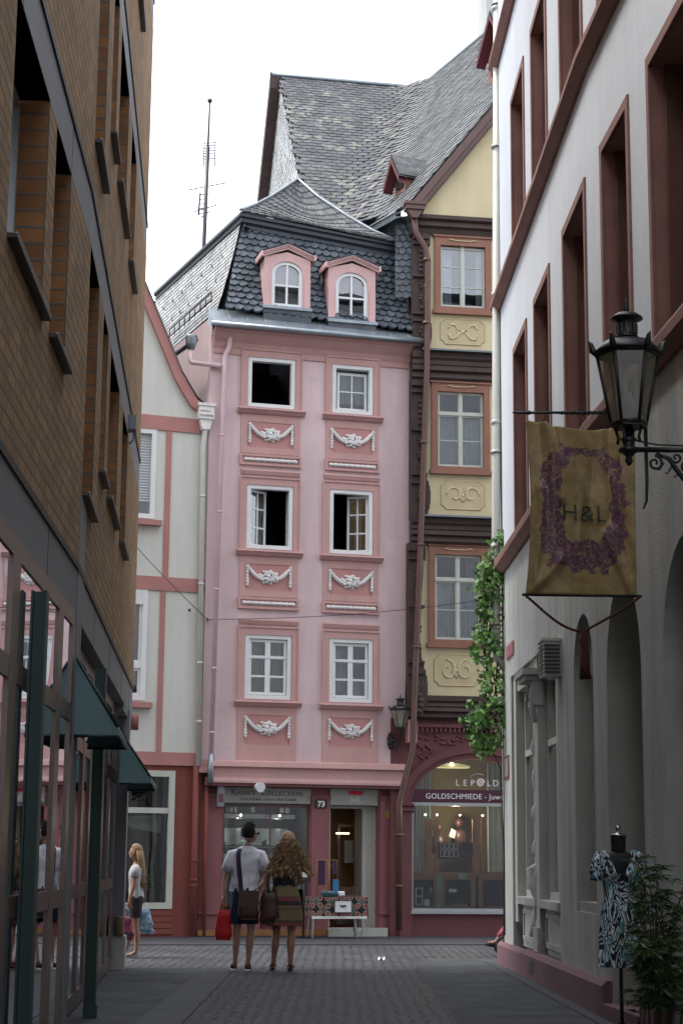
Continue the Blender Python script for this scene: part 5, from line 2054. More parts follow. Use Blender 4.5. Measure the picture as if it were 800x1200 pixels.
# carved corner post
mb = MB(YE)
for z0, z1, uo in ((4.12, 7.5, .20), (8.0, 10.8, .26), (11.4, 13.85, .29)):
    mb.box(uo - .25, uo - .04, z0, z1, -.25, .06)
    H_ = z1 - z0
    # scalloped bracket outline on the right of the post
    n = 30
    pts = []
    for k in range(n + 1):
        t = k / n
        e = .05 + .04 * math.sin(t * 9) + (.09 if t < .30 else 0) * math.sin(min(1, t / .30) * math.pi) + (.06 if .9 < t else 0)
        pts.append((uo - .05 + e, z0 + H_ * t))
    for p, q in zip(pts[:-1], pts[1:]):
        mb.box(uo - .06, max(p[0], q[0]), p[1], q[1] - .001, -.03, .075)
    for zz in (.24, .30, .62, .90, .95):
        mb.box(uo - .26, uo + .06, z0 + H_ * zz, z0 + H_ * zz + .05, -.05, .13)
    for k in range(10):
        zz = z0 + H_ * (.36 + .25 * k / 10)
        mb.ball((uo - .06 + .03 * math.sin(k * 1.4), zz, .08), .05, (1, .9, .6), 7, 4)
    for k in range(6):
        zz = z0 + H_ * (.03 + .18 * k / 6)
        mb.ball((uo - .05 + .04 * math.sin(k * 1.1), zz, .09), .06, (1, 1, .6), 7, 4)
    for k in range(5):
        zz = z0 + H_ * (.68 + .20 * k / 5)
        mb.ball((uo - .09, zz, .08), .045, (1, 1, .6), 7, 4)
mb.build('corner_post', M['timber'], yh)

# brown hopper and downpipe
pl = [YE.px(x, y, .25) for x, y in ((485, 250), (487, 272), (498, 290), (501, 306), (500, 430), (494, 600), (490, 700), (485, 830), (483, 880), (467, 942), (467, 1090))]
mb = MB(YE)
mb.tube([(u, v, .25) for u, v in pl], .062, 10)
mb.build('downpipe', M['brownpipe'], yh)
mb = MB(YE)
u0, v1 = YE.px(474, 238, .28)
u1, _ = YE.px(496, 238, .28)
v0 = YE.px(485, 250, .28)[1]
mb.box(u0, u1, v0 + .05, v1 - .06, .16, .42)
mb.box(u0 - .03, u1 + .03, v1 - .06, v1, .13, .45)
um = (u0 + u1) / 2
mb.prism([(u0 + .02, v0 + .05), (um - .05, v0 - .12), (um + .05, v0 - .12), (u1 - .02, v0 + .05)], .2, .38)
mb.build('pipe_hopper', M['brownpipe'], yh)
mb = MB(YE)
for x, y in ((500, 306), (499, 380), (496, 520), (493, 640), (488, 760), (467, 980), (467, 1040)):
    u, v = YE.px(x, y, .25)
    mb.tube([(u, v, .25), (u, v + .05, .25)], .078, 10)
build_each(mb, 'pipe_bracket', M['brownpipe'], yh)

# ground floor: red stone with carved frieze, arch and shop
SHW = -.16
mb = MB(YE)
A0, A1, SPR, RISE = .06, 2.60, 2.48, .87
mb.wall(-.35, YW, 0, 2.48, [(A0, A1, .46, 2.48)], SHW, .35)
mb.wall(-.35, A0, 2.48, 4.10, [], SHW, .35)
mb.wall(A1, YW, 2.48, 4.10, [], SHW, .35)
mb.arch_top(A0, A1, SPR, RISE, 4.10, SHW, .35, n=24)
mb.build('ground_floor_wall', M['redstone'], yh)
mb = MB(YE)
mb.arch_trim(A0, A1, SPR, RISE, .10, SHW, SHW + .05, n=28)
mb.arch_trim(A0 - .10, A1 + .10, SPR, RISE + .10, .13, SHW, SHW + .09, n=28)
for a, b in ((A0 - .24, A0), (A1, A1 + .24)):
    mb.box(a, b, .0, 2.30, SHW, SHW + .055)
    mb.extr([(SHW, 2.30), (SHW, 2.48), (SHW + .13, 2.48), (SHW + .13, 2.44), (SHW + .08, 2.40), (SHW + .10, 2.34), (SHW + .06, 2.30)][::-1], a - .03, b + .03)
mb.build('arch_moulding', M['redstone'], yh)
mb = MB(YE)      # carved frieze: dentils and tendrils
for k in range(46):
    mb.box(.15 + k * .09, .20 + k * .09, 3.84, 3.93, SHW, SHW + .06)
mb.box(.0, 4.4, 3.93, 3.99, SHW, SHW + .08)
random.seed(4)
for k in range(26):
    u = .2 + k * .16
    v = 3.70 + .05 * math.sin(k * 1.3) - (0 if u < .7 else 0)
    for q in range(6):
        a = random.random() * 6.28
        mb.ball((u + .06 * math.cos(a), v + .05 * math.sin(a), SHW + .01), .03, (1.4, .8, .6), 6, 4)
for sg, uc_ in ((-1, .25), (-1, .40), (1, 2.3)):
    for k in range(12):
        mb.ball((uc_ + .05 * math.sin(k), 3.25 + k * .03, SHW + .01), .03, n=6, m=4)
mb.build('carved_frieze', M['redstone'], yh)
mb = MB(YE)
mb.box(-.06, .12, 3.62, 4.05, -.2, .08)
mb.build('corner_bracket', M['pinktrim'], yh)

f = None
mb = MB(YE)
mb.frame(A0, A1, .46, 2.50, .035, SHW - .10, SHW - .03, tb=.06, tt=0)
mb.box(A0, A1, 2.44, 2.50, SHW - .10, SHW + .0)
mb.box(A0 - .02, A1 + .02, .42, .47, SHW - .1, SHW + .07)
f = mb.build('shop_window', M['alu'], yh)
mb = MB(YE)
n = 24
arc = [((A0 + A1) / 2 - (A1 - A0) / 2 * math.cos(math.pi * i / n), SPR + RISE * math.sin(math.pi * i / n)) for i in range(n + 1)]
mb.poly([(A0, .5, SHW - .07), (A1, .5, SHW - .07)] + [(p[0], p[1], SHW - .07) for p in reversed(arc)])
mb.build('pane', M['shopglass'], f)
# shop interior
mb = MB(YE)
mb.box(A0 - .2, A1 + .2, .2, 3.6, -2.4, -2.3)
mb.box(A0 - .2, A1 + .2, 3.5, 3.6, -2.3, -.52)
mb.build('shop_back_wall', M['goldwall'], yh)
mb = MB(YE)
mb.box(A0 - .2, A0 - .15, .2, 3.5, -2.3, -.52)
mb.box(A1 + .15, A1 + .2, .2, 3.5, -2.3, -.52)
mb.box(A0 - .2, A1 + .2, .2, .45, -2.3, -.52)
mb.build('shop_interior', M['room'], yh)
curtain(YE, A0 + .1, .62, 1.2, 3.3, -.95, 'greencurtain', f, 7, .04)
curtain(YE, 1.72, 2.5, 1.2, 3.3, -.95, 'greencurtain', f, 7, .04)
mb = MB(YE)
for a, b in ((.46, .58), (.62, .72), (1.38, 1.52), (1.56, 1.62)):
    mb.box(a, b, 1.20, 2.20, -.80, -.76)
build_each(mb, 'wood_panel', M['wood'], f)
mb = MB(YE)
mb.frame(.08, .64, .52, 1.14, .09, -.55, -.45, tb=.04)
mb.frame(.68, 1.36, .52, 1.14, .09, -.55, -.45, tb=.04)
mb.frame(1.42, 2.2, .52, 1.14, .09, -.55, -.45, tb=.04)
mb.box(.06, 2.5, 1.14, 1.18, -.9, -.42)
c_ = mb.build('display_case', M['wood'], f)
mb = MB(YE)
mb.box(.06, 2.55, .50, .52, -.9, -.42)
mb.box(.06, 2.55, .5, 1.1, -.95, -.9)
mb.build('case_lining', M['dark'], c_)
mb = MB(YE)
mb.box(.60, .70, .53, 1.13, -.44, -.43)
mb.box(1.02, 1.18, 1.06, 1.17, -.41, -.40)
mb.build('case_panel', mat('pale_turquoise_panel', (.18, .30, .28), .6), c_)
mb = MB(YE)
mb.frame(.19, .33, .58, .90, .02, -.44, -.42)
mb.box(.19, .33, .73, .75, -.44, -.42)
mb.build('photo_frame', M['stucco'], c_)
mb = MB(YE)
mb.box(.36, .46, .56, .68, -.44, -.43)
mb.box(.84, .99, .82, .88, -.44, -.43)
build_each(mb, 'price_card', M['stucco'], c_)
mb = MB(YE)
random.seed(9)
for k in range(12):
    u = .90 + k * .028
    mb.lathe((u, .54, -.47 - (k % 2) * .05), [(.015, 0), (.02, .02), (.008, .05), (.004, .06 + .05 * random.random())], 6)
mb.lathe((.50, .74, -.5), [(.01, 0), (.03, .1), (.015, .2)], 6)
mb.build('jewellery', M['chrome'], c_)
mb = MB(YE)
for k in range(4):
    mb.frame(.72 + k * .09, .80 + k * .09, 1.48, 1.62, .012, -.66, -.65)
    mb.frame(.72 + k * .09, .80 + k * .09, 1.64, 1.74, .012, -.66, -.65)
mb.build('picture_grid', M['alu'], f)
mb = MB(YE)
mb.box(.70, 1.10, 1.44, 1.76, -.70, -.67)
mb.box(1.14, 1.36, 1.48, 1.76, -.70, -.67)
mb.build('picture_board', M['dark'], f)
mb = MB(YE)
for u, v in ((.84, 2.05), (1.27, 2.15)):
    mb.ball((u, v, -1.5), .10, (1, 1.1, .8), 10, 7)
    mb.ball((u + .02, v - .33, -1.5), .20, (.9, 1.1, .6), 10, 7)
build_each(mb, 'portrait_figure', M['leather'], f)
mb = MB(YE)
mb.prism([(1.02, 1.88), (1.14, 1.84), (1.17, 1.98), (1.08, 2.04)], -1.30, -1.29)
mb.build('portrait_card', M['shutter'], f)
mb = MB(YE)
for u in (.42, .65, 1.10, 1.55, 2.0):
    mb.ball((u, 2.28, -.62), .018)
mb.ball((.96, 3.27, -.7), .03)
build_each(mb, 'lit_bulb', emit('spot_bulb', (1, .88, .65), 9), f)
pl_ = bpy.data.lights.new('shop_light', 'POINT'); pl_.energy = 18; pl_.color = (1, .85, .6); pl_.shadow_soft_size = .05
po_ = bpy.data.objects.new('shop_light', pl_); COL.objects.link(po_); po_.location = YE.P(1.1, 2.2, -1.0)
mb = MB(YE)
mb.lathe((1.0, 3.20, -.9), [(.35, 0), (.38, .04), (.1, .10)], 16, sy=.5)
mb.build('ceiling_lamp_shade', emit('lamp_shade_glow', (.75, .68, .35), .25), f)

t = thing('jeweller_fascia_sign', 'dark plum fascia with pale lettering across the arched jeweller window', 'sign', YE.P(1.3, 2.5, SHW))
mb = MB(YE)
mb.box(A0 + .02, A1 - .02, 2.505, 2.75, SHW - .05, SHW - .01)
mb.build('board', M['plum'], t)
mb = MB(YE)
mb.text("GOLDSCHMIEDE - Juwelier", .145, .33, 2.575, SHW - .006, align='LEFT', spacing=1.03)
mb.build('lettering', M['whiteletter'], t)
t = thing('arch_window_lettering', 'pale capital letters with a spiral on the glass of the arched window', 'sign', YE.P(1.3, 2.8, SHW))
mb = MB(YE)
zt = 2.83
for ch, u in (('L', .97), ('E', 1.115), ('P', 1.265), ('L', 1.585), ('D', 1.72)):
    mb.text(ch, .165, u, zt, SHW - .055)
k0 = [(1.42 + .082 * (1 - q / 44) * math.cos(q * .42), zt + .06 + .082 * (1 - q / 44) * math.sin(q * .42), SHW - .05) for q in range(40)]
mb.tube(k0, .010, 5)
for q in range(15):
    a = math.pi * (.93 - .62 * q / 14)
    mb.ball((1.37 + .17 * math.cos(a), zt + .10 + .13 * math.sin(a), SHW - .05), .005 + .004 * q / 14, n=6, m=4)
build_each(mb, 'letter', M['whiteletter'], t)

# --- roofs: two slopes that meet in a rounded swept valley
uA = Vector((1, .195, 0)).normalized()
pv = onp(440, 230, Ept, nB)
nA = uA.cross(pv - R1p).normalized()
if nA.z < 0: nA = -nA
RL = onp(327, 90, R1p, Vector((uA.y, -uA.x, 0)))      # left end of the back ridge
AL = onp(352, 214, R1p, nA)                            # left foot of the back slope
fA = Vector((uA.y, -uA.x, 0))


def zpl(P, n, x, y):
    return P.z - (n.x * (x - P.x) + n.y * (y - P.y)) / n.z


def zsm(x, y, k=1.5):
    a, b = zpl(R1p, nA, x, y), zpl(Ept, nB, x, y)
    h = max(k - abs(a - b), 0) / k
    return max(a, b) + h * h * h * k / 6 * 1.6


def solve_y(x, z):
    lo, hi = 28.0, 55.0
    for _ in range(30):
        m_ = (lo + hi) / 2
        if zsm(x, m_) > z: hi = m_
        else: lo = m_
    return (lo + hi) / 2


def inpoly(x, y, P):
    c = False
    j = len(P) - 1
    for i in range(len(P)):
        if (P[i][1] > y) != (P[j][1] > y) and x < (P[j][0] - P[i][0]) * (y - P[i][1]) / (P[j][1] - P[i][1]) + P[i][0]:
            c = not c
        j = i
    return c


Gt = onp(432, 268, Ept, nB)
dom = [(RL.x, RL.y), (R1p.x, R1p.y), (RF.x, RF.y), (Ept.x, Ept.y), (Gt.x, Gt.y), (AL.x + 1.2, AL.y - 2.6), (AL.x, AL.y)]


def edge_x(y):
    t = (y - AL.y) / (RL.y - AL.y)
    return AL.x + (RL.x - AL.x) * t if 0 <= t <= 1.05 else -99


def gradn(x, y):
    e = .02
    return Vector((-(zsm(x + e, y) - zsm(x - e, y)) / (2 * e), -(zsm(x, y + e) - zsm(x, y - e)) / (2 * e), 1)).normalized()


deckA, tA, tB = MB(), MB(), MB()
random.seed(21)
step = .16
z = 14.5
row = 0
while z < ZR - .02:
    s = row % 2 * .125
    x = min(RL.x, AL.x) - .3
    y = solve_y(x, z)
    acc = 0
    last = Vector((x, y, z))
    line = [last]
    while x < RF.x + .3:
        x += .04
        y = solve_y(x, z)
        line.append(Vector((x, y, z)))
    # resample by arc length
    L_ = 0
    samp = []
    nxt = s
    for p, q in zip(line[:-1], line[1:]):
        d = (q - p).length
        while nxt < L_ + d:
            samp.append(p.lerp(q, (nxt - L_) / d))
            nxt += .25
        L_ += d
    for p, q in zip(samp[:-1], samp[1:]):
        m_ = (p + q) / 2
        if not inpoly(m_.x, m_.y, dom): continue
        nn = gradn(m_.x, m_.y)
        along = (q - p).normalized()
        upv = nn.cross(along).normalized()
        if upv.z < 0: upv = -upv
        hgt = step / max(.3, upv.z) * 1.32
        jit = random.uniform(-.02, .02)
        lf = .016 + random.random() * .010
        e = .004
        a = p + along * e - upv * .0 + nn * lf
        b = q - along * e + nn * lf
        mid = m_ - upv * (.05 + jit) + nn * lf
        l1 = p.lerp(q, .22) - upv * (.035 + jit) + nn * lf
        l2 = p.lerp(q, .78) - upv * (.035 - jit) + nn * lf
        c = q + upv * hgt + nn * .002
        d2_ = p + upv * hgt + nn * .002
        if m_.x < edge_x(m_.y) + .03: continue
        isA = zpl(R1p, nA, m_.x, m_.y) > zpl(Ept, nB, m_.x, m_.y) - .1
        mbx = tA if isA else tB
        pts = [a, l1, mid, l2, b, c, d2_]
        base = len(mbx.v)
        mbx.v.extend(pts)
        mbx.f.append(list(range(base, base + 7)))
        mbx.sm.append(False); mbx.uv.append([(0, 0)] * 7)
        low = [t_ - nn * .03 for t_ in pts[:5]]
        b2_ = len(mbx.v)
        mbx.v.extend(low)
        for k in range(4):
            mbx.f.append([b2_ + k, b2_ + k + 1, base + k + 1, base + k])
            mbx.sm.append(False); mbx.uv.append([(0, 0)] * 4)
    row += 1
    z += step
tB.build('roof_slates', M['slategrey'], yh)
# deck below the slates of the front roof
mb = MB()
dn = -nB * .05
wpoly(mb, [Ept + dn, RF + dn, R1p + dn + Vector((.3, -.3, 0)), Gt + dn])
# far slope of the big roof
far = RF + (RF - Ept).cross(Vector((0, 0, 1))).normalized() * 0
E2 = YE.P(YW + .3, Ept.z, .3)
wpoly(mb, [RF, E2, E2 + GD * 13, R1p + GD * .5])
wpoly(mb, [YE.P(0, 14.3, 0), YE.P(YW, 14.3, 0), YE.P(YW, 14.3, 0) + GD * 13, YE.P(0, 14.3, 0) + GD * 13])
mb.build('roof_deck', M['slategrey'], yh)
mb = MB()      # side and back walls
for a, b in ((YE.P(0, 0, -.2) + GD * 13, YE.P(0, 0, -.2)), (YE.P(YW, 0, -.2), YE.P(YW, 0, -.2) + GD * 13), (YE.P(YW, 0, -.2) + GD * 13, YE.P(0, 0, -.2) + GD * 13)):
    wquad(mb, a, b, b + Vector((0, 0, 14.3)), a + Vector((0, 0, 14.3)))
mb.build('side_wall', M['slatecap'], yh)
# verge board and soffit
mb = MB()
dv = Vector((0, 0, -1))
per = (RF - Ept).normalized().cross(YE.n).normalized()
if per.z > 0: per = -per
for off, w0, w1, h0, h1 in ((0, .0, -.05, .02, .16), (0, -.05, -.10, .14, .24), (0, -.10, -.32, .20, .26)):
    A_, B_ = Ept + YE.n * w0 + per * h0, RF + YE.n * w0 + per * h0
    wquad(mb, A_, B_, B_ + per * (h1 - h0), A_ + per * (h1 - h0))
    wquad(mb, A_ + per * (h1 - h0), B_ + per * (h1 - h0), B_ + per * (h1 - h0) + YE.n * (w1 - w0), A_ + per * (h1 - h0) + YE.n * (w1 - w0))
mb.build('verge_board', M['brownpipe'], yh)
# eaves gutter
mb = MB()
g0 = onp(469, 247, Ept, nB) - YE.n * .0
g1 = Gt
o_ = Vector((-.10, 0, -.03))
for k in range(2):
    wquad(mb, g0 + o_ + Vector((0, 0, -.14)), g1 + o_ + Vector((0, 0, -.14)), g1 + o_ + Vector((0, 0, .02)), g0 + o_ + Vector((0, 0, .02)))
wquad(mb, g0 + o_ + Vector((0, 0, -.14)), g1 + o_ + Vector((0, 0, -.14)), g1 + Vector((.12, 0, -.10)), g0 + Vector((.12, 0, -.10)))
wtube(mb, [g0 + o_, g1 + o_], .03, 6)
mb.build('eaves_gutter', M['zinc'], yh)
mb = MB()
sl_ = bil(g1 + Vector((.25, 0, -.75)), g0 + Vector((.45, .2, -.75)), g1 + Vector((0.02, 0, -.1)), g0 + Vector((.15, 0, -.1)))
lay(mb, sl_, 8, 6, .2, .12, lift=.015, sides=4)
sl2 = bil(PK.P(3.62, 12.0, -.85), PK.P(4.35, 11.95, -.12), PK.P(3.45, 14.3, -1.3), PK.P(4.40, 14.35, -.45))
lay(mb, sl2, 5, 12, .2, .18, lift=.03, rnd=.6, sides=6)
lay(mb, bil(g0 + Vector((-.1, .26, -1.75)), g0 + Vector((.62, .26, -1.75)), g0 + Vector((-.1, .26, -.02)), g0 + Vector((.62, .26, -.02))), 5, 13, .2, .18, lift=.022, rnd=.5, sides=6)
mb.build('cheek_slates', M['slate'], yh)
mb = MB()
wpoly(mb, [PK.P(3.62, 11.8, -.9), PK.P(4.42, 11.8, -.16), PK.P(4.45, 14.4, -.50), PK.P(3.45, 14.4, -1.35)])
wpoly(mb, [g1 + Vector((.25, .05, -.75)), g0 + Vector((.45, .25, -.75)), g0 + Vector((.2, .05, -.1)), g1 + Vector((0.06, .05, -.1))])
wpoly(mb, [g0 + Vector((-.1, .3, -1.6)), g0 + Vector((.75, .3, -1.6)), g0 + Vector((.75, .3, .0)), g0 + Vector((-.1, .3, -.05))])
mb.build('cheek_deck', M['blackwood'], yh)

# small red gabled dormers on the front slope
def rdormer(x0, ya, yb, x1, lab, sc=1.0):
    """x0: left end pixel, ya ridge pixel y, yb foot pixel y"""
    foot = onp(x0, yb, Ept, nB)
    out_ = Vector((-GD.y, GD.x, 0))       # horizontally out of the slope (down-slope direction)
    if out_.dot(nB) < 0: out_ = -out_
    top = foot + Vector((0, 0, 1.55 * sc))
    hw = .48 * sc
    a, b = foot - GD * hw, foot + GD * hw
    wl = .75 * sc
    deep = -out_ * 1.6 * sc
    d_ = MB()
    fp = out_ * .02
    # face with its little gable
    wpoly(d_, [a, b, b + Vector((0, 0, wl)), top - Vector((0, 0, .12)), a + Vector((0, 0, wl))])
    for p in (a, b):
        wquad(d_, p, p + deep, p + deep + Vector((0, 0, wl)), p + Vector((0, 0, wl)))
    o = d_.build('roof_dormer', M['timberred'], yh)
    o['label'] = lab
    r_ = MB()
    ov = out_ * .22
    for p, sg in ((a, -1), (b, 1)):
        e0 = p + GD * (sg * .10) + Vector((0, 0, wl - .12))
        wquad(r_, top + ov, e0 + ov, e0 + deep * 1.3, top + deep * 1.5)
        wquad(r_, top + ov + Vector((0, 0, .05)), e0 + ov + Vector((0, 0, .05)), e0 + deep * 1.3 + Vector((0, 0, .05)), top + deep * 1.5 + Vector((0, 0, .05)))
        for q in range(7):
            t0 = q / 7
            A = (top + ov).lerp(e0 + ov, t0) + Vector((0, 0, .07)); B = (top + deep * 1.4).lerp(e0 + deep * 1.2, t0) + Vector((0, 0, .07))
            A2 = (top + ov).lerp(e0 + ov, t0 + .17) + Vector((0, 0, .055)); B2 = (top + deep * 1.4).lerp(e0 + deep * 1.2, t0 + .17) + Vector((0, 0, .055))
            wquad(r_, A, B, B2, A2)
    r_.build('dormer_roof', M['slategrey'], o)
    f_ = MB()
    for p, sg in ((a, -1), (b, 1)):
        e0 = p + GD * (sg * .12) + Vector((0, 0, wl - .14))
        q0, q1 = top + ov * 1.05, e0 + ov * 1.05
        wquad(f_, q0, q1, q1 + Vector((0, 0, -.14)), q0 + Vector((0, 0, -.14)))
        wquad(f_, q0 + Vector((0, 0, -.14)), q1 + Vector((0, 0, -.14)), q1 + Vector((0, 0, -.14)) - ov, q0 + Vector((0, 0, -.14)) - ov)
    f_.build('dormer_verge', mat('dark_red_paint', (.11, .022, .028), .7), o)
    g_ = MB()
    c0, c1 = a.lerp(b, .2) + out_ * .03, a.lerp(b, .8) + out_ * .03
    wquad(g_, c0 + Vector((0, 0, .12)), c1 + Vector((0, 0, .12)), c1 + Vector((0, 0, wl)), c0 + Vector((0, 0, wl)))
    g_.build('dormer_window', M['dark'], o)


rdormer(469, 178, 228, 490, 'small red-gabled dormer low on the slate slope', .52)
rdormer(584, 30, 92, 600, 'small red-gabled dormer high on the slope beside the white corner', .95)
# chimney
cb = onp(567, 37, Ept, nB) + GD * .4
mb = MB(at(cb.x, cb.y, cb.z - 1.5, .15))
mb.box(.14, .75, 0, 3.2, -.5, .5)
mb.box(.10, .80, 3.2, 3.35, -.55, .55)
mb.build('chimney', M['rightbase'], yh)
mb = MB()
wtube(mb, [R1p + Vector((0, 0, .03)), RF + Vector((0, 0, .03))], .06, 6)
mb.build('ridge_flashing', M['zinc'], yh)

# ------------------------------------------------------------------ back house with the lichen-spotted roof
lm = bpy.data.materials.new('lichen_spotted_slate')
lm.use_nodes = True
N_, L_n = lm.node_tree.nodes, lm.node_tree.links
bs = N_['Principled BSDF']
bs.inputs['Roughness'].default_value = .65
geo = N_.new('ShaderNodeNewGeometry')
n1 = N_.new('ShaderNodeTexVoronoi'); n1.inputs['Scale'].default_value = 3.6
n2 = N_.new('ShaderNodeTexNoise'); n2.inputs['Scale'].default_value = .55; n2.inputs['Detail'].default_value = 2
n4 = N_.new('ShaderNodeTexNoise'); n4.inputs['Scale'].default_value = 5; n4.inputs['Detail'].default_value = 4
vm = N_.new('ShaderNodeVectorMath'); vm.operation = 'SCALE'; vm.inputs['Scale'].default_value = .35
va = N_.new('ShaderNodeVectorMath'); va.operation = 'ADD'
L_n.new(geo.outputs['Position'], n4.inputs['Vector']); L_n.new(n4.outputs['Color'], vm.inputs[0])
mpl = N_.new('ShaderNodeMapping'); mpl.inputs['Scale'].default_value = (1, .5, .5)
L_n.new(geo.outputs['Position'], mpl.inputs['Vector']); L_n.new(mpl.outputs[0], va.inputs[0]); L_n.new(vm.outputs[0], va.inputs[1])
L_n.new(va.outputs[0], n1.inputs['Vector']); L_n.new(geo.outputs['Position'], n2.inputs['Vector'])
m1 = N_.new('ShaderNodeMapRange'); m1.inputs['From Min'].default_value = .42; m1.inputs['From Max'].default_value = .34
L_n.new(n1.outputs['Distance'], m1.inputs['Value'])
m2_ = N_.new('ShaderNodeMapRange'); m2_.inputs['From Min'].default_value = .43; m2_.inputs['From Max'].default_value = .56
L_n.new(n2.outputs['Fac'], m2_.inputs['Value'])
mu = N_.new('ShaderNodeMath'); mu.operation = 'MULTIPLY'
L_n.new(m1.outputs[0], mu.inputs[0]); L_n.new(m2_.outputs[0], mu.inputs[1])
mu2 = N_.new('ShaderNodeMath'); mu2.operation = 'MULTIPLY'; mu2.inputs[1].default_value = .65
L_n.new(mu.outputs[0], mu2.inputs[0])
rr = N_.new('ShaderNodeMapRange'); rr.inputs['To Min'].default_value = .6; rr.inputs['To Max'].default_value = 1.4
L_n.new(geo.outputs['Random Per Island'], rr.inputs['Value'])
mc = N_.new('ShaderNodeMix'); mc.data_type = 'RGBA'; mc.blend_type = 'MULTIPLY'; mc.inputs[0].default_value = 1
mc.inputs[6].default_value = (.052, .054, .060, 1)
L_n.new(mixg(N_, L_n, rr.outputs[0]), mc.inputs[7])
md = N_.new('ShaderNodeMix'); md.data_type = 'RGBA'
L_n.new(mu2.outputs[0], md.inputs[0]); L_n.new(mc.outputs[2], md.inputs[6]); md.inputs[7].default_value = (.22, .225, .17, 1)
L_n.new(md.outputs[2], bs.inputs['Base Color'])
bh = thing('back_house', 'tall house behind with a dark lichen-spotted slate roof and a pale slate-hung gable', 'house', (RL.x + 2, RL.y, 0))
tA.build('roof_slates', lm, bh)
mb = MB()
dA = -nA * .06
wpoly(mb, [RL + dA, AL + dA, pv + dA, R1p + dA])
BKf = Vector((-uA.y, uA.x, 0))
bke = RL + BKf * 5.5 - Vector((0, 0, 7.5))
wpoly(mb, [RL, R1p, R1p + BKf * 5.5 - Vector((0, 0, 7.5)), bke])
mb.build('roof_deck', M['slatecap'], bh)
mb = MB()
low = AL - Vector((0, 0, 6))
back_low = bke.copy(); back_low.z = low.z
ins = uA * .35
gq = bil(Vector((AL.x, AL.y, AL.z)) + ins * .3, bke + ins, RL + ins * .3 - Vector((0, 0, .05)), RL + ins * .3 - Vector((0, 0, .05)) + BKf * .02)
wpoly(mb, [AL + ins * .3, RL + ins * .3, bke + ins * .3, back_low + ins * .3, low + ins * .3])
mb.build('gable_wall', M['slatelight'], bh)
mb = MB()
gz0 = AL.z - 4
RLg, ALg, BKg = RL + ins * .2, AL + ins * .2, bke + ins * .2


def gs(s, t):
    z_ = gz0 + (RL.z - .05 - gz0) * t
    # front edge and back edge at that height
    def edge(P, Q):
        f_ = (z_ - Q.z) / (P.z - Q.z)
        return Q.lerp(P, min(1.0, f_))
    a_ = edge(RLg, ALg); b_ = edge(RLg, BKg)
    p = b_.lerp(a_, s)
    return Vector((p.x, p.y, z_))


lay(mb, gs, 16, 44, .2, .12, lift=.015, sides=4)
mb.build('gable_slates', M['slatelight'], bh)
mb = MB()
o_ = -uA * .25
slab_between(mb, [RL + o_ + Vector((0, 0, .12)), bke + o_ + Vector((0, 0, .12)), bke + o_ - Vector((0, 0, .35)), RL + o_ - Vector((0, 0, .35))], uA * .3)
mb.build('back_verge', M['timber'], bh)
mb = MB()
wtube(mb, [RL - uA * .2 + Vector((0, 0, .06)), R1p + Vector((0, 0, .06))], .06, 6)
mb.build('ridge_flashing', M['zinc'], bh)
mb = MB()
q = [AL + Vector((.3, .5, -.3)), AL + Vector((3.2, 1.0, -.3)), R1p + BKf * 5.2 + Vector((0, 0, -7.6)), bke + Vector((.4, -.3, -.2))]
for a, b in ((q[0], q[1]), (q[1], q[2]), (q[2], q[3]), (q[3], q[0])):
    wquad(mb, Vector((a.x, a.y, 0)), Vector((b.x, b.y, 0)), Vector((b.x, b.y, 15.3)), Vector((a.x, a.y, 15.3)))
mb.build('wall', M['whitehouse'], bh)

# ------------------------------------------------------------------ aerial mast behind the pink roof
yd = 38.0
pb = onp(238.5, 300, (0, yd, 0), Vector((0, 1, 0)))
pt = onp(246, 118, (0, yd, 0), Vector((0, 1, 0)))
am = thing('aerial_mast', 'thin radio aerial mast with small antennas behind the pink house roof', 'antenna', (pb.x, pb.y, 14.0))
mb = MB()
base_ = pb - (pt - pb).normalized() * 2.2
wtube(mb, [base_, pb, pb.lerp(pt, .70)], .045, 6)
wtube(mb, [pb.lerp(pt, .70), pt], .022, 6)
mb.ball((pt.x, pt.z, -pt.y), .06, n=6, m=4)
mb.build('mast', M['blackmetal'], am)
mb = MB()
for f_, ln_, dx in ((.30, .45, -.02), (.44, .72, .08), (.26, .18, -.1)):
    c = pb.lerp(pt, f_)
    wtube(mb, [c + Vector((-ln_ * .6, 0, -.08)), c + Vector((ln_ * .6, 0, .10))], .013, 4)
for k in range(7):
    c = pb.lerp(pt, .62 + k * .017)
    wtube(mb, [c + Vector((-.10, 0, 0)), c + Vector((.18, 0, .02))], .011, 4)
for dx in (-.08, .17):
    c = pb.lerp(pt, .60)
    wtube(mb, [c + Vector((dx, 0, -.1)), c + Vector((dx, 0, .55))], .011, 4)
for k in range(5):
    c = pb.lerp(pt, .27 + k * .03)
    wtube(mb, [c + Vector((-.14 - .02 * (k % 2), 0, 0)), c + Vector((.05, 0, .02))], .012, 4)
wtube(mb, [pb.lerp(pt, .26) + Vector((-.15, 0, 0)), pb.lerp(pt, .40) + Vector((-.13, 0, 0))], .02, 4)
mb.build('antenna_rods', M['blackmetal'], am)

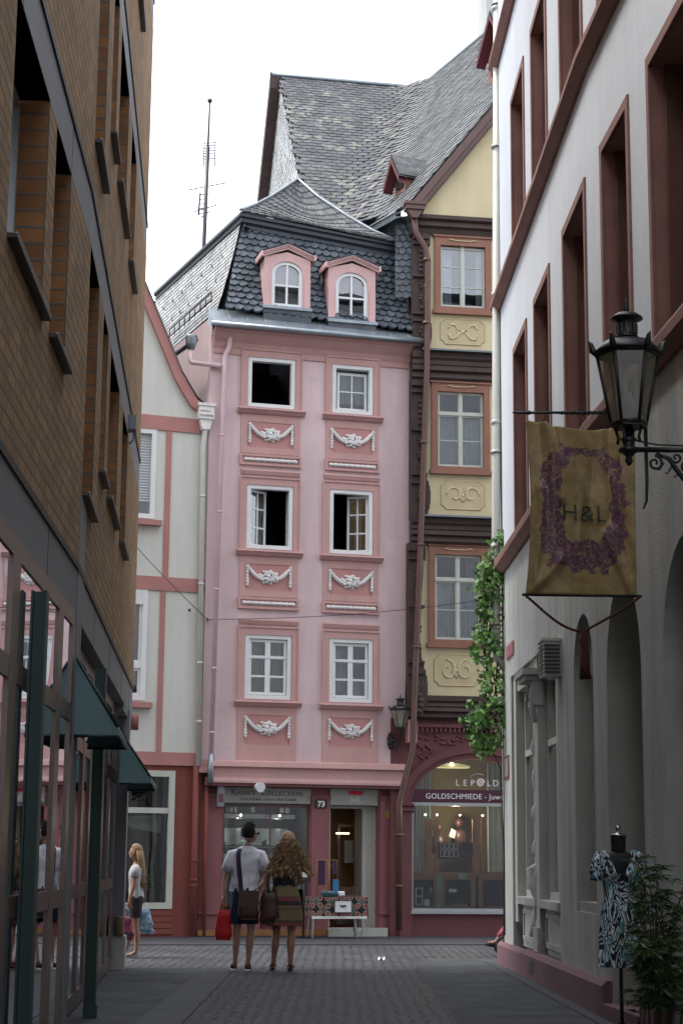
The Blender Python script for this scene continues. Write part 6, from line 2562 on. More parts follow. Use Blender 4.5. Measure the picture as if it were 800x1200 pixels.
# ------------------------------------------------------------------ cable strung across the street
ca = thing('hanging_cable', 'thin dark cable sagging across the pink house front from left to right', 'cable', PK.P(0, 5.8, .1))
mb = MB()
A_ = WH.P(*WH.px(150, 630, .15), .15)
B_ = PK.P(*PK.px(243, 726, .06), .06)
C_ = YE.P(*YE.px(575, 705, .3), .3)
J_ = WH.P(*WH.px(222, 715, .12), .12)
mid = lambda a, b, s: [a.lerp(b, k / 12) - Vector((0, 0, s * math.sin(math.pi * k / 12))) for k in range(13)]
wtube(mb, mid(A_, B_, .03), .007, 4)
wtube(mb, mid(B_, C_ + Vector((0, 0, 0.05)), .10), .006, 4)
wtube(mb, [B_, B_ + Vector((0, .06, 0))], .02, 6)
mb.build('wire', M['blackmetal'], ca)
mb = MB()
mb.ball((J_.x, J_.z, -J_.y), .03, n=6, m=4)
mb.build('cable_clamp', M['blackmetal'], ca)


# ------------------------------------------------------------------ wall lanterns
def lantern(fr, cx, cz, cw, rbot, rtop, h, sides, o, iron='blackmetal', rot=0.0, scale=1.0):
    """six-sided street lantern, cz = bottom of the glazed body"""
    n = sides

    def ring(r, z):
        return [(cx + r * math.cos(2 * math.pi * k / n + rot), cz + z, cw + r * math.sin(2 * math.pi * k / n + rot)) for k in range(n)]
    b, t = ring(rbot, 0), ring(rtop, h)
    mb = MB(fr)
    for k in range(n):
        mb.tube([b[k], t[k]], .012 * scale, 6)
        k2 = (k + 1) % n
        mb.tube([b[k], b[k2]], .016 * scale, 6)
        mb.tube([t[k], t[k2]], .018 * scale, 6)
    mb.lathe((cx, cz, cw), [(rbot * 1.02, -.03 * scale), (rbot * 1.05, 0), (.02, .005)], n, smooth=False, rot=rot)
    mb.build('lantern_cage', M[iron], o)
    for k in range(n):
        k2 = (k + 1) % n
        g_ = MB(fr)
        g_.poly([b[k], b[k2], t[k2], t[k]])
        g_.build('pane', M['lampglass'], o)
    mb = MB(fr)
    z_ = .64 * scale
    mb.lathe((cx, cz + h, cw), [(rtop * 1.08, 0), (rtop * 1.08, .02 * scale), (rtop * .80, .085 * z_ / .64), (rtop * .52, .15 * z_), (rtop * .46, .17 * z_)], n * 3, rot=rot)
    mb.lathe((cx, cz + h, cw), [(rtop * .42, .12 * scale), (rtop * .34, .135 * scale), (rtop * .33, .235 * scale), (rtop * .38, .25 * scale), (rtop * .54, .26 * scale), (rtop * .53, .27 * scale), (rtop * .34, .30 * scale), (rtop * .12, .315 * scale)], 20)
    mb.lathe((cx, cz + h, cw), [(.012 * scale, .31 * scale), (.024 * scale, .335 * scale), (.012 * scale, .355 * scale), (.018 * scale, .37 * scale), (.006 * scale, .40 * scale), (.003, .42 * scale)], 8)
    for k in range(n):
        x, z, w_ = t[k]
        d = Vector((x - cx, 0, w_ - cw)).normalized()
        mb.tube([(x, z, w_), (x + d.x * .03 * scale, z + .03 * scale, w_ + d.z * .03 * scale), (x + d.x * .04 * scale, z + .08 * scale, w_ + d.z * .04 * scale), (x + d.x * .06 * scale, z + .10 * scale, w_ + d.z * .06 * scale)],
                [.02 * scale, .026 * scale, .016 * scale, .006 * scale], 6)
    for k in range(14):
        a = 2 * math.pi * k / 14
        mb.box(cx + rtop * .335 * math.cos(a) - .006 * scale, cx + rtop * .335 * math.cos(a) + .006 * scale, cz + h + .15 * scale, cz + h + .22 * scale,
               cw + rtop * .335 * math.sin(a) - .006 * scale, cw + rtop * .335 * math.sin(a) + .006 * scale)
    mb.build('lantern_roof', M[iron], o)
    mb = MB(fr)
    mb.tube([(cx, cz, cw), (cx, cz + h * .45, cw)], .03 * scale, 8)
    mb.ball((cx, cz + h * .28, cw), .05 * scale, (1, 1.5, 1), 8, 6)
    for a in (0, 2.1, 4.2):
        mb.tube([(cx + .055 * scale * math.cos(a), cz + .02, cw + .055 * scale * math.sin(a)), (cx + .055 * scale * math.cos(a), cz + h * .72, cw + .055 * scale * math.sin(a))], .016 * scale, 6)
    mb.build('bulb', M['lampglass'] if False else M['shutter'], o)


def spiral(mb, cx, cz, w_, r, turns, r_t, a0=0.0, sgn=1, n=30):
    pts = []
    for k in range(n):
        t = k / (n - 1)
        a = a0 + sgn * t * turns * 2 * math.pi
        q = r * (1 - .82 * t)
        pts.append((cx + q * math.cos(a), cz + q * math.sin(a), w_))
    mb.tube(pts, [r_t * (1 - .3 * k / n) for k in range(n)], 6)


LW = at(0, 12.2)
big = thing('wall_lantern', 'large black hexagonal street lantern on a scrolled iron bracket at the right-hand wall', 'street lamp', (2.4, 12.2, 4.2))
lantern(LW, 2.005, 4.40, 0, .122, .214, .50, 6, big, rot=.06)
mb = MB(LW)
for a in (0.5, 2.1, 3.7, 5.2):
    mb.tube([(2.0 + .10 * math.cos(a), 4.38, .10 * math.sin(a)), (2.0 + .075 * math.cos(a), 4.30, .075 * math.sin(a)), (2.0 + .085 * math.cos(a), 4.26, .085 * math.sin(a))], .011, 6)
mb.lathe((2.0, 4.10, 0), [(.01, 0), (.03, .03), (.02, .06), (.05, .09), (.075, .10), (.075, .12), (.04, .13), (.045, .17), (.06, .19), (.03, .20), (.025, .30)], 14)
mb.tube([(2.0, 4.215, 0), (2.80, 4.215, 0)], .020, 8)
mb.tube([(2.0, 4.29, 0), (2.2, 4.25, 0), (2.78, 4.235, 0)], .006, 6)
mb.tube([(2.13, 4.40, -.05), (2.13, 4.0, -.05), (2.125, 3.86, -.05), (2.10, 3.80, -.05)], [.014, .012, .010, .005], 6)
spiral(mb, 2.18, 4.12, 0, .055, 1.4, .012, 1.57, -1)
pts = [(2.19, 4.19, 0), (2.28, 4.15, 0), (2.33, 4.07, 0), (2.40, 3.98, 0), (2.50, 3.93, 0), (2.62, 3.90, 0), (2.78, 3.84, 0)]
mb.tube(pts, [.012, .016, .018, .018, .018, .018, .018], 8)
spiral(mb, 2.33, 4.16, 0, .04, 1.2, .010, 3.3, 1)
spiral(mb, 2.42, 4.09, 0, .07, 1.6, .014, -.6, 1)
spiral(mb, 2.58, 4.07, 0, .09, 1.6, .014, 2.6, -1)
for k in range(9):
    a = k * .7
    mb.tube([(2.50 + .03 * math.cos(a), 4.10 + .04 * math.sin(a), 0), (2.50 + .075 * math.cos(a), 4.10 + .09 * math.sin(a), .01)], [.018, .006], 6)
for k in range(10):
    t = k / 9
    u, v = 2.24 + .5 * t, 4.12 - .22 * t
    mb.tube([(u, v, 0), (u - .03, v - .05, 0), (u - .05, v - .045, 0)], [.010, .008, .004], 5)
mb.box(2.765, 2.80, 3.75, 4.35, -.05, .05)
mb.build('bracket', M['blackmetal'], big)

u_, v_ = PK.px(470, 880, .25)
sm = thing('small_wall_lantern', 'small black lantern on the lower right corner of the pink house', 'street lamp', PK.P(u_ - .05, v_, .1))
lantern(PK, u_ - .03, 3.90, .28, .098, .185, .34, 6, sm, rot=.3, scale=.72)
mb = MB(PK)
uu = u_ - .03
mb.tube([(uu, 3.90, .28), (uu, 3.80, .28), (uu + .02, 3.72, .26), (uu + .0, 3.62, .20), (uu - .06, 3.58, .12), (uu - .11, 3.62, .05)], [.03, .022, .02, .02, .02, .02], 8)
mb.ball((uu - .12, 3.66, .03), .085, (.8, 2.0, .4), 10, 6)
for k in range(7):
    a = k * .9
    mb.ball((uu - .12 + .05 * math.cos(a), 3.66 + .12 * math.sin(a), .05), .035, n=6, m=4)
spiral(mb, uu - .04, 3.52, .12, .06, 1.3, .014, 1.0, -1)
mb.lathe((uu, 3.80, .28), [(.01, 0), (.05, .04), (.03, .08), (.085, .10)], 8)
mb.build('bracket', M['blackmetal'], sm)

# ------------------------------------------------------------------ hanging shop banner
BF = at(0, 15.0)
bn = thing('hanging_banner', 'gold cloth shop banner with a painted purple border, hanging from an iron rod', 'banner', (2.04, 15.0, 3.6))
bm_ = bpy.data.materials.new('painted_gold_cloth')
bm_.use_nodes = True
N_, L_n = bm_.node_tree.nodes, bm_.node_tree.links
bs = N_['Principled BSDF']
bs.inputs['Roughness'].default_value = .42
bs.inputs['Sheen Weight'].default_value = .3
tc_ = N_.new('ShaderNodeTexCoord')
sp = N_.new('ShaderNodeSeparateXYZ')
L_n.new(tc_.outputs['UV'], sp.inputs[0])


def mth(op, a, b=None, c=None, clamp=False):
    x = N_.new('ShaderNodeMath'); x.operation = op; x.use_clamp = clamp
    for i, v in enumerate((a, b, c)):
        if v is None: continue
        if isinstance(v, (int, float)): x.inputs[i].default_value = v
        else: L_n.new(v, x.inputs[i])
    return x.outputs[0]


nA_ = N_.new('ShaderNodeTexNoise'); nA_.inputs['Scale'].default_value = 7; nA_.inputs['Detail'].default_value = 3
L_n.new(tc_.outputs['UV'], nA_.inputs['Vector'])
nB_ = N_.new('ShaderNodeTexNoise'); nB_.inputs['Scale'].default_value = 14; nB_.inputs['Detail'].default_value = 5; nB_.inputs['Distortion'].default_value = 2.5
L_n.new(tc_.outputs['UV'], nB_.inputs['Vector'])
X = mth('SUBTRACT', sp.outputs[0], .47)
Y = mth('SUBTRACT', sp.outputs[1], .755)          # uv in metres
ax = mth('DIVIDE', mth('ABSOLUTE', X), .385)
ay = mth('DIVIDE', mth('ABSOLUTE', Y), .55)
rd = mth('POWER', mth('ADD', mth('POWER', ax, 3.2), mth('POWER', ay, 3.2)), 1 / 3.2)
rd = mth('ADD', rd, mth('MULTIPLY', mth('SUBTRACT', nA_.outputs['Fac'], .5), .55))
# inner edge: oval, with a heavier bottom
ix = mth('DIVIDE', mth('ABSOLUTE', mth('SUBTRACT', X, .03)), .235)
iy = mth('DIVIDE', mth('ABSOLUTE', mth('SUBTRACT', Y, .07)), .375)
ri = mth('POWER', mth('ADD', mth('POWER', ix, 2.4), mth('POWER', iy, 2.4)), 1 / 2.4)
ri = mth('ADD', ri, mth('MULTIPLY', mth('SUBTRACT', nA_.outputs['Fac'], .5), .75))
outm = mth('LESS_THAN', rd, 1.0)
inm = mth('GREATER_THAN', ri, 1.0)
mask = mth('MULTIPLY', outm, inm)
nD_ = N_.new('ShaderNodeTexNoise'); nD_.inputs['Scale'].default_value = 16; nD_.inputs['Detail'].default_value = 4; nD_.inputs['Distortion'].default_value = 3
L_n.new(tc_.outputs['UV'], nD_.inputs['Vector'])
rag = mth('ADD', mth('MULTIPLY', mth('SUBTRACT', nD_.outputs['Fac'], .44), 7), .72, clamp=True)
rm_ = N_.new('ShaderNodeValToRGB')
rm_.color_ramp.elements[0].position = .36; rm_.color_ramp.elements[0].color = (.055, .014, .050, 1)
rm_.color_ramp.elements[1].position = .66; rm_.color_ramp.elements[1].color = (.17, .095, .12, 1)
e_ = rm_.color_ramp.elements.new(.5); e_.color = (.13, .03, .095, 1)
L_n.new(nB_.outputs['Fac'], rm_.inputs[0])
nC_ = N_.new('ShaderNodeTexNoise'); nC_.inputs['Scale'].default_value = 5; nC_.inputs['Detail'].default_value = 8; nC_.inputs['Roughness'].default_value = .7
L_n.new(tc_.outputs['UV'], nC_.inputs['Vector'])
gr = N_.new('ShaderNodeValToRGB')
gr.color_ramp.elements[0].position = .3; gr.color_ramp.elements[0].color = (.20, .125, .045, 1)
gr.color_ramp.elements[1].position = .7; gr.color_ramp.elements[1].color = (.50, .37, .16, 1)
L_n.new(nC_.outputs['Fac'], gr.inputs[0])
mx_ = N_.new('ShaderNodeMix'); mx_.data_type = 'RGBA'
L_n.new(mth('MULTIPLY', mth('MULTIPLY', mask, rag), .95), mx_.inputs[0]); L_n.new(gr.outputs[0], mx_.inputs[6]); L_n.new(rm_.outputs[0], mx_.inputs[7])
L_n.new(mx_.outputs[2], bs.inputs['Base Color'])

BW, BH = .94, 1.49


def bsurf(s, t):
    """s 0..1 across, t 0..1 from bottom to top"""
    u = 1.57 + BW * s
    v = 3.60 + BH * t
    u += (.045 * (1 - s) * math.sin(t * math.pi) ** .8) * 1.0 - .015 * (1 - t) * (1 - s)
    # scalloped top between the two hooks
    dip = math.exp(-((s - .18) / .05) ** 2) * .0
    if t > .8:
        k = (t - .8) / .2
        v -= k * (.045 * math.sin(math.pi * min(1, max(0, (s - .17) / .68))) + (.05 * (1 - s / .17) * 0 if s < .17 else 0))
        v += k * (.02 if s < .17 else 0) * (1 - s / .17 if s < .17 else 0)
    w_ = .035 * math.sin(s * 5.0 + t * 1.4) + .020 * math.sin(s * 11 - t * 3.0) * t
    # folds running down from the hooks
    for h, sg in ((.17, 1), (.86, -1)):
        d = s - h - sg * (1 - t) * .10
        w_ += .040 * math.exp(-(d / .035) ** 2) * t ** 2.2
        w_ -= .030 * math.exp(-((d - sg * .07) / .04) ** 2) * t ** 2
    w_ *= 1.5
    for (s0, t0, s1, t1, a_) in ((.42, .78, .62, .45, .018), (.62, .80, .55, .5, -.015), (.95, .02, .72, .35, .030), (.05, .02, .3, .2, .03), (.20, .98, .30, .55, .035), (.84, .98, .78, .45, -.03), (.1, .6, .06, .1, .03), (.50, .70, .47, .30, .012), (.80, .70, .97, .1, .014)):
        dx, dt = s1 - s0, t1 - t0
        L2_ = dx * dx + dt * dt
        k = max(0, min(1, ((s - s0) * dx + (t - t0) * dt) / L2_))
        d = math.hypot(s - s0 - k * dx, t - t0 - k * dt)
        w_ += 1.7 * a_ * math.exp(-(d / .035) ** 2)
    return (u, v, w_)


mb = MB(BF)
mb.grid(bsurf, 60, 84, uvs=(BW, BH))
o = mb.build('cloth', bm_, bn)
mod = o.modifiers.new('thickness', 'SOLIDIFY'); mod.thickness = .004
mb = MB(BF)
mb.text("H&L", .205, 2.065, 4.235, .10, ex=.001, spacing=1.12, bold=-.002)
nv = []
for v in mb.v:      # press the letters on to the waves of the cloth
    s_ = (v.x - 1.57) / BW; t_ = (v.z - 3.60) / BH
    w_ = bsurf(s_, t_)[2]
    nv.append(Vector((v.x, 15.0 - w_ - .026 - (15.0 - v.y - .10), v.z)))
mb.v = nv
build_each(mb, 'letter', M['greenmetal'], bn)
mb = MB(BF)
mb.tube([(1.46, 5.185, 0), (1.52, 5.185, 0), (1.62, 5.185, 0), (2.68, 5.20, 0)], [.004, .013, .012, .013], 8)
for k in range(34):
    u = 1.86 + k * .022
    mb.tube([(u, 5.186, 0), (u + .016, 5.186, 0)], .0175 if k % 2 else .013, 6)
mb.ball((1.60, 5.185, 0), .02, (1.6, 1, 1), 8, 5)
for u in (1.73, 2.38):
    mb.tube([(u, 5.19, .0), (u + .02, 5.15, 0), (u, 5.12, 0), (u + .015, 5.08, 0)], .005, 5)
mb.box(2.58, 2.62, 5.08, 5.32, -.04, .04)
mb.build('iron_rod', M['blackmetal'], bn)
mb = MB(BF)
mb.tube([(1.53, 3.60, 0), (2.54, 3.595, 0)], .012, 8)
mb.build('bottom_rod', M['blackmetal'], bn)
mb = MB(BF)
lp = [(1.56 + .48 * k / 10, 3.59 - .30 * (math.sin(math.pi / 2 * k / 10)) ** 1.1 , .01) for k in range(11)]
rp = [(2.52 - .48 * k / 10, 3.59 - .30 * (k / 10) ** .85, .01) for k in range(11)]
for q, ph_ in ((lp, 0), (rp, 1)):
    q2 = []
    for (a, b) in zip(q[:-1], q[1:]):
        for k in range(4):
            q2.append(tuple(a[i] + (b[i] - a[i]) * k / 4 for i in range(3)))
    mb.tube(q2, [.013 if k % 2 else .010 for k in range(len(q2))], 6)
mb.tube([(2.04, 3.31, .01), (2.045, 3.24, .01), (2.045, 3.22, .01), (2.05, 3.14, .01), (2.05, 3.10, .01), (2.05, 2.92, .01)], [.03, .022, .034, .026, .034, .045], 8)
for k in range(16):
    a = k * .4
    mb.tube([(2.05 + .03 * math.cos(a), 3.05, .01 + .03 * math.sin(a)), (2.05 + .042 * math.cos(a), 2.89, .01 + .042 * math.sin(a))], .007, 4)
mb.build('tassel_cord', mat('wine_red_cord', (.075, .012, .014), .85, bump=.4), bn)

# ------------------------------------------------------------------ dress form
DF_ = at(2.30, 15.0, 0)
dfm = thing('dress_form', 'headless black dress form in a teal, white and black patterned dress by the right wall', 'mannequin', (2.30, 15.0, 0))
dm = bpy.data.materials.new('printed_dress')
dm.use_nodes = True
N_, L_n = dm.node_tree.nodes, dm.node_tree.links
bs = N_['Principled BSDF']; bs.inputs['Roughness'].default_value = .8
geo = N_.new('ShaderNodeNewGeometry')
mp_ = N_.new('ShaderNodeMapping'); mp_.inputs['Scale'].default_value = (1.0, 1.0, .42); mp_.inputs['Rotation'].default_value = (0, .5, 0)
L_n.new(geo.outputs['Position'], mp_.inputs['Vector'])
w1 = N_.new('ShaderNodeTexNoise'); w1.inputs['Scale'].default_value = 9; w1.inputs['Detail'].default_value = 2; w1.inputs['Distortion'].default_value = 1.6
L_n.new(mp_.outputs[0], w1.inputs['Vector'])
r1 = N_.new('ShaderNodeValToRGB'); r1.color_ramp.interpolation = 'CONSTANT'
els = [(0, (.012, .014, .026)), (.36, (.70, .76, .78)), (.42, (.014, .016, .032)), (.475, (.10, .33, .42)), (.505, (.75, .80, .82)), (.545, (.02, .02, .04)), (.61, (.55, .66, .70)), (.655, (.03, .06, .06))]
r1.color_ramp.elements[0].position = 0; r1.color_ramp.elements[0].color = (*els[0][1], 1)
r1.color_ramp.elements[1].position = els[1][0]; r1.color_ramp.elements[1].color = (*els[1][1], 1)
for p, c in els[2:]:
    e_ = r1.color_ramp.elements.new(p); e_.color = (*c, 1)
L_n.new(w1.outputs['Fac'], r1.inputs[0])
L_n.new(r1.outputs[0], bs.inputs['Base Color'])
mb = MB(DF_)
mb.lathe((0, 0, 0), [(.055, 1.44), (.06, 1.50), (.062, 1.58), (.066, 1.60)], 14, sx=1.0, sy=.9)
mb.lathe((0, 0, 0), [(.08, 1.02), (.10, 1.12), (.135, 1.30), (.150, 1.38), (.135, 1.44), (.06, 1.475)], 18, sx=1.0, sy=.58)
mb.build('torso', M['rubber'], dfm)
mb = MB(DF_)
mb.lathe((0, 1.60, 0), [(.068, 0), (.066, .012), (.02, .02), (.012, .04), (.022, .055), (.02, .075), (.005, .085)], 14)
mb.build('neck_cap', M['chrome'], dfm)
mb = MB(DF_)
mb.tube([(0, 1.0, 0), (0, .03, 0)], .016, 8)
for a in (.4, 2.5, 4.6):
    mb.tube([(0, .12, 0), (.22 * math.cos(a), .012, .22 * math.sin(a))], .012, 6)
mb.build('stand', M['blackmetal'], dfm)


def dress(s, t):
    a = s * 2 * math.pi
    z_ = .55 + .93 * t
    prof = [(0, .175), (.25, .175), (.42, .165), (.52, .150), (.60, .128), (.70, .135), (.82, .168), (.90, .175), (1.0, .165)]
    for (t0, r0), (t1, r1_) in zip(prof[:-1], prof[1:]):
        if t <= t1:
            r = r0 + (r1_ - r0) * (t - t0) / (t1 - t0); break
    fold = .012 * math.sin(a * 9 + t * 2) * max(0, 1 - t * 1.6)
    r += fold
    dep = .68 + .14 * (1 if .70 < t < .92 and math.sin(a) > 0 else 0) * math.exp(-((t - .80) / .07) ** 2)
    # V neck: pull the front top edge down
    if t > .80:
        k = (t - .80) / .20
        fr_ = math.sin(a)
        if fr_ > 0:
            c = abs(math.cos(a))
            z_ -= k * .27 * max(0, 1 - c / .62)
        z_ -= k * .02 * abs(math.cos(a))
    x = r * math.cos(a)
    y = r * dep * math.sin(a)
    return (x, z_, y)


mb = MB(DF_)
mb.grid(dress, 72, 40)
mb.build('dress', dm, dfm)
mb = MB(DF_)
for sg in (-1, 1):
    mb.tube([(sg * .10, 1.455, 0), (sg * .150, 1.435, 0), (sg * .180, 1.38, .0), (sg * .192, 1.30, .0), (sg * .190, 1.235, .0)], [.035, .050, .052, .050, .046], 12)
build_each(mb, 'sleeve', dm, dfm)

# ------------------------------------------------------------------ bamboo in a pot
bt = thing('potted_bamboo', 'bushy dark green bamboo in a planter at the foot of the right-hand wall', 'plant', (2.34, 13.9, 0))
PF = at(2.46, 13.9)
mb = MB(PF)
mb.lathe((0, 0, 0), [(.17, 0), (.20, .03), (.24, .14), (.26, .15), (.26, .18), (.22, .18), (.21, .15)], 20)
mb.build('planter', M['sillmetal'], bt)
random.seed(33)
canes = MB(PF)
lv = MB(PF)


def leafblade(mb, p, d, ln, wd):
    d = d.normalized()
    sd_ = d.cross(Vector((random.uniform(-.4, .4), 1, random.uniform(-.4, .4)))).normalized() * wd
    a = p; b = p + d * ln * .35 + Vector((0, -.0, 0)); c = p + d * ln + Vector((0, -.25 * ln, 0))
    mb.poly([tuple(a), tuple(b + sd_), tuple(c), tuple(b - sd_)])


for k in range(17):
    a = random.uniform(0, 6.28); r = random.uniform(.02, .19)
    x0_, w0_ = r * math.cos(a), r * math.sin(a)
    h = random.uniform(.7, 1.42)
    lean = Vector((random.uniform(-.20, .30), 0, random.uniform(-.2, .25)))
    if k in (3, 9): lean.x = -.42; h = .85
    pts = [(x0_ + lean.x * (t ** 2), .14 + h * t * (1.0 - .08 * t), w0_ + lean.z * t ** 2) for t in [i / 8 for i in range(9)]]
    canes.tube(pts, [.0065 * (1 - .7 * i / 8) + .0015 for i in range(9)], 5)
    for t in range(16 if h > 1 else 13):
        f_ = .18 + .82 * t / 15
        i = min(7, int(f_ * 8)); q = Vector(pts[i]).lerp(Vector(pts[i + 1]), min(1, f_ * 8 - i))
        aa = random.uniform(0, 6.28)
        br = Vector((math.cos(aa), random.uniform(.0, .5), math.sin(aa))) * random.uniform(.05, .14)
        e = q + br
        canes.tube([tuple(q), tuple(e)], .0022, 4, caps=False)
        nl = random.randint(8, 12)
        for m_ in range(nl):
            ang = aa + (m_ - nl / 2) * .42
            dd = Vector((math.cos(ang), random.uniform(-.25, .45), math.sin(ang)))
            leafblade(lv, e, dd, random.uniform(.08, .15), random.uniform(.008, .013))
canes.build('cane', M['cane'], bt)['kind'] = 'stuff'
lv.build('foliage', M['bamboo'], bt)
mb = MB(PF)
mb.grid(lambda s, t: ((s - .5) * .40, 145 / 1000 + .008 * math.sin(9 * s + 7 * t), (t - .5) * .40), 6, 6)
mb.build('soil', M['stem'], bt)

# ------------------------------------------------------------------ ivy on the corner
iv = thing('ivy', 'bright green ivy climbing round the downpipe at the corner of the white building', 'climbing plant', (2.1, 25.5, 4))
random.seed(12)
path = [((597, 622), 9), ((585, 640), 10), ((577, 665), 12), ((571, 690), 14), ((576, 720), 15), ((568, 745), 15), ((574, 775), 18), ((577, 805), 21), ((574, 832), 22), ((566, 855), 20), ((573, 872), 15)]
side = [((560, 715), (575, 722), 5), ((552, 856), (572, 845), 7), ((550, 850), (570, 828), 6), ((566, 880), (576, 862), 8), ((598, 668), (582, 680), 7), ((600, 700), (586, 700), 4)]
lv = MB()
st = MB()


def ivleaf(p, sz):
    n = Vector((random.uniform(-.7, .3), -1, random.uniform(-.1, .9))).normalized()
    a = n.cross(Vector((0, 0, 1))).normalized()
    b = n.cross(a).normalized()
    if b.z > 0: b = -b
    rt = random.uniform(-.5, .5)
    a, b = a * math.cos(rt) + b * math.sin(rt), b * math.cos(rt) - a * math.sin(rt)
    out_ = [(0, -.15), (.42, -.32), (.52, .05), (.30, .22), (0, .72), (-.30, .22), (-.52, .05), (-.42, -.32)]
    base = len(lv.v)
    for x, y in out_:
        lv.v.append(p + a * (x * sz) + b * (y * sz) - n * (abs(x) * sz * .25))
    lv.f.append([base + 0, base + 1, base + 2, base + 3, base + 4])
    lv.f.append([base + 0, base + 4, base + 5, base + 6, base + 7])
    for _ in range(2):
        lv.sm.append(False); lv.uv.append([(0, 0)] * 5)


for i in range(len(path) - 1):
    (p0_, r0), (p1_, r1_) = path[i], path[i + 1]
    for cl in range(17):
        t = random.random()
        x = p0_[0] + (p1_[0] - p0_[0]) * t; y = p0_[1] + (p1_[1] - p0_[1]) * t; r = (r0 + (r1_ - r0) * t) * 1.1
        a = random.uniform(0, 6.28); q = math.sqrt(random.random())
        x += math.cos(a) * q * r; y += math.sin(a) * q * r * .9
        d0 = 25.12 + random.uniform(-.20, .18)
        sz0 = random.uniform(.6, 1.15)
        for k in range(random.randint(5, 13)):
            xx, yy = x + random.gauss(0, 3.2), y + random.gauss(0, 4.0)
            if abs(xx - 580) < 5 and random.random() < .60: continue
            d = d0 + random.uniform(-.05, .05)
            if xx > 587: d = min(d, 25.05)
            ivleaf(cpx(xx, yy, d), random.uniform(.045, .10) * sz0)
for (a_, b_, r) in side:
    for k in range(42):
        t = random.random()
        x = a_[0] + (b_[0] - a_[0]) * t + random.uniform(-r, r) * .8; y = a_[1] + (b_[1] - a_[1]) * t + random.uniform(-r, r)
        ivleaf(cpx(x, y, 25.05 + random.uniform(-.12, .1)), random.uniform(.06, .11))
    wtube(st, [cpx(b_[0], b_[1], 25.1), cpx(a_[0], a_[1], 25.05)], .006, 4)
lv.build('foliage', M['leaf'], iv)
for off in (-6, -3, 2, 6):
    wtube(st, [cpx(p[0] + off + 3 * math.sin(p[1] * .1 + off), p[1], 25.16) for p, r in path], .013, 5)
wtube(st, [cpx(572, 872, 25.16), cpx(586, 900, 25.16), cpx(590, 1000, 25.16), cpx(590, 1104, 25.16)], .010, 5)
st.build('stem', M['stem'], iv)


# ------------------------------------------------------------------ people
def skinned(mb, pts, edges, root=0, sub=2):
    """pts: list of (x, y(depth), z, radius_x, radius_y)"""
    me = bpy.data.meshes.new('body_chain')
    me.from_pydata([p[:3] for p in pts], edges, [])
    ob = bpy.data.objects.new('body_chain', me)
    COL.objects.link(ob)
    m_ = ob.modifiers.new('skin', 'SKIN')
    m_.use_smooth_shade = True
    for i, p in enumerate(pts):
        sv = me.skin_vertices[0].data[i]
        sv.radius = (p[3], p[4] if len(p) > 4 else p[3])
        sv.use_root = (i == root)
    m2 = ob.modifiers.new('smooth', 'SUBSURF'); m2.levels = sub; m2.render_levels = sub
    dg = bpy.context.evaluated_depsgraph_get()
    res = bpy.data.meshes.new_from_object(ob.evaluated_get(dg))
    fr0 = mb.fr
    base = len(mb.v)
    for vt in res.vertices:
        mb.v.append(fr0.P(vt.co.x, vt.co.z, -vt.co.y))
    for p in res.polygons:
        mb.f.append([base + i for i in p.vertices])
        mb.sm.append(True)
        mb.uv.append([(0, 0)] * len(p.vertices))
    bpy.data.objects.remove(ob)
    bpy.data.meshes.remove(me)
    bpy.data.meshes.remove(res)


def hand(pts, edges, wi, wrist, d, s=1.0, spread=Vector((0, 1, 0)), curl=Vector((0, 0, 0)), thumb=None):
    """adds palm + five fingers to a chain; wi = index of the wrist vertex"""
    d = d.normalized()
    sp_ = (spread - d * spread.dot(d)).normalized()
    palm = wrist + d * .055 * s
    i0 = len(pts)
    pts.append((*palm, .020 * s, .034 * s)); edges.append((wi, i0))
    for k in range(4):
        off = (k - 1.5) * .020 * s
        ln = (.068, .078, .074, .058)[k] * s
        b0 = palm + d * .035 * s + sp_ * off
        b1 = b0 + d * ln * .5 + curl * .35 * ln
        b2 = b1 + d * ln * .35 + curl * .9 * ln
        j = len(pts)
        pts.extend([(*b0, .0095 * s), (*b1, .0088 * s), (*b2, .0072 * s)])
        edges.extend([(i0, j), (j, j + 1), (j + 1, j + 2)])
    th = thumb if thumb is not None else sp_
    t0 = palm - d * .012 * s - sp_ * 0 + th * .030 * s
    t1 = t0 + (d * .6 + th * .7).normalized() * .035 * s
    t2 = t1 + (d * .9 + th * .1).normalized() * .03 * s
    j = len(pts)
    pts.extend([(*t0, .012 * s), (*t1, .010 * s), (*t2, .0085 * s)])
    edges.extend([(i0, j), (j, j + 1), (j + 1, j + 2)])


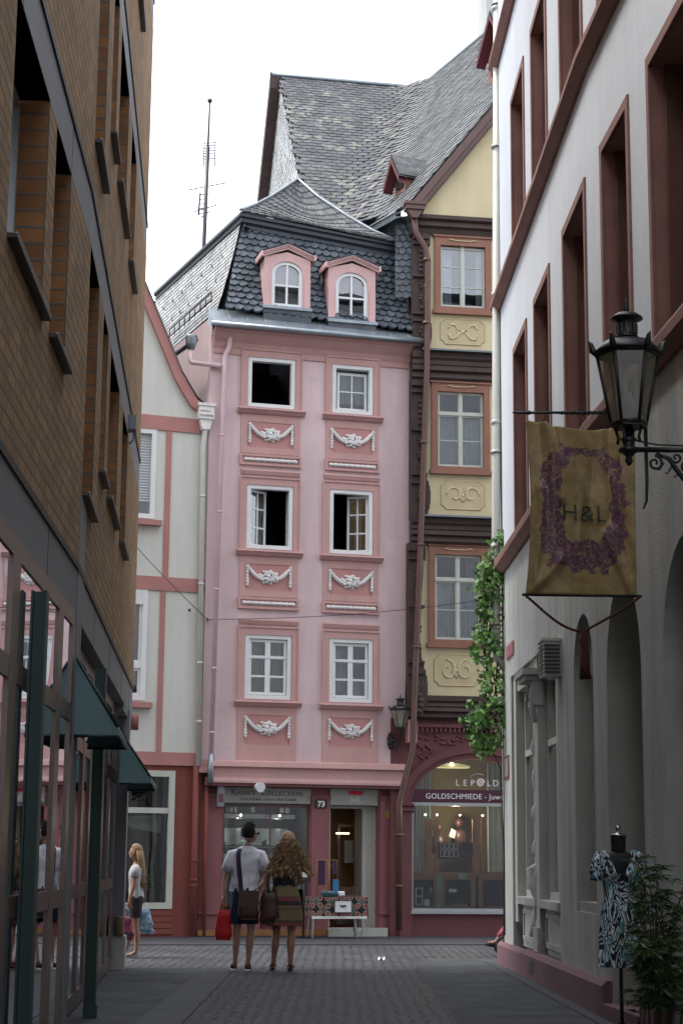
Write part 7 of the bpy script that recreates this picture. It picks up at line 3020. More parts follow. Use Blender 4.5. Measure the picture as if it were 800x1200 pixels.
def head(mb, c, yaw, s=1.0):
    """face direction = (sin yaw, -cos yaw) in local (x, depth) ; yaw 180 looks away from the viewer"""
    f = Vector((math.sin(yaw), -math.cos(yaw), 0)); sd_ = Vector((math.cos(yaw), math.sin(yaw), 0)); up = Vector((0, 0, 1))
    fr0 = mb.fr

    def blob(ctr, rx, ry, rz, n=14, m_=10):
        base = len(mb.v)
        for j in range(m_ + 1):
            b = -math.pi / 2 + math.pi * j / m_
            for k in range(n):
                a = 2 * math.pi * k / n
                p = ctr + sd_ * (rx * math.cos(b) * math.cos(a)) + f * (ry * math.cos(b) * math.sin(a)) + up * (rz * math.sin(b))
                mb.v.append(fr0.P(p.x, p.z, -p.y))
        for j in range(m_):
            for k in range(n):
                k2 = (k + 1) % n
                mb.f.append([base + j * n + k, base + j * n + k2, base + (j + 1) * n + k2, base + (j + 1) * n + k])
                mb.sm.append(True); mb.uv.append([(0, 0)] * 4)
    blob(c, .072 * s, .092 * s, .108 * s)
    blob(c + f * .030 * s - up * .055 * s, .052 * s, .058 * s, .055 * s)          # jaw
    blob(c + f * .096 * s - up * .015 * s, .012 * s, .016 * s, .022 * s, 8, 6)      # nose
    blob(c + f * .082 * s - up * .055 * s, .024 * s, .012 * s, .008 * s, 8, 6)      # mouth
    for sg in (-1, 1):
        blob(c + sd_ * (sg * .073 * s) - up * .01 * s, .010 * s, .018 * s, .030 * s, 8, 6)
        blob(c + f * .082 * s + sd_ * (sg * .030 * s) + up * .008 * s, .013 * s, .010 * s, .009 * s, 8, 6)
    return f, sd_, blob


# ---- man
mx, my = -1.19, 23.43
MF = at(mx, my)
man = thing('person', 'dark-haired person in a white t-shirt and navy shorts seen from behind, holding a red bag', 'person', (mx, my, 0))
sk = MB(MF)
P = []
E_ = []


def ch(*ps, frm=None):
    """append a chain of vertices, optionally starting at an existing index"""
    last = frm
    for p in ps:
        P.append(p); i = len(P) - 1
        if last is not None: E_.append((last, i))
        last = i
    return last


pel = ch((0.0, 0, .93, .145, .10))
sp1 = ch((0.0, -.01, 1.12, .125, .085), (0.0, .0, 1.30, .13, .08), (0.01, .0, 1.42, .10, .055), frm=pel)
nk = ch((.02, .0, 1.55, .052), (.03, -.01, 1.62, .05), frm=sp1)
for sg, sh, el, wr in ((-1, (-.185, 0, 1.425), (-.255, .01, 1.16), (-.275, -.04, .95)), (1, (.205, 0, 1.425), (.275, .02, 1.20), (.22, -.16, 1.10))):
    s1 = ch((*sh, .055), (*[(sh[i] + el[i]) / 2 for i in range(3)], .046), (*el, .040), (*[(el[i] * .4 + wr[i] * .6) for i in range(3)], .034), (*wr, .024, .028), frm=sp1)
    hand(P, E_, s1, Vector(wr), Vector((-.03 if sg < 0 else -.3, -.1, -1 if sg < 0 else -.4)), 1.0, Vector((0, 1, 0)), Vector((sg * -.5, 0, 0)), Vector((0, -1, 0)))
for sg, hp, kn, an, toe in ((-1, (-.085, 0, .88), (-.09, .0, .50), (-.115, .06, .09), (-.15, .24, .035)), (1, (.085, 0, .88), (.085, -.02, .50), (.055, -.03, .09), (.06, .17, .035))):
    ch((*hp, .088), (*[(hp[i] * .5 + kn[i] * .5) for i in range(3)], .072), (*kn, .052), (kn[0] * .6 + an[0] * .4 + .0, (kn[1] + an[1]) / 2 - .015, .36, .056), (kn[0] * .3 + an[0] * .7, an[1] * .8, .22, .040), (*an, .034), (an[0] * .6 + toe[0] * .4, an[1] + .07, .05, .034), (*toe, .028), frm=pel)
skinned(sk, P, E_, pel)
hc = Vector((.055, 0.0, 1.715))
yaw = R(128)
f_, s_, _ = head(sk, hc, yaw)
sk.build('body', M['skin'], man)
# hair
mb = MB(MF)
_, _, blob = head(MB(MF), hc, yaw)
E2 = MB(MF)


def hairball(mb, c, yaw, rx, ry, rz, cut=None, seed=1, n=36, m_=24, amp=.006, freq=22):
    f = Vector((math.sin(yaw), -math.cos(yaw), 0)); sd_ = Vector((math.cos(yaw), math.sin(yaw), 0)); up = Vector((0, 0, 1))
    base = len(mb.v)
    for j in range(m_ + 1):
        b = -math.pi / 2 + math.pi * j / m_
        for k in range(n):
            a = 2 * math.pi * k / n
            x, y, z_ = math.cos(b) * math.cos(a), math.cos(b) * math.sin(a), math.sin(b)
            if cut: x, y, z_ = cut(x, y, z_)
            p = c + sd_ * (rx * x) + f * (ry * y) + up * (rz * z_)
            nn = noise.noise(p * freq + Vector((seed, 0, 0)))
            p = c + (p - c) * (1 + amp * 10 * nn)
            mb.v.append(mb.fr.P(p.x, p.z, -p.y))
    for j in range(m_):
        for k in range(n):
            k2 = (k + 1) % n
            mb.f.append([base + j * n + k, base + j * n + k2, base + (j + 1) * n + k2, base + (j + 1) * n + k])
            mb.sm.append(True); mb.uv.append([(0, 0)] * 4)


def shortcut(x, y, z_):
    # pull the face side back so that the skin of face and ears shows
    if y > .15 and z_ < .55: y = .15 + (y - .15) * .15
    if z_ < -.62: z_ = -.62
    return x, y, z_


hairball(mb, hc + Vector((0, 0, .026)) - f_ * .010, yaw, .096, .112, .120, shortcut, 3, amp=.012, freq=26)
random.seed(6)
for k in range(260):
    a_, b_ = random.uniform(0, 6.28), random.uniform(-.4, 1.4)
    dr = s_ * (math.cos(b_) * math.cos(a_)) + f_ * (math.cos(b_) * math.sin(a_)) + Vector((0, 0, math.sin(b_)))
    if dr.dot(f_) > .25 and b_ < .8: continue
    c = hc + Vector((0, 0, .026)) - f_ * .010
    p = c + Vector((dr.x * .098, dr.y * .104, dr.z * .116))
    q = p + dr * .014 + Vector((random.uniform(-.02, .02), random.uniform(-.02, .02), random.uniform(-.025, .012)))
    mb.tube([(p.x, p.z, -p.y), (q.x, q.z, -q.y)], [.007, .001], 4, caps=False)
mb.build('hair', M['hairdark'], man)
mb = MB(MF)
gp = hc + Vector((0, 0, .008))
pts = [gp + s_ * .078 + f_ * .0, gp + s_ * .070 + f_ * .085, gp + f_ * .098, gp - s_ * .070 + f_ * .085, gp - s_ * .078]
mb.tube([(p.x, p.z, -p.y) for p in pts], .0035, 5)
for sg in (-1, 1):
    c = gp + s_ * (sg * .036) + f_ * .099
    mb.ball((c.x, c.z, -c.y), .020, (1, .8, .5), 8, 5)
mb.build('sunglasses', M['rubber'], man)


def shell(mb, prof, n=28, fold=.006, nf=9, seed=0):
    """soft garment: list of (z, cx, cy, rx, ry)"""
    base = len(mb.v)
    for j, (z_, cx_, cy_, rx, ry) in enumerate(prof):
        for k in range(n):
            a = 2 * math.pi * k / n
            q = 1 + fold * 10 * noise.noise(Vector((math.cos(a) * 2.2 + seed, math.sin(a) * 2.2, z_ * 9)))
            mb.v.append(mb.fr.P(cx_ + rx * q * math.cos(a), z_, -(cy_ + ry * q * math.sin(a))))
    for j in range(len(prof) - 1):
        for k in range(n):
            k2 = (k + 1) % n
            mb.f.append([base + j * n + k, base + j * n + k2, base + (j + 1) * n + k2, base + (j + 1) * n + k])
            mb.sm.append(True); mb.uv.append([(k / n, prof[j][0]), ((k + 1) / n, prof[j][0]), ((k + 1) / n, prof[j + 1][0]), (k / n, prof[j + 1][0])])


def interp(keys, n):
    out_ = []
    L_ = len(keys) - 1
    for i in range(n + 1):
        f = i / n * L_; k = min(int(f), L_ - 1); t = f - k; t = t * t * (3 - 2 * t) if False else t
        out_.append(tuple(keys[k][q] + (keys[k + 1][q] - keys[k][q]) * t for q in range(len(keys[0]))))
    return out_


mb = MB(MF)
shell(mb, interp([(.99, -.005, 0, .185, .125), (1.10, -.005, -.005, .172, .118), (1.22, 0, 0, .172, .115), (1.34, 0, 0, .190, .118), (1.42, .01, 0, .215, .112), (1.49, .012, 0, .185, .098), (1.53, .015, 0, .12, .078), (1.56, .02, 0, .068, .062)], 40), 48, .020, seed=2)
for sg, sh, el in ((-1, (-.17, 0, 1.44), (-.245, .005, 1.245)), (1, (.19, 0, 1.44), (.262, .012, 1.26))):
    A_ = Vector(sh); B_ = Vector(el)
    mb.tube([(A_.x - sg * .08, A_.z + .035, -A_.y), (A_.x, A_.z + .005, -A_.y), (A_.lerp(B_, .5).x, A_.lerp(B_, .5).z, -A_.y), (B_.x, B_.z, -B_.y)], [.055, .076, .075, .070], 14)
mb.build('t_shirt', M['white_tee'], man)
mb = MB(MF)
shell(mb, interp([(.87, 0, 0, .170, .122), (.95, 0, 0, .170, .122), (1.03, 0, 0, .160, .112)], 6), 28, .004)
for sg in (-1, 1):
    shell(mb, interp([(.585, sg * .092, -.005, .092, .098), (.72, sg * .090, 0, .095, .105), (.86, sg * .083, 0, .095, .115), (.90, sg * .08, 0, .09, .11)], 10), 20, .008, seed=sg)
mb.build('shorts', M['navy'], man)
for sg, ax_, ay_ in ((-1, -.125, .06), (1, .057, -.03)):
    mb = MB(MF)
    skinned(mb, [(ax_, ay_ - .02, .075, .040, .042), (ax_, ay_ - .02, .035, .040, .046), (ax_ - .008, ay_ + .09, .038, .040, .034), (ax_ - .015, ay_ + .19, .034, .036, .026)], [(0, 1), (1, 2), (2, 3)], 1, 2)
    sh_ = mb.build('shoe', M['navy'], man)
    mb = MB(MF)
    n = 14
    ol = []
    for k in range(n):
        a = 2 * math.pi * k / n
        ol.append((ax_ - .006 + .042 * math.cos(a) * (1 - .1 * math.sin(a)), ay_ + .075 + .148 * math.sin(a)))
    base = len(mb.v)
    for zz in (.0, .024):
        for x, y in ol: mb.v.append(MF.P(x, zz, -y))
    for k in range(n):
        k2 = (k + 1) % n
        mb.f.append([base + k, base + k2, base + n + k2, base + n + k]); mb.sm.append(False); mb.uv.append([(0, 0)] * 4)
    mb.f.append([base + n + k for k in range(n)]); mb.sm.append(False); mb.uv.append([(0, 0)] * n)
    mb.build('sole', M['whitepaint'], sh_)

# satchel on a purple strap (hangs from the shoulder)
t = thing('satchel', 'brown leather satchel on a purple strap worn by the person in the white t-shirt', 'bag', (mx + .12, my - .2, .66))
mb = MB(MF)


def pillow(mb, cx, cz, cy, w_, h_, d_, taper=.1, n=10, fold=.06, seed=0):
    base = len(mb.v)
    rings = []
    for j in range(n + 1):
        v = -1 + 2 * j / n
        for k in range(20):
            a = 2 * math.pi * k / 20
            cc, ss = math.cos(a), math.sin(a)
            e = .45
            x = math.copysign(abs(cc) ** e, cc) * w_ / 2 * (1 - taper * (v + 1) / 2)
            y = math.copysign(abs(ss) ** e, ss) * d_ / 2
            sq = max(0.02, (1 - abs(v) ** 6)) ** .5
            q = 1 + fold * noise.noise(Vector((x * 9 + seed, y * 9, v * 3)))
            mb.v.append(mb.fr.P(cx + x * q * (0.75 + .25 * sq), cz + v * h_ / 2, -(cy + y * sq * q)))
    for j in range(n):
        for k in range(20):
            k2 = (k + 1) % 20
            mb.f.append([base + j * 20 + k, base + j * 20 + k2, base + (j + 1) * 20 + k2, base + (j + 1) * 20 + k])
            mb.sm.append(True); mb.uv.append([(0, 0)] * 4)
    for j in (0, n):
        mb.f.append([base + j * 20 + k for k in range(20)]); mb.sm.append(False); mb.uv.append([(0, 0)] * 20)


pillow(mb, .06, .82, -.19, .27, .36, .11, .05, seed=4)
mb.build('bag_body', M['leather'], t)
mb = MB(MF)
mb.box(-.07, .19, .80, 1.005, .245, .262)
mb.box(.05, .07, .74, .84, .255, .27)
mb.build('flap', M['leather'], t)
mb = MB(MF)
sp_ = [(-.075, 1.52, .075), (-.085, 1.47, .125), (-.080, 1.35, .150), (-.06, 1.18, .150), (-.045, 1.04, .17), (-.04, .98, .20)]
for dx in (-.018, 0, .018):
    mb.tube([(u + dx, v, w_) for u, v, w_ in sp_], .012, 6)
mb.build('strap', M['strap'], t)

# red bag in the left hand
t = thing('red_bag', 'bright red cloth bag hanging from the left hand of the person in the white t-shirt', 'bag', (mx - .28, my, .38))
mb = MB(MF)
pillow(mb, -.265, .57, -.02, .235, .38, .12, .35, fold=.16, seed=7)
mb.build('bag_body', M['redfab'], t)
mb = MB(MF)
mb.tube([(-.31, .74, .02), (-.295, .82, .03), (-.272, .875, .04), (-.235, .80, .03), (-.22, .74, .02)], .011, 6)
mb.tube([(-.36, .43, .07), (-.35, .60, .085), (-.25, .70, .085), (-.17, .60, .085), (-.16, .45, .07)], .006, 5)
mb.build('handle', M['redfab'], t)

# ---- woman
wx, wy = -.68, 23.35
WF = at(wx, wy)
wom = thing('person', 'person with long curly blond hair, dark top and striped skirt seen from behind', 'person', (wx, wy, 0))
P, E_ = [], []
pel = ch((0, 0, .92, .150, .11))
sp1 = ch((0, 0, 1.08, .115, .085), (0, 0, 1.25, .13, .09), (0, 0, 1.38, .12, .07), frm=pel)
ch((.01, 0, 1.46, .045), (.02, -.0, 1.53, .043), frm=sp1)
s1 = ch((-.16, 0, 1.36, .050), (-.215, -.02, 1.22, .044), (-.265, -.03, 1.10, .038), (-.30, -.09, .96, .030), (-.33, -.13, .86, .022, .026), frm=sp1)
hand(P, E_, s1, Vector((-.33, -.13, .86)), Vector((-.02, -.1, -1)), .92, Vector((0, 1, 0)), Vector((.5, 0, 0)), Vector((.2, -1, 0)))
s1 = ch((.16, 0, 1.36, .050), (.18, .06, 1.22, .044), (.175, .12, 1.10, .038), (.10, .20, 1.08, .030), (.03, .24, 1.07, .022, .026), frm=sp1)
hand(P, E_, s1, Vector((.03, .24, 1.07)), Vector((-1, .1, -.1)), .92, Vector((0, 0, 1)), Vector((0, -.3, 0)), Vector((0, 0, 1)))
for sg, hp, kn, an, toe in ((-1, (-.085, 0, .86), (-.10, .02, .48), (-.135, .06, .095), (-.18, .21, .035)), (1, (.085, 0, .86), (.09, 0, .48), (.085, -.05, .095), (.09, .12, .035))):
    ch((*hp, .092), (*[(hp[i] + kn[i]) / 2 for i in range(3)], .075), (*kn, .053), ((kn[0] * .6 + an[0] * .4), (kn[1] + an[1]) / 2 - .02, .34, .058), (kn[0] * .3 + an[0] * .7, an[1], .20, .038), (*an, .033), (an[0] * .6 + toe[0] * .4, an[1] + .07, .045, .032), (*toe, .026), frm=pel)
sk = MB(WF)
skinned(sk, P, E_, pel)
hc = Vector((.03, 0, 1.62)); yaw = R(172)
f_, s_, _ = head(sk, hc, yaw, .96)
sk.build('body', M['skintan'], wom)
mb = MB(WF)
hairball(mb, hc + Vector((0, -.015, .02)), yaw, .096, .108, .120, shortcut, 9, amp=.006, freq=30)
# curly mass over the shoulders
random.seed(17)
for k in range(165):
    f = random.random() ** .8
    z0 = 1.63 - .36 * f
    wd = .085 + .16 * f ** .8
    x0_ = .035 + random.uniform(-1, 1) * wd + (.03 * f)
    y0_ = -.085 - .07 * math.sin(math.pi * min(1, f + .3)) + random.uniform(-.03, .04) * (1 + f) - .03 * f
    ln = random.uniform(.07, .15)
    ph_ = random.uniform(0, 6.28)
    pts = []
    for q in range(8):
        t_ = q / 7
        pts.append((x0_ + .014 * math.sin(ph_ + t_ * 9) + (x0_ - .03) * .28 * t_, z0 - ln * t_, -(y0_ + .012 * math.cos(ph_ + t_ * 9))))
    mb.tube(pts, [.017 * math.sin(math.pi * (.2 + .75 * q / 7)) + .003 for q in range(8)], 6)
for k in range(420):
    f = random.random() ** .9
    z0 = 1.66 - .40 * f
    wd = .10 + .175 * f ** .8
    x0_ = .035 + random.uniform(-1, 1) * wd + .03 * f
    y0_ = -.11 - .07 * math.sin(math.pi * min(1, f + .3)) - random.uniform(0, .035)
    ln = random.uniform(.06, .16); ph_ = random.uniform(0, 6.28); am_ = random.uniform(.008, .022)
    mb.tube([(x0_ + am_ * math.sin(ph_ + q * 1.5) + (x0_ - .03) * .3 * q / 6, z0 - ln * q / 6, -(y0_ + am_ * math.cos(ph_ + q * 1.5))) for q in range(7)], [.0045, .005, .0045, .004, .004, .003, .001], 4, caps=False)
mb.build('hair', M['hairblond'], wom)
mb = MB(WF)
mb.tube([(hc.x + .094 * math.cos(a), hc.z + .015 + .01 * math.sin(a), .012 + .108 * math.sin(a)) for a in [2 * math.pi * k / 20 for k in range(21)]], .010, 6, caps=False)
mb.build('headband', M['leather'], wom)
mb = MB(WF)
shell(mb, interp([(1.03, 0, 0, .150, .112), (1.12, 0, 0, .138, .105), (1.25, 0, 0, .158, .112), (1.34, 0, 0, .168, .10), (1.40, 0, 0, .140, .080), (1.44, 0, 0, .09, .065)], 18), 28, .010, seed=5)
mb.build('top', M['blacktop'], wom)
mb = MB(WF)
shell(mb, interp([(1.045, 0, 0, .150, .114), (1.09, 0, 0, .150, .114)], 2), 28, .002)
mb.build('belt', M['navy'], wom)
skm = bpy.data.materials.new('striped_skirt')
skm.use_nodes = True
N_, L_n = skm.node_tree.nodes, skm.node_tree.links
bs = N_['Principled BSDF']; bs.inputs['Roughness'].default_value = .9
geo = N_.new('ShaderNodeNewGeometry')
sp = N_.new('ShaderNodeSeparateXYZ'); L_n.new(geo.outputs['Position'], sp.inputs[0])
mrn = N_.new('ShaderNodeMapRange'); mrn.inputs['From Min'].default_value = .56; mrn.inputs['From Max'].default_value = 1.06
L_n.new(sp.outputs[2], mrn.inputs['Value'])
cr = N_.new('ShaderNodeValToRGB'); cr.color_ramp.interpolation = 'CONSTANT'
st_ = [(0, (.22, .075, .06)), (.10, (.10, .06, .045)), (.16, (.20, .15, .085)), (.42, (.13, .09, .06)), (.46, (.20, .15, .085)), (.52, (.05, .035, .035)), (.64, (.24, .055, .05)), (.72, (.12, .075, .055)), (.76, (.21, .165, .085))]
cr.color_ramp.elements[0].position = 0; cr.color_ramp.elements[0].color = (*st_[0][1], 1)
cr.color_ramp.elements[1].position = st_[1][0]; cr.color_ramp.elements[1].color = (*st_[1][1], 1)
for p, c in st_[2:]:
    e_ = cr.color_ramp.elements.new(p); e_.color = (*c, 1)
L_n.new(mrn.outputs[0], cr.inputs[0]); L_n.new(cr.outputs[0], bs.inputs['Base Color'])
mb = MB(WF)


def skirt(s, t):
    a = s * 2 * math.pi
    z_ = 1.07 - .50 * t + .008 * math.sin(a * 7)
    r = .145 + .055 * min(1, t * 2.6) + .028 * t
    r *= 1 + .045 * t * math.sin(a * 13 + 1.3 * math.sin(a * 3)) + .02 * math.sin(a * 29) * t
    return (r * math.cos(a), z_, r * .78 * math.sin(a))


mb.grid(skirt, 150, 16)
mb.build('skirt', skm, wom)
for sg, ax_, ay_ in ((-1, -.135, .06), (1, .085, -.05)):
    mb = MB(WF)
    skinned(mb, [(ax_, ay_ - .04, .045, .036, .030), (ax_ - .01, ay_ + .05, .030, .042, .024), (ax_ - .025 * (1 if sg < 0 else 0), ay_ + .15, .026, .042, .020)], [(0, 1), (1, 2)], 1, 2)
    mb.tube([(ax_ - .043, .06, -(ay_ + .01)), (ax_ - .03, .09, -(ay_ - .045)), (ax_ + .03, .09, -(ay_ - .045)), (ax_ + .043, .06, -(ay_ + .01))], .008, 5)
    mb.build('sandal', M['leather'], wom)
mb = MB(WF)
for z_ in (.885, .90, .915, .935):
    r = .033
    mb.tube([(-.325 + (z_ - .88) * .3 + r * math.cos(a), z_, .125 - (z_ - .88) * .4 + r * math.sin(a)) for a in [2 * math.pi * k / 12 for k in range(13)]], .005, 4, caps=False)
build_each(mb, 'bracelet', M['chrome'], wom)
t = thing('leather_bag', 'large dark brown slouchy leather bag between the two people seen from behind', 'bag', (wx - .18, wy - .1, .62))
mb = MB(WF)
pillow(mb, -.185, .80, -.10, .27, .42, .15, .25, fold=.2, seed=12)
mb.build('bag_body', M['leather'], t)
mb = MB(WF)
mb.tube([(-.14, 1.42, .07), (-.19, 1.30, .14), (-.21, 1.12, .17), (-.20, .98, .16)], .014, 6)
mb.tube([(-.13, 1.42, .04), (-.14, 1.20, .18), (-.13, 1.0, .16)], .012, 6)
mb.build('strap', M['leather'], t)
mb = MB(WF)
random.seed(2)
for k in range(26):
    u = -.30 + k * .009
    mb.tube([(u, .62, .13 + .02 * math.sin(k)), (u + .01 * math.sin(k * 2), .54 - .02 * random.random(), .14)], [.007, .003], 4)
mb.build('fringe', M['leather'], t)

# ---- girl
gx, gy = -2.91, 26.45
GF = at(gx, gy)
girl = thing('person', 'girl with long straight fair hair, grey-white t-shirt and dark shorts, by the brick corner', 'person', (gx, gy, 0))
P, E_ = [], []
# she walks to the left (-x); x is forward/back, y side
pel = ch((0, 0, .84, .085, .125))
sp1 = ch((-.01, 0, 1.0, .075, .105), (-.015, 0, 1.14, .085, .12), (0, 0, 1.25, .068, .115), frm=pel)
ch((-.01, 0, 1.33, .040), (-.02, 0, 1.39, .038), frm=sp1)
for sg in (-1, 1):
    sh = Vector((.0, sg * .145, 1.23)); el = Vector((.0 - .02, sg * .185, 1.0)); wr = Vector((-.075 if sg < 0 else .02, sg * .19, .80))
    s1 = ch((*sh, .042), (*sh.lerp(el, .5), .037), (*el, .032), (*el.lerp(wr, .6), .028), (*wr, .020, .024), frm=sp1)
    hand(P, E_, s1, wr, Vector((.02, 0, -1)), .88, Vector((1, 0, 0)), Vector((0, -sg * .4, 0)), Vector((-1, 0, 0)))
for sg, kn, an in ((-1, (.02, -.09, .44), (.035, -.09, .085)), (1, (-.06, .09, .45), (-.14, .09, .085))):
    hp = (0, sg * .08, .80)
    ch((*hp, .080), (*[(hp[i] + kn[i]) / 2 for i in range(3)], .062), (*kn, .046), (kn[0] * .6 + an[0] * .4 + .015, kn[1], .31, .048), (kn[0] * .3 + an[0] * .7 + .008, kn[1], .19, .034), (*an, .030), (an[0] - .07, an[1], .042, .028), (an[0] - .15, an[1], .030, .024), frm=pel)
sk = MB(GF)
skinned(sk, P, E_, pel)
hc = Vector((-.03, 0, 1.48)); yaw = R(-100)
f_, s_, _ = head(sk, hc, yaw, .94)
sk.build('body', M['skintan'], girl)
mb = MB(GF)
hairball(mb, hc + Vector((.012, 0, .018)), yaw, .082, .098, .112, shortcut, 5, amp=.004, freq=20)
random.seed(40)
for k in range(60):
    a = random.uniform(-1.35, 1.35)
    x0_ = -.02 + .088 * math.cos(a); y0_ = .080 * math.sin(a)
    ln = random.uniform(.42, .58)
    mb.tube([(x0_, 1.50, -y0_), (x0_ + .025, 1.36, -y0_ * 1.15), (x0_ + .045, 1.22, -y0_ * 1.2), (x0_ + .055, 1.50 - ln, -y0_ * 1.1)], [.016, .018, .016, .003], 6)
mb.build('hair', M['hairlong'], girl)
mb = MB(GF)
shell(mb, interp([(.84, 0, 0, .110, .145), (.92, 0, 0, .102, .138), (1.05, -.01, 0, .100, .135), (1.18, -.01, 0, .108, .152), (1.26, 0, 0, .092, .145), (1.31, 0, 0, .06, .075)], 18), 28, .012, seed=8)
for sg in (-1, 1):
    mb.tube([(.0, 1.265, -sg * .10), (.0, 1.24, -sg * .155), (-.01, 1.13, -sg * .178)], [.05, .060, .056], 12)
mb.build('t_shirt', M['grey_tee'], girl)
mb = MB(GF)
shell(mb, interp([(.76, 0, 0, .112, .142), (.86, 0, 0, .108, .142)], 4), 24, .004)
for sg, dx in ((-1, .012), (1, -.03)):
    shell(mb, interp([(.56, dx, sg * .085, .086, .074), (.68, dx * .6, sg * .082, .092, .078), (.80, 0, sg * .075, .104, .080)], 8), 20, .006, seed=sg)
mb.build('shorts', M['blacktop'], girl)
for sg, an in ((-1, (.035, -.09)), (1, (-.14, .09))):
    mb = MB(GF)
    skinned(mb, [(an[0] + .03, an[1], .020, .022, .034), (an[0] - .06, an[1], .016, .016, .038), (an[0] - .17, an[1], .016, .016, .036)], [(0, 1), (1, 2)], 1, 2)
    mb.tube([(an[0] - .07, .02, -(an[1] - .036)), (an[0] - .075, .065, -an[1]), (an[0] - .07, .02, -(an[1] + .036))], .010, 6)
    mb.tube([(an[0] + .02, .03, -(an[1] - .034)), (an[0] + .035, .085, -an[1]), (an[0] + .02, .03, -(an[1] + .034))], .008, 6)
    mb.build('sandal', M['shutter'], girl)
t = thing('blue_shopping_bag', 'pale blue plastic shopping bag hanging from the hand of the walking girl', 'bag', (gx + .12, gy - .2, .3))
bm2 = mat('blue_plastic', (.10, .30, .50), .35, .4, 9, .6, 14, col2=(.42, .50, .56))
mb = MB(GF)
pillow(mb, .10, .50, .20, .30, .36, .10, .45, fold=.35, seed=15)
mb.build('bag_body', bm2, t)
mb = MB(GF)
mb.tube([(.03, .66, -.2), (.02, .74, -.2), (.03, .67, -.22)], .012, 6)
mb.build('handle', bm2, t)
t = thing('pink_shopping_bag', 'dark and pink plastic bag held in front of the walking girl', 'bag', (gx - .1, gy - .22, .22))
mb = MB(GF)
pillow(mb, -.11, .42, -.24, .26, .34, .12, .4, fold=.35, seed=19)
mb.build('bag_body', mat('pink_black_plastic', (.30, .03, .07), .35, .3, 9, .5, 14, col2=(.03, .03, .05)), t)
mb = MB(GF)
mb.tube([(-.13, .58, .24), (-.085, .70, .21), (-.07, .585, .24)], .010, 6)
mb.build('handle', bm2, t)

# ------------------------------------------------------------------ table with patterned cloth
TF = Frame((0, 0), (1, .27))
TO = PK.P(1.95, 0, .75)
TF = Frame((TO.x, TO.y), (1, .27))
tb = thing('folding_table', 'folding table with white metal legs in front of the pink shop', 'table', TO)
mb = MB(TF)
mb.box(-.1, .88, .71, .735, -.26, .26)
mb.build('tabletop', M['wood'], tb)
for u, w_ in ((-.03, .2), (-.03, -.2), (.70, .2), (.78, -.2)):
    mb = MB(TF)
    mb.tube([(u, .71, w_ * .6), (u + .05 * (1 if u > 0 else -1), 0.01, w_)], .016, 8)
    mb.build('leg', M['shutter'], tb)
mb = MB(TF)
mb.tube([(.78, .16, -.22), (.86, .06, .1), (.90, .30, .2)], .010, 5)
mb.build('brace', M['shutter'], tb)
cm_ = bpy.data.materials.new('patterned_tablecloth')
cm_.use_nodes = True
N_, L_n = cm_.node_tree.nodes, cm_.node_tree.links
bs = N_['Principled BSDF']; bs.inputs['Roughness'].default_value = .9
tc_ = N_.new('ShaderNodeTexCoord')
ck = N_.new('ShaderNodeTexChecker'); ck.inputs['Scale'].default_value = 7
ck.inputs['Color1'].default_value = (.014, .012, .016, 1); ck.inputs['Color2'].default_value = (.10, .10, .085, 1)
L_n.new(tc_.outputs['UV'], ck.inputs['Vector'])
vo = N_.new('ShaderNodeTexVoronoi'); vo.inputs['Scale'].default_value = 7; vo.inputs['Randomness'].default_value = .15
L_n.new(tc_.outputs['UV'], vo.inputs['Vector'])
cr = N_.new('ShaderNodeValToRGB'); cr.color_ramp.interpolation = 'CONSTANT'
cr.color_ramp.elements[0].color = (.30, .28, .24, 1)
cr.color_ramp.elements[1].position = .10; cr.color_ramp.elements[1].color = (.24, .035, .035, 1)
e_ = cr.color_ramp.elements.new(.28); e_.color = (.30, .28, .24, 1)
e_ = cr.color_ramp.elements.new(.36); e_.color = (0, 0, 0, 1)
L_n.new(vo.outputs['Distance'], cr.inputs[0])
gt = N_.new('ShaderNodeMath'); gt.operation = 'LESS_THAN'; gt.inputs[1].default_value = .36
L_n.new(vo.outputs['Distance'], gt.inputs[0])
mx_ = N_.new('ShaderNodeMix'); mx_.data_type = 'RGBA'
L_n.new(gt.outputs[0], mx_.inputs[0]); L_n.new(ck.outputs[0], mx_.inputs[6]); L_n.new(cr.outputs[0], mx_.inputs[7])
L_n.new(mx_.outputs[2], bs.inputs['Base Color'])
tcl = thing('tablecloth', 'black, red and cream patterned cloth with a white hem draped over the folding table', 'tablecloth', TO + Vector((0, 0, .4)))
mb = MB(TF)
mb.grid(lambda s, t: (-.12 + 1.04 * s, .742, -.28 + .56 * t), 8, 4, uvs=(1.04, .56))
mb.grid(lambda s, t: (-.12 + 1.04 * s, .742 - .34 * t, .285 + .012 * math.sin(s * 22) * t), 60, 6, uvs=(1.04, .34))
mb.grid(lambda s, t: (.925 + .02 * t + .01 * math.sin(s * 9) * t, .742 - .34 * t, .285 - .57 * s), 20, 6, uvs=(.57, .34))
mb.grid(lambda s, t: (-.125, .742 - .34 * t, .285 - .57 * s), 20, 6, uvs=(.57, .34))
mb.build('cloth', cm_, tcl)
mb = MB(TF)
mb.grid(lambda s, t: (-.12 + 1.04 * s, .402 - .045 * t, .287 + .012 * math.sin(s * 22)), 60, 1)
mb.grid(lambda s, t: (.947 + .01 * math.sin(s * 9), .402 - .045 * t, .285 - .57 * s), 20, 1)
mb.build('hem', M['stucco'], tcl)
t = thing('price_sign', 'white card in a black frame pinned to the front of the patterned cloth', 'sign', TF.P(.45, .46, .30))
mb = MB(TF)
mb.box(.30, .62, .47, .68, .302, .312)
mb.build('card', M['whitepaint'], t)
mb = MB(TF)
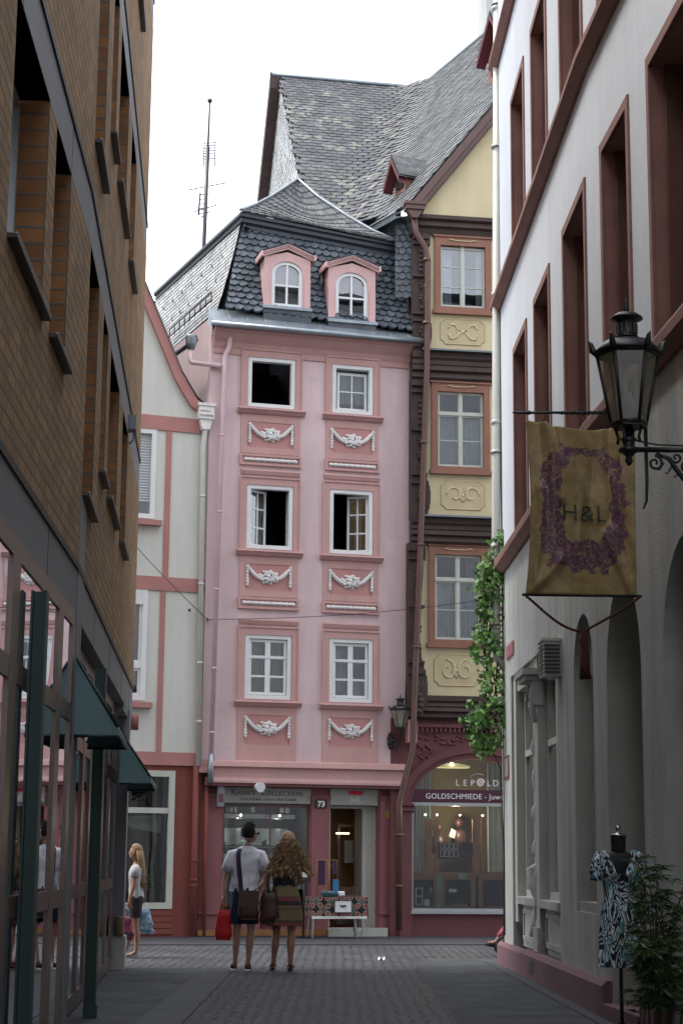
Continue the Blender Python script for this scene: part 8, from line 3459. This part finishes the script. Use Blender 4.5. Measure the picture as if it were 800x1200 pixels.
for a, b, c, d in ((.29, .63, .46, .475), (.29, .63, .675, .69), (.29, .305, .475, .675), (.615, .63, .475, .675), (.40, .52, .575, .60), (.42, .50, .555, .565)):
    mb.box(a, b, c, d, .302, .318)
mb.build('frame', M['blackmetal'], t)
t = thing('jewellery_stand', 'wire stand hung with small purple and blue trinkets on the patterned table', 'display stand', TF.P(.2, .745, 0))
mb = MB(TF)
mb.tube([(.05, .745, 0), (.05, 1.40, 0), (.42, 1.40, 0), (.42, .745, 0)], .010, 6)
mb.tube([(.26, .745, .05), (.26, 1.38, .05)], .012, 6)
mb.tube([(.20, 1.30, .05), (.33, 1.30, .05)], .008, 5)
mb.build('wire_frame', M['wood'], t)
mb = MB(TF)
mb.box(.07, .20, .95, 1.39, -.03, -.01)
mb.box(.34, .41, 1.15, 1.39, -.02, 0)
build_each(mb, 'trinket_card', M['strap'], t)
mb = MB(TF)
mb.box(.33, .44, .82, 1.06, .04, .07)
mb.build('trinket_card', mat('bright_blue_card', (.03, .14, .30), .5), t)
t = thing('blue_basket', 'low turquoise basket on the patterned table, left of the white box', 'basket', TF.P(.25, .745, .15))
mb = MB(TF)
mb.lathe((.24, .745, .15), [(.10, 0), (.13, .07), (.135, .08), (.12, .08), (.10, .02)], 16, sx=1.3, sy=.8)
mb.build('basket_body', mat('turquoise_weave', (.06, .16, .18), .7, bump=.5), t)
mb = MB(TF)
random.seed(3)
for k in range(14):
    mb.ball((.24 + random.uniform(-.11, .11), .80 + random.uniform(0, .03), .15 + random.uniform(-.05, .05)), .028, n=6, m=4)
mb.build('trinkets', mat('blue_grey_beads', (.12, .18, .22), .4, island=.5), t)
t = thing('white_box', 'small white rounded box on the patterned table', 'box', TF.P(.46, .745, .15))
mb = MB(TF)
pillow(mb, .46, .80, -.15, .14, .09, .10, .1, fold=.02)
mb.build('box_body', M['whitepaint'], t)
t = thing('trinket_rack', 'row of small brown slatted racks at the back of the patterned table', 'rack', TF.P(.65, .745, -.1))
mb = MB(TF)
for k in range(7):
    mb.box(.54 + k * .05, .56 + k * .05, .745, .93 - .01 * (k % 3), -.14, -.10)
mb.box(.53, .87, .745, .77, -.16, -.08)
mb.build('rack_body', M['cane'], t)
# display pole left of the table with a white card
t = thing('sign_stand', 'black stand with a small white card beside the patterned table', 'sign stand', TF.P(-.28, 0, 0))
mb = MB(TF)
mb.tube([(-.20, .02, 0), (-.20, 1.30, 0)], .018, 8)
mb.box(-.30, -.10, 0, .03, -.12, .12)
mb.box(-.31, -.09, 1.02, 1.28, .015, .03)
mb.build('stand', M['blackmetal'], t)
mb = MB(TF)
mb.box(-.28, -.12, 1.09, 1.22, .03, .036)
mb.build('card', M['whitepaint'], t)

# wicker basket on the stone block of the brick building
bp_ = L2.P(9.32, .42, .02)
t = thing('wicker_basket', 'small pale wicker basket on the stone base of the brick building corner column', 'basket', bp_)
BK = Frame((bp_.x, bp_.y - .12, .42), (1, 0))
BK.O.z = 0
mb = MB(BK)
mb.lathe((-.04, .42, -.02), [(.045, 0), (.055, .05), (.06, .15), (.066, .24), (.060, .25), (.05, .05)], 12)
for k in range(8):
    mb.tube([(-.04 + .062 * math.cos(a), .45 + k * .027, -.02 - .062 * math.sin(a)) for a in [2 * math.pi * q / 12 for q in range(13)]], .006, 4, caps=False)
mb.build('basket_body', mat('pale_wicker', (.22, .16, .09), .8, bump=.6), t)

# ------------------------------------------------------------------ pushchair with a child behind the right-hand corner
px_, py_ = 2.78, 27.9
CF = at(px_, py_)
pc = thing('pushchair', 'pushchair mostly hidden behind the right corner, only its small wheel in sight', 'pushchair', (px_, py_, 0))
for (x, y) in ((-.26, -.20), (-.26, .20), (.42, -.24), (.42, .24)):
    mb = MB(CF)
    r = .135
    mb.tube([(x + r * math.cos(a), .15 + r * math.sin(a), -y) for a in [2 * math.pi * k / 24 for k in range(25)]], .020, 8, caps=False)
    wh_ = mb.build('wheel', M['rubber'], pc)
    mb = MB(CF)
    mb.tube([(x + .112 * math.cos(a), .15 + .112 * math.sin(a), -y) for a in [2 * math.pi * k / 24 for k in range(25)]], .010, 6, caps=False)
    for k in range(6):
        a = k * math.pi / 3
        mb.tube([(x, .15, -y), (x + .112 * math.cos(a), .15 + .112 * math.sin(a), -y)], .006, 5)
    mb.ball((x, .15, -y), .025, n=8, m=5)
    mb.build('rim', M['chrome'], wh_)
mb = MB(CF)
for y in (-.2, .2):
    mb.tube([(-.26, .15, -y), (-.10, .42, -y), (.35, .50, -y), (.62, 1.02, -y)], .013, 6)
    mb.tube([(.42, .15, -y * 1.2), (.05, .60, -y), (-.05, .75, -y)], .013, 6)
mb.tube([(.62, 1.02, -.2), (.62, 1.02, .2)], .016, 6)
mb.tube([(-.30, .22, -.18), (-.30, .22, .18)], .012, 6)
mb.box(-.40, -.22, .16, .18, -.14, .14)
mb.build('chassis', M['chrome'], pc)
mb = MB(CF)
mb.grid(lambda s, t: (-.12 + .34 * t if t < .6 else .084 + .20 * (t - .6) * 1.8, (.40 - .03 * math.sin(t * 5)) if t < .6 else .40 + (t - .6) * 1.35, -.17 + .34 * s), 8, 20)
mb.build('seat', M['navy'], pc)
kid = thing('person', 'small seated child in pink trousers, only the sandalled foot in sight at the right corner', 'person', (px_, py_, .2))
P, E_ = [], []
pel = ch((.08, 0, .50, .09, .10))
sp1 = ch((.13, 0, .62, .085, .10), (.18, 0, .75, .08, .095), (.20, 0, .82, .06, .08), frm=pel)
ch((.20, 0, .88, .035), (.20, 0, .92, .034), frm=sp1)
for sg in (-1, 1):
    s1 = ch((.19, sg * .11, .80, .035), (.12, sg * .15, .70, .030), (.06, sg * .15, .62, .027), (-.02, sg * .11, .60, .023), (-.06, sg * .08, .60, .018), frm=sp1)
    hand(P, E_, s1, Vector((-.06, sg * .08, .60)), Vector((-1, -sg * .3, -.2)), .62, Vector((0, 1, 0)), Vector((0, 0, -.4)), Vector((0, 0, 1)))
    k = 0 if sg < 0 else .05
    ch((.05, sg * .07, .48, .065), (-.10 + k, sg * .08, .47, .055), (-.20 + k, sg * .08, .44, .044), (-.30 + k, sg * .08, .33, .040), (-.385 + k, sg * .08, .22, .026), (-.41 + k, sg * .08, .20, .024), (-.46 + k, sg * .08, .185, .024), (-.52 + k, sg * .08, .20, .020), frm=pel)
sk = MB(CF)
skinned(sk, P, E_, pel)
hc = Vector((.19, 0, 1.0)); yaw = R(-90)
f_, s_, _ = head(sk, hc, yaw, .86)
sk.build('body', M['skin'], kid)
mb = MB(CF)
hairball(mb, hc + Vector((.01, 0, .018)), yaw, .077, .090, .100, shortcut, 5, amp=.004, freq=20)
mb.build('hair', M['hairlong'], kid)
mb = MB(CF)
shell(mb, interp([(.47, .08, 0, .12, .12), (.62, .13, 0, .10, .115), (.75, .18, 0, .095, .115), (.83, .20, 0, .08, .10), (.87, .20, 0, .045, .05)], 12), 22, .008)
mb.build('shirt', M['white_tee'], kid)
mb = MB(CF)
for sg in (-1, 1):
    k = 0 if sg < 0 else .05
    mb.tube([(.08, .49, -sg * .07), (-.10 + k, .475, -sg * .08), (-.20 + k, .445, -sg * .08), (-.30 + k, .335, -sg * .08), (-.345 + k, .275, -sg * .08)], [.08, .066, .058, .052, .046], 12)
mb.build('trousers', mat('pink_cotton', (.36, .09, .12), .9, bump=.3), kid)
mb = MB(CF)
for sg in (-1, 1):
    k = 0 if sg < 0 else .05
    mb.tube([(-.39 + k, .165, -sg * .08), (-.46 + k, .155, -sg * .08), (-.55 + k, .175, -sg * .08)], [.026, .028, .024], 8)
    mb.tube([(-.47 + k, .16, -sg * .08 - .03), (-.48 + k, .215, -sg * .08), (-.47 + k, .16, -sg * .08 + .03)], .010, 6)
mb.build('sandal', M['rubber'], kid)

# small things on the ground
t = thing('paper_scrap', 'small crumpled white paper scrap lying alone on the cobbles of the cross street', 'litter', (0.62, 26.1, 0))
mb = MB(at(.62, 26.1))
random.seed(77)
mb.grid(lambda s, t: ((s - .5) * .10, .03 + .03 * math.sin(s * 9 + t * 4) * math.cos(t * 7), (t - .5) * .12), 8, 6, smooth=False)
mb.build('paper', M['whitepaint'], t)
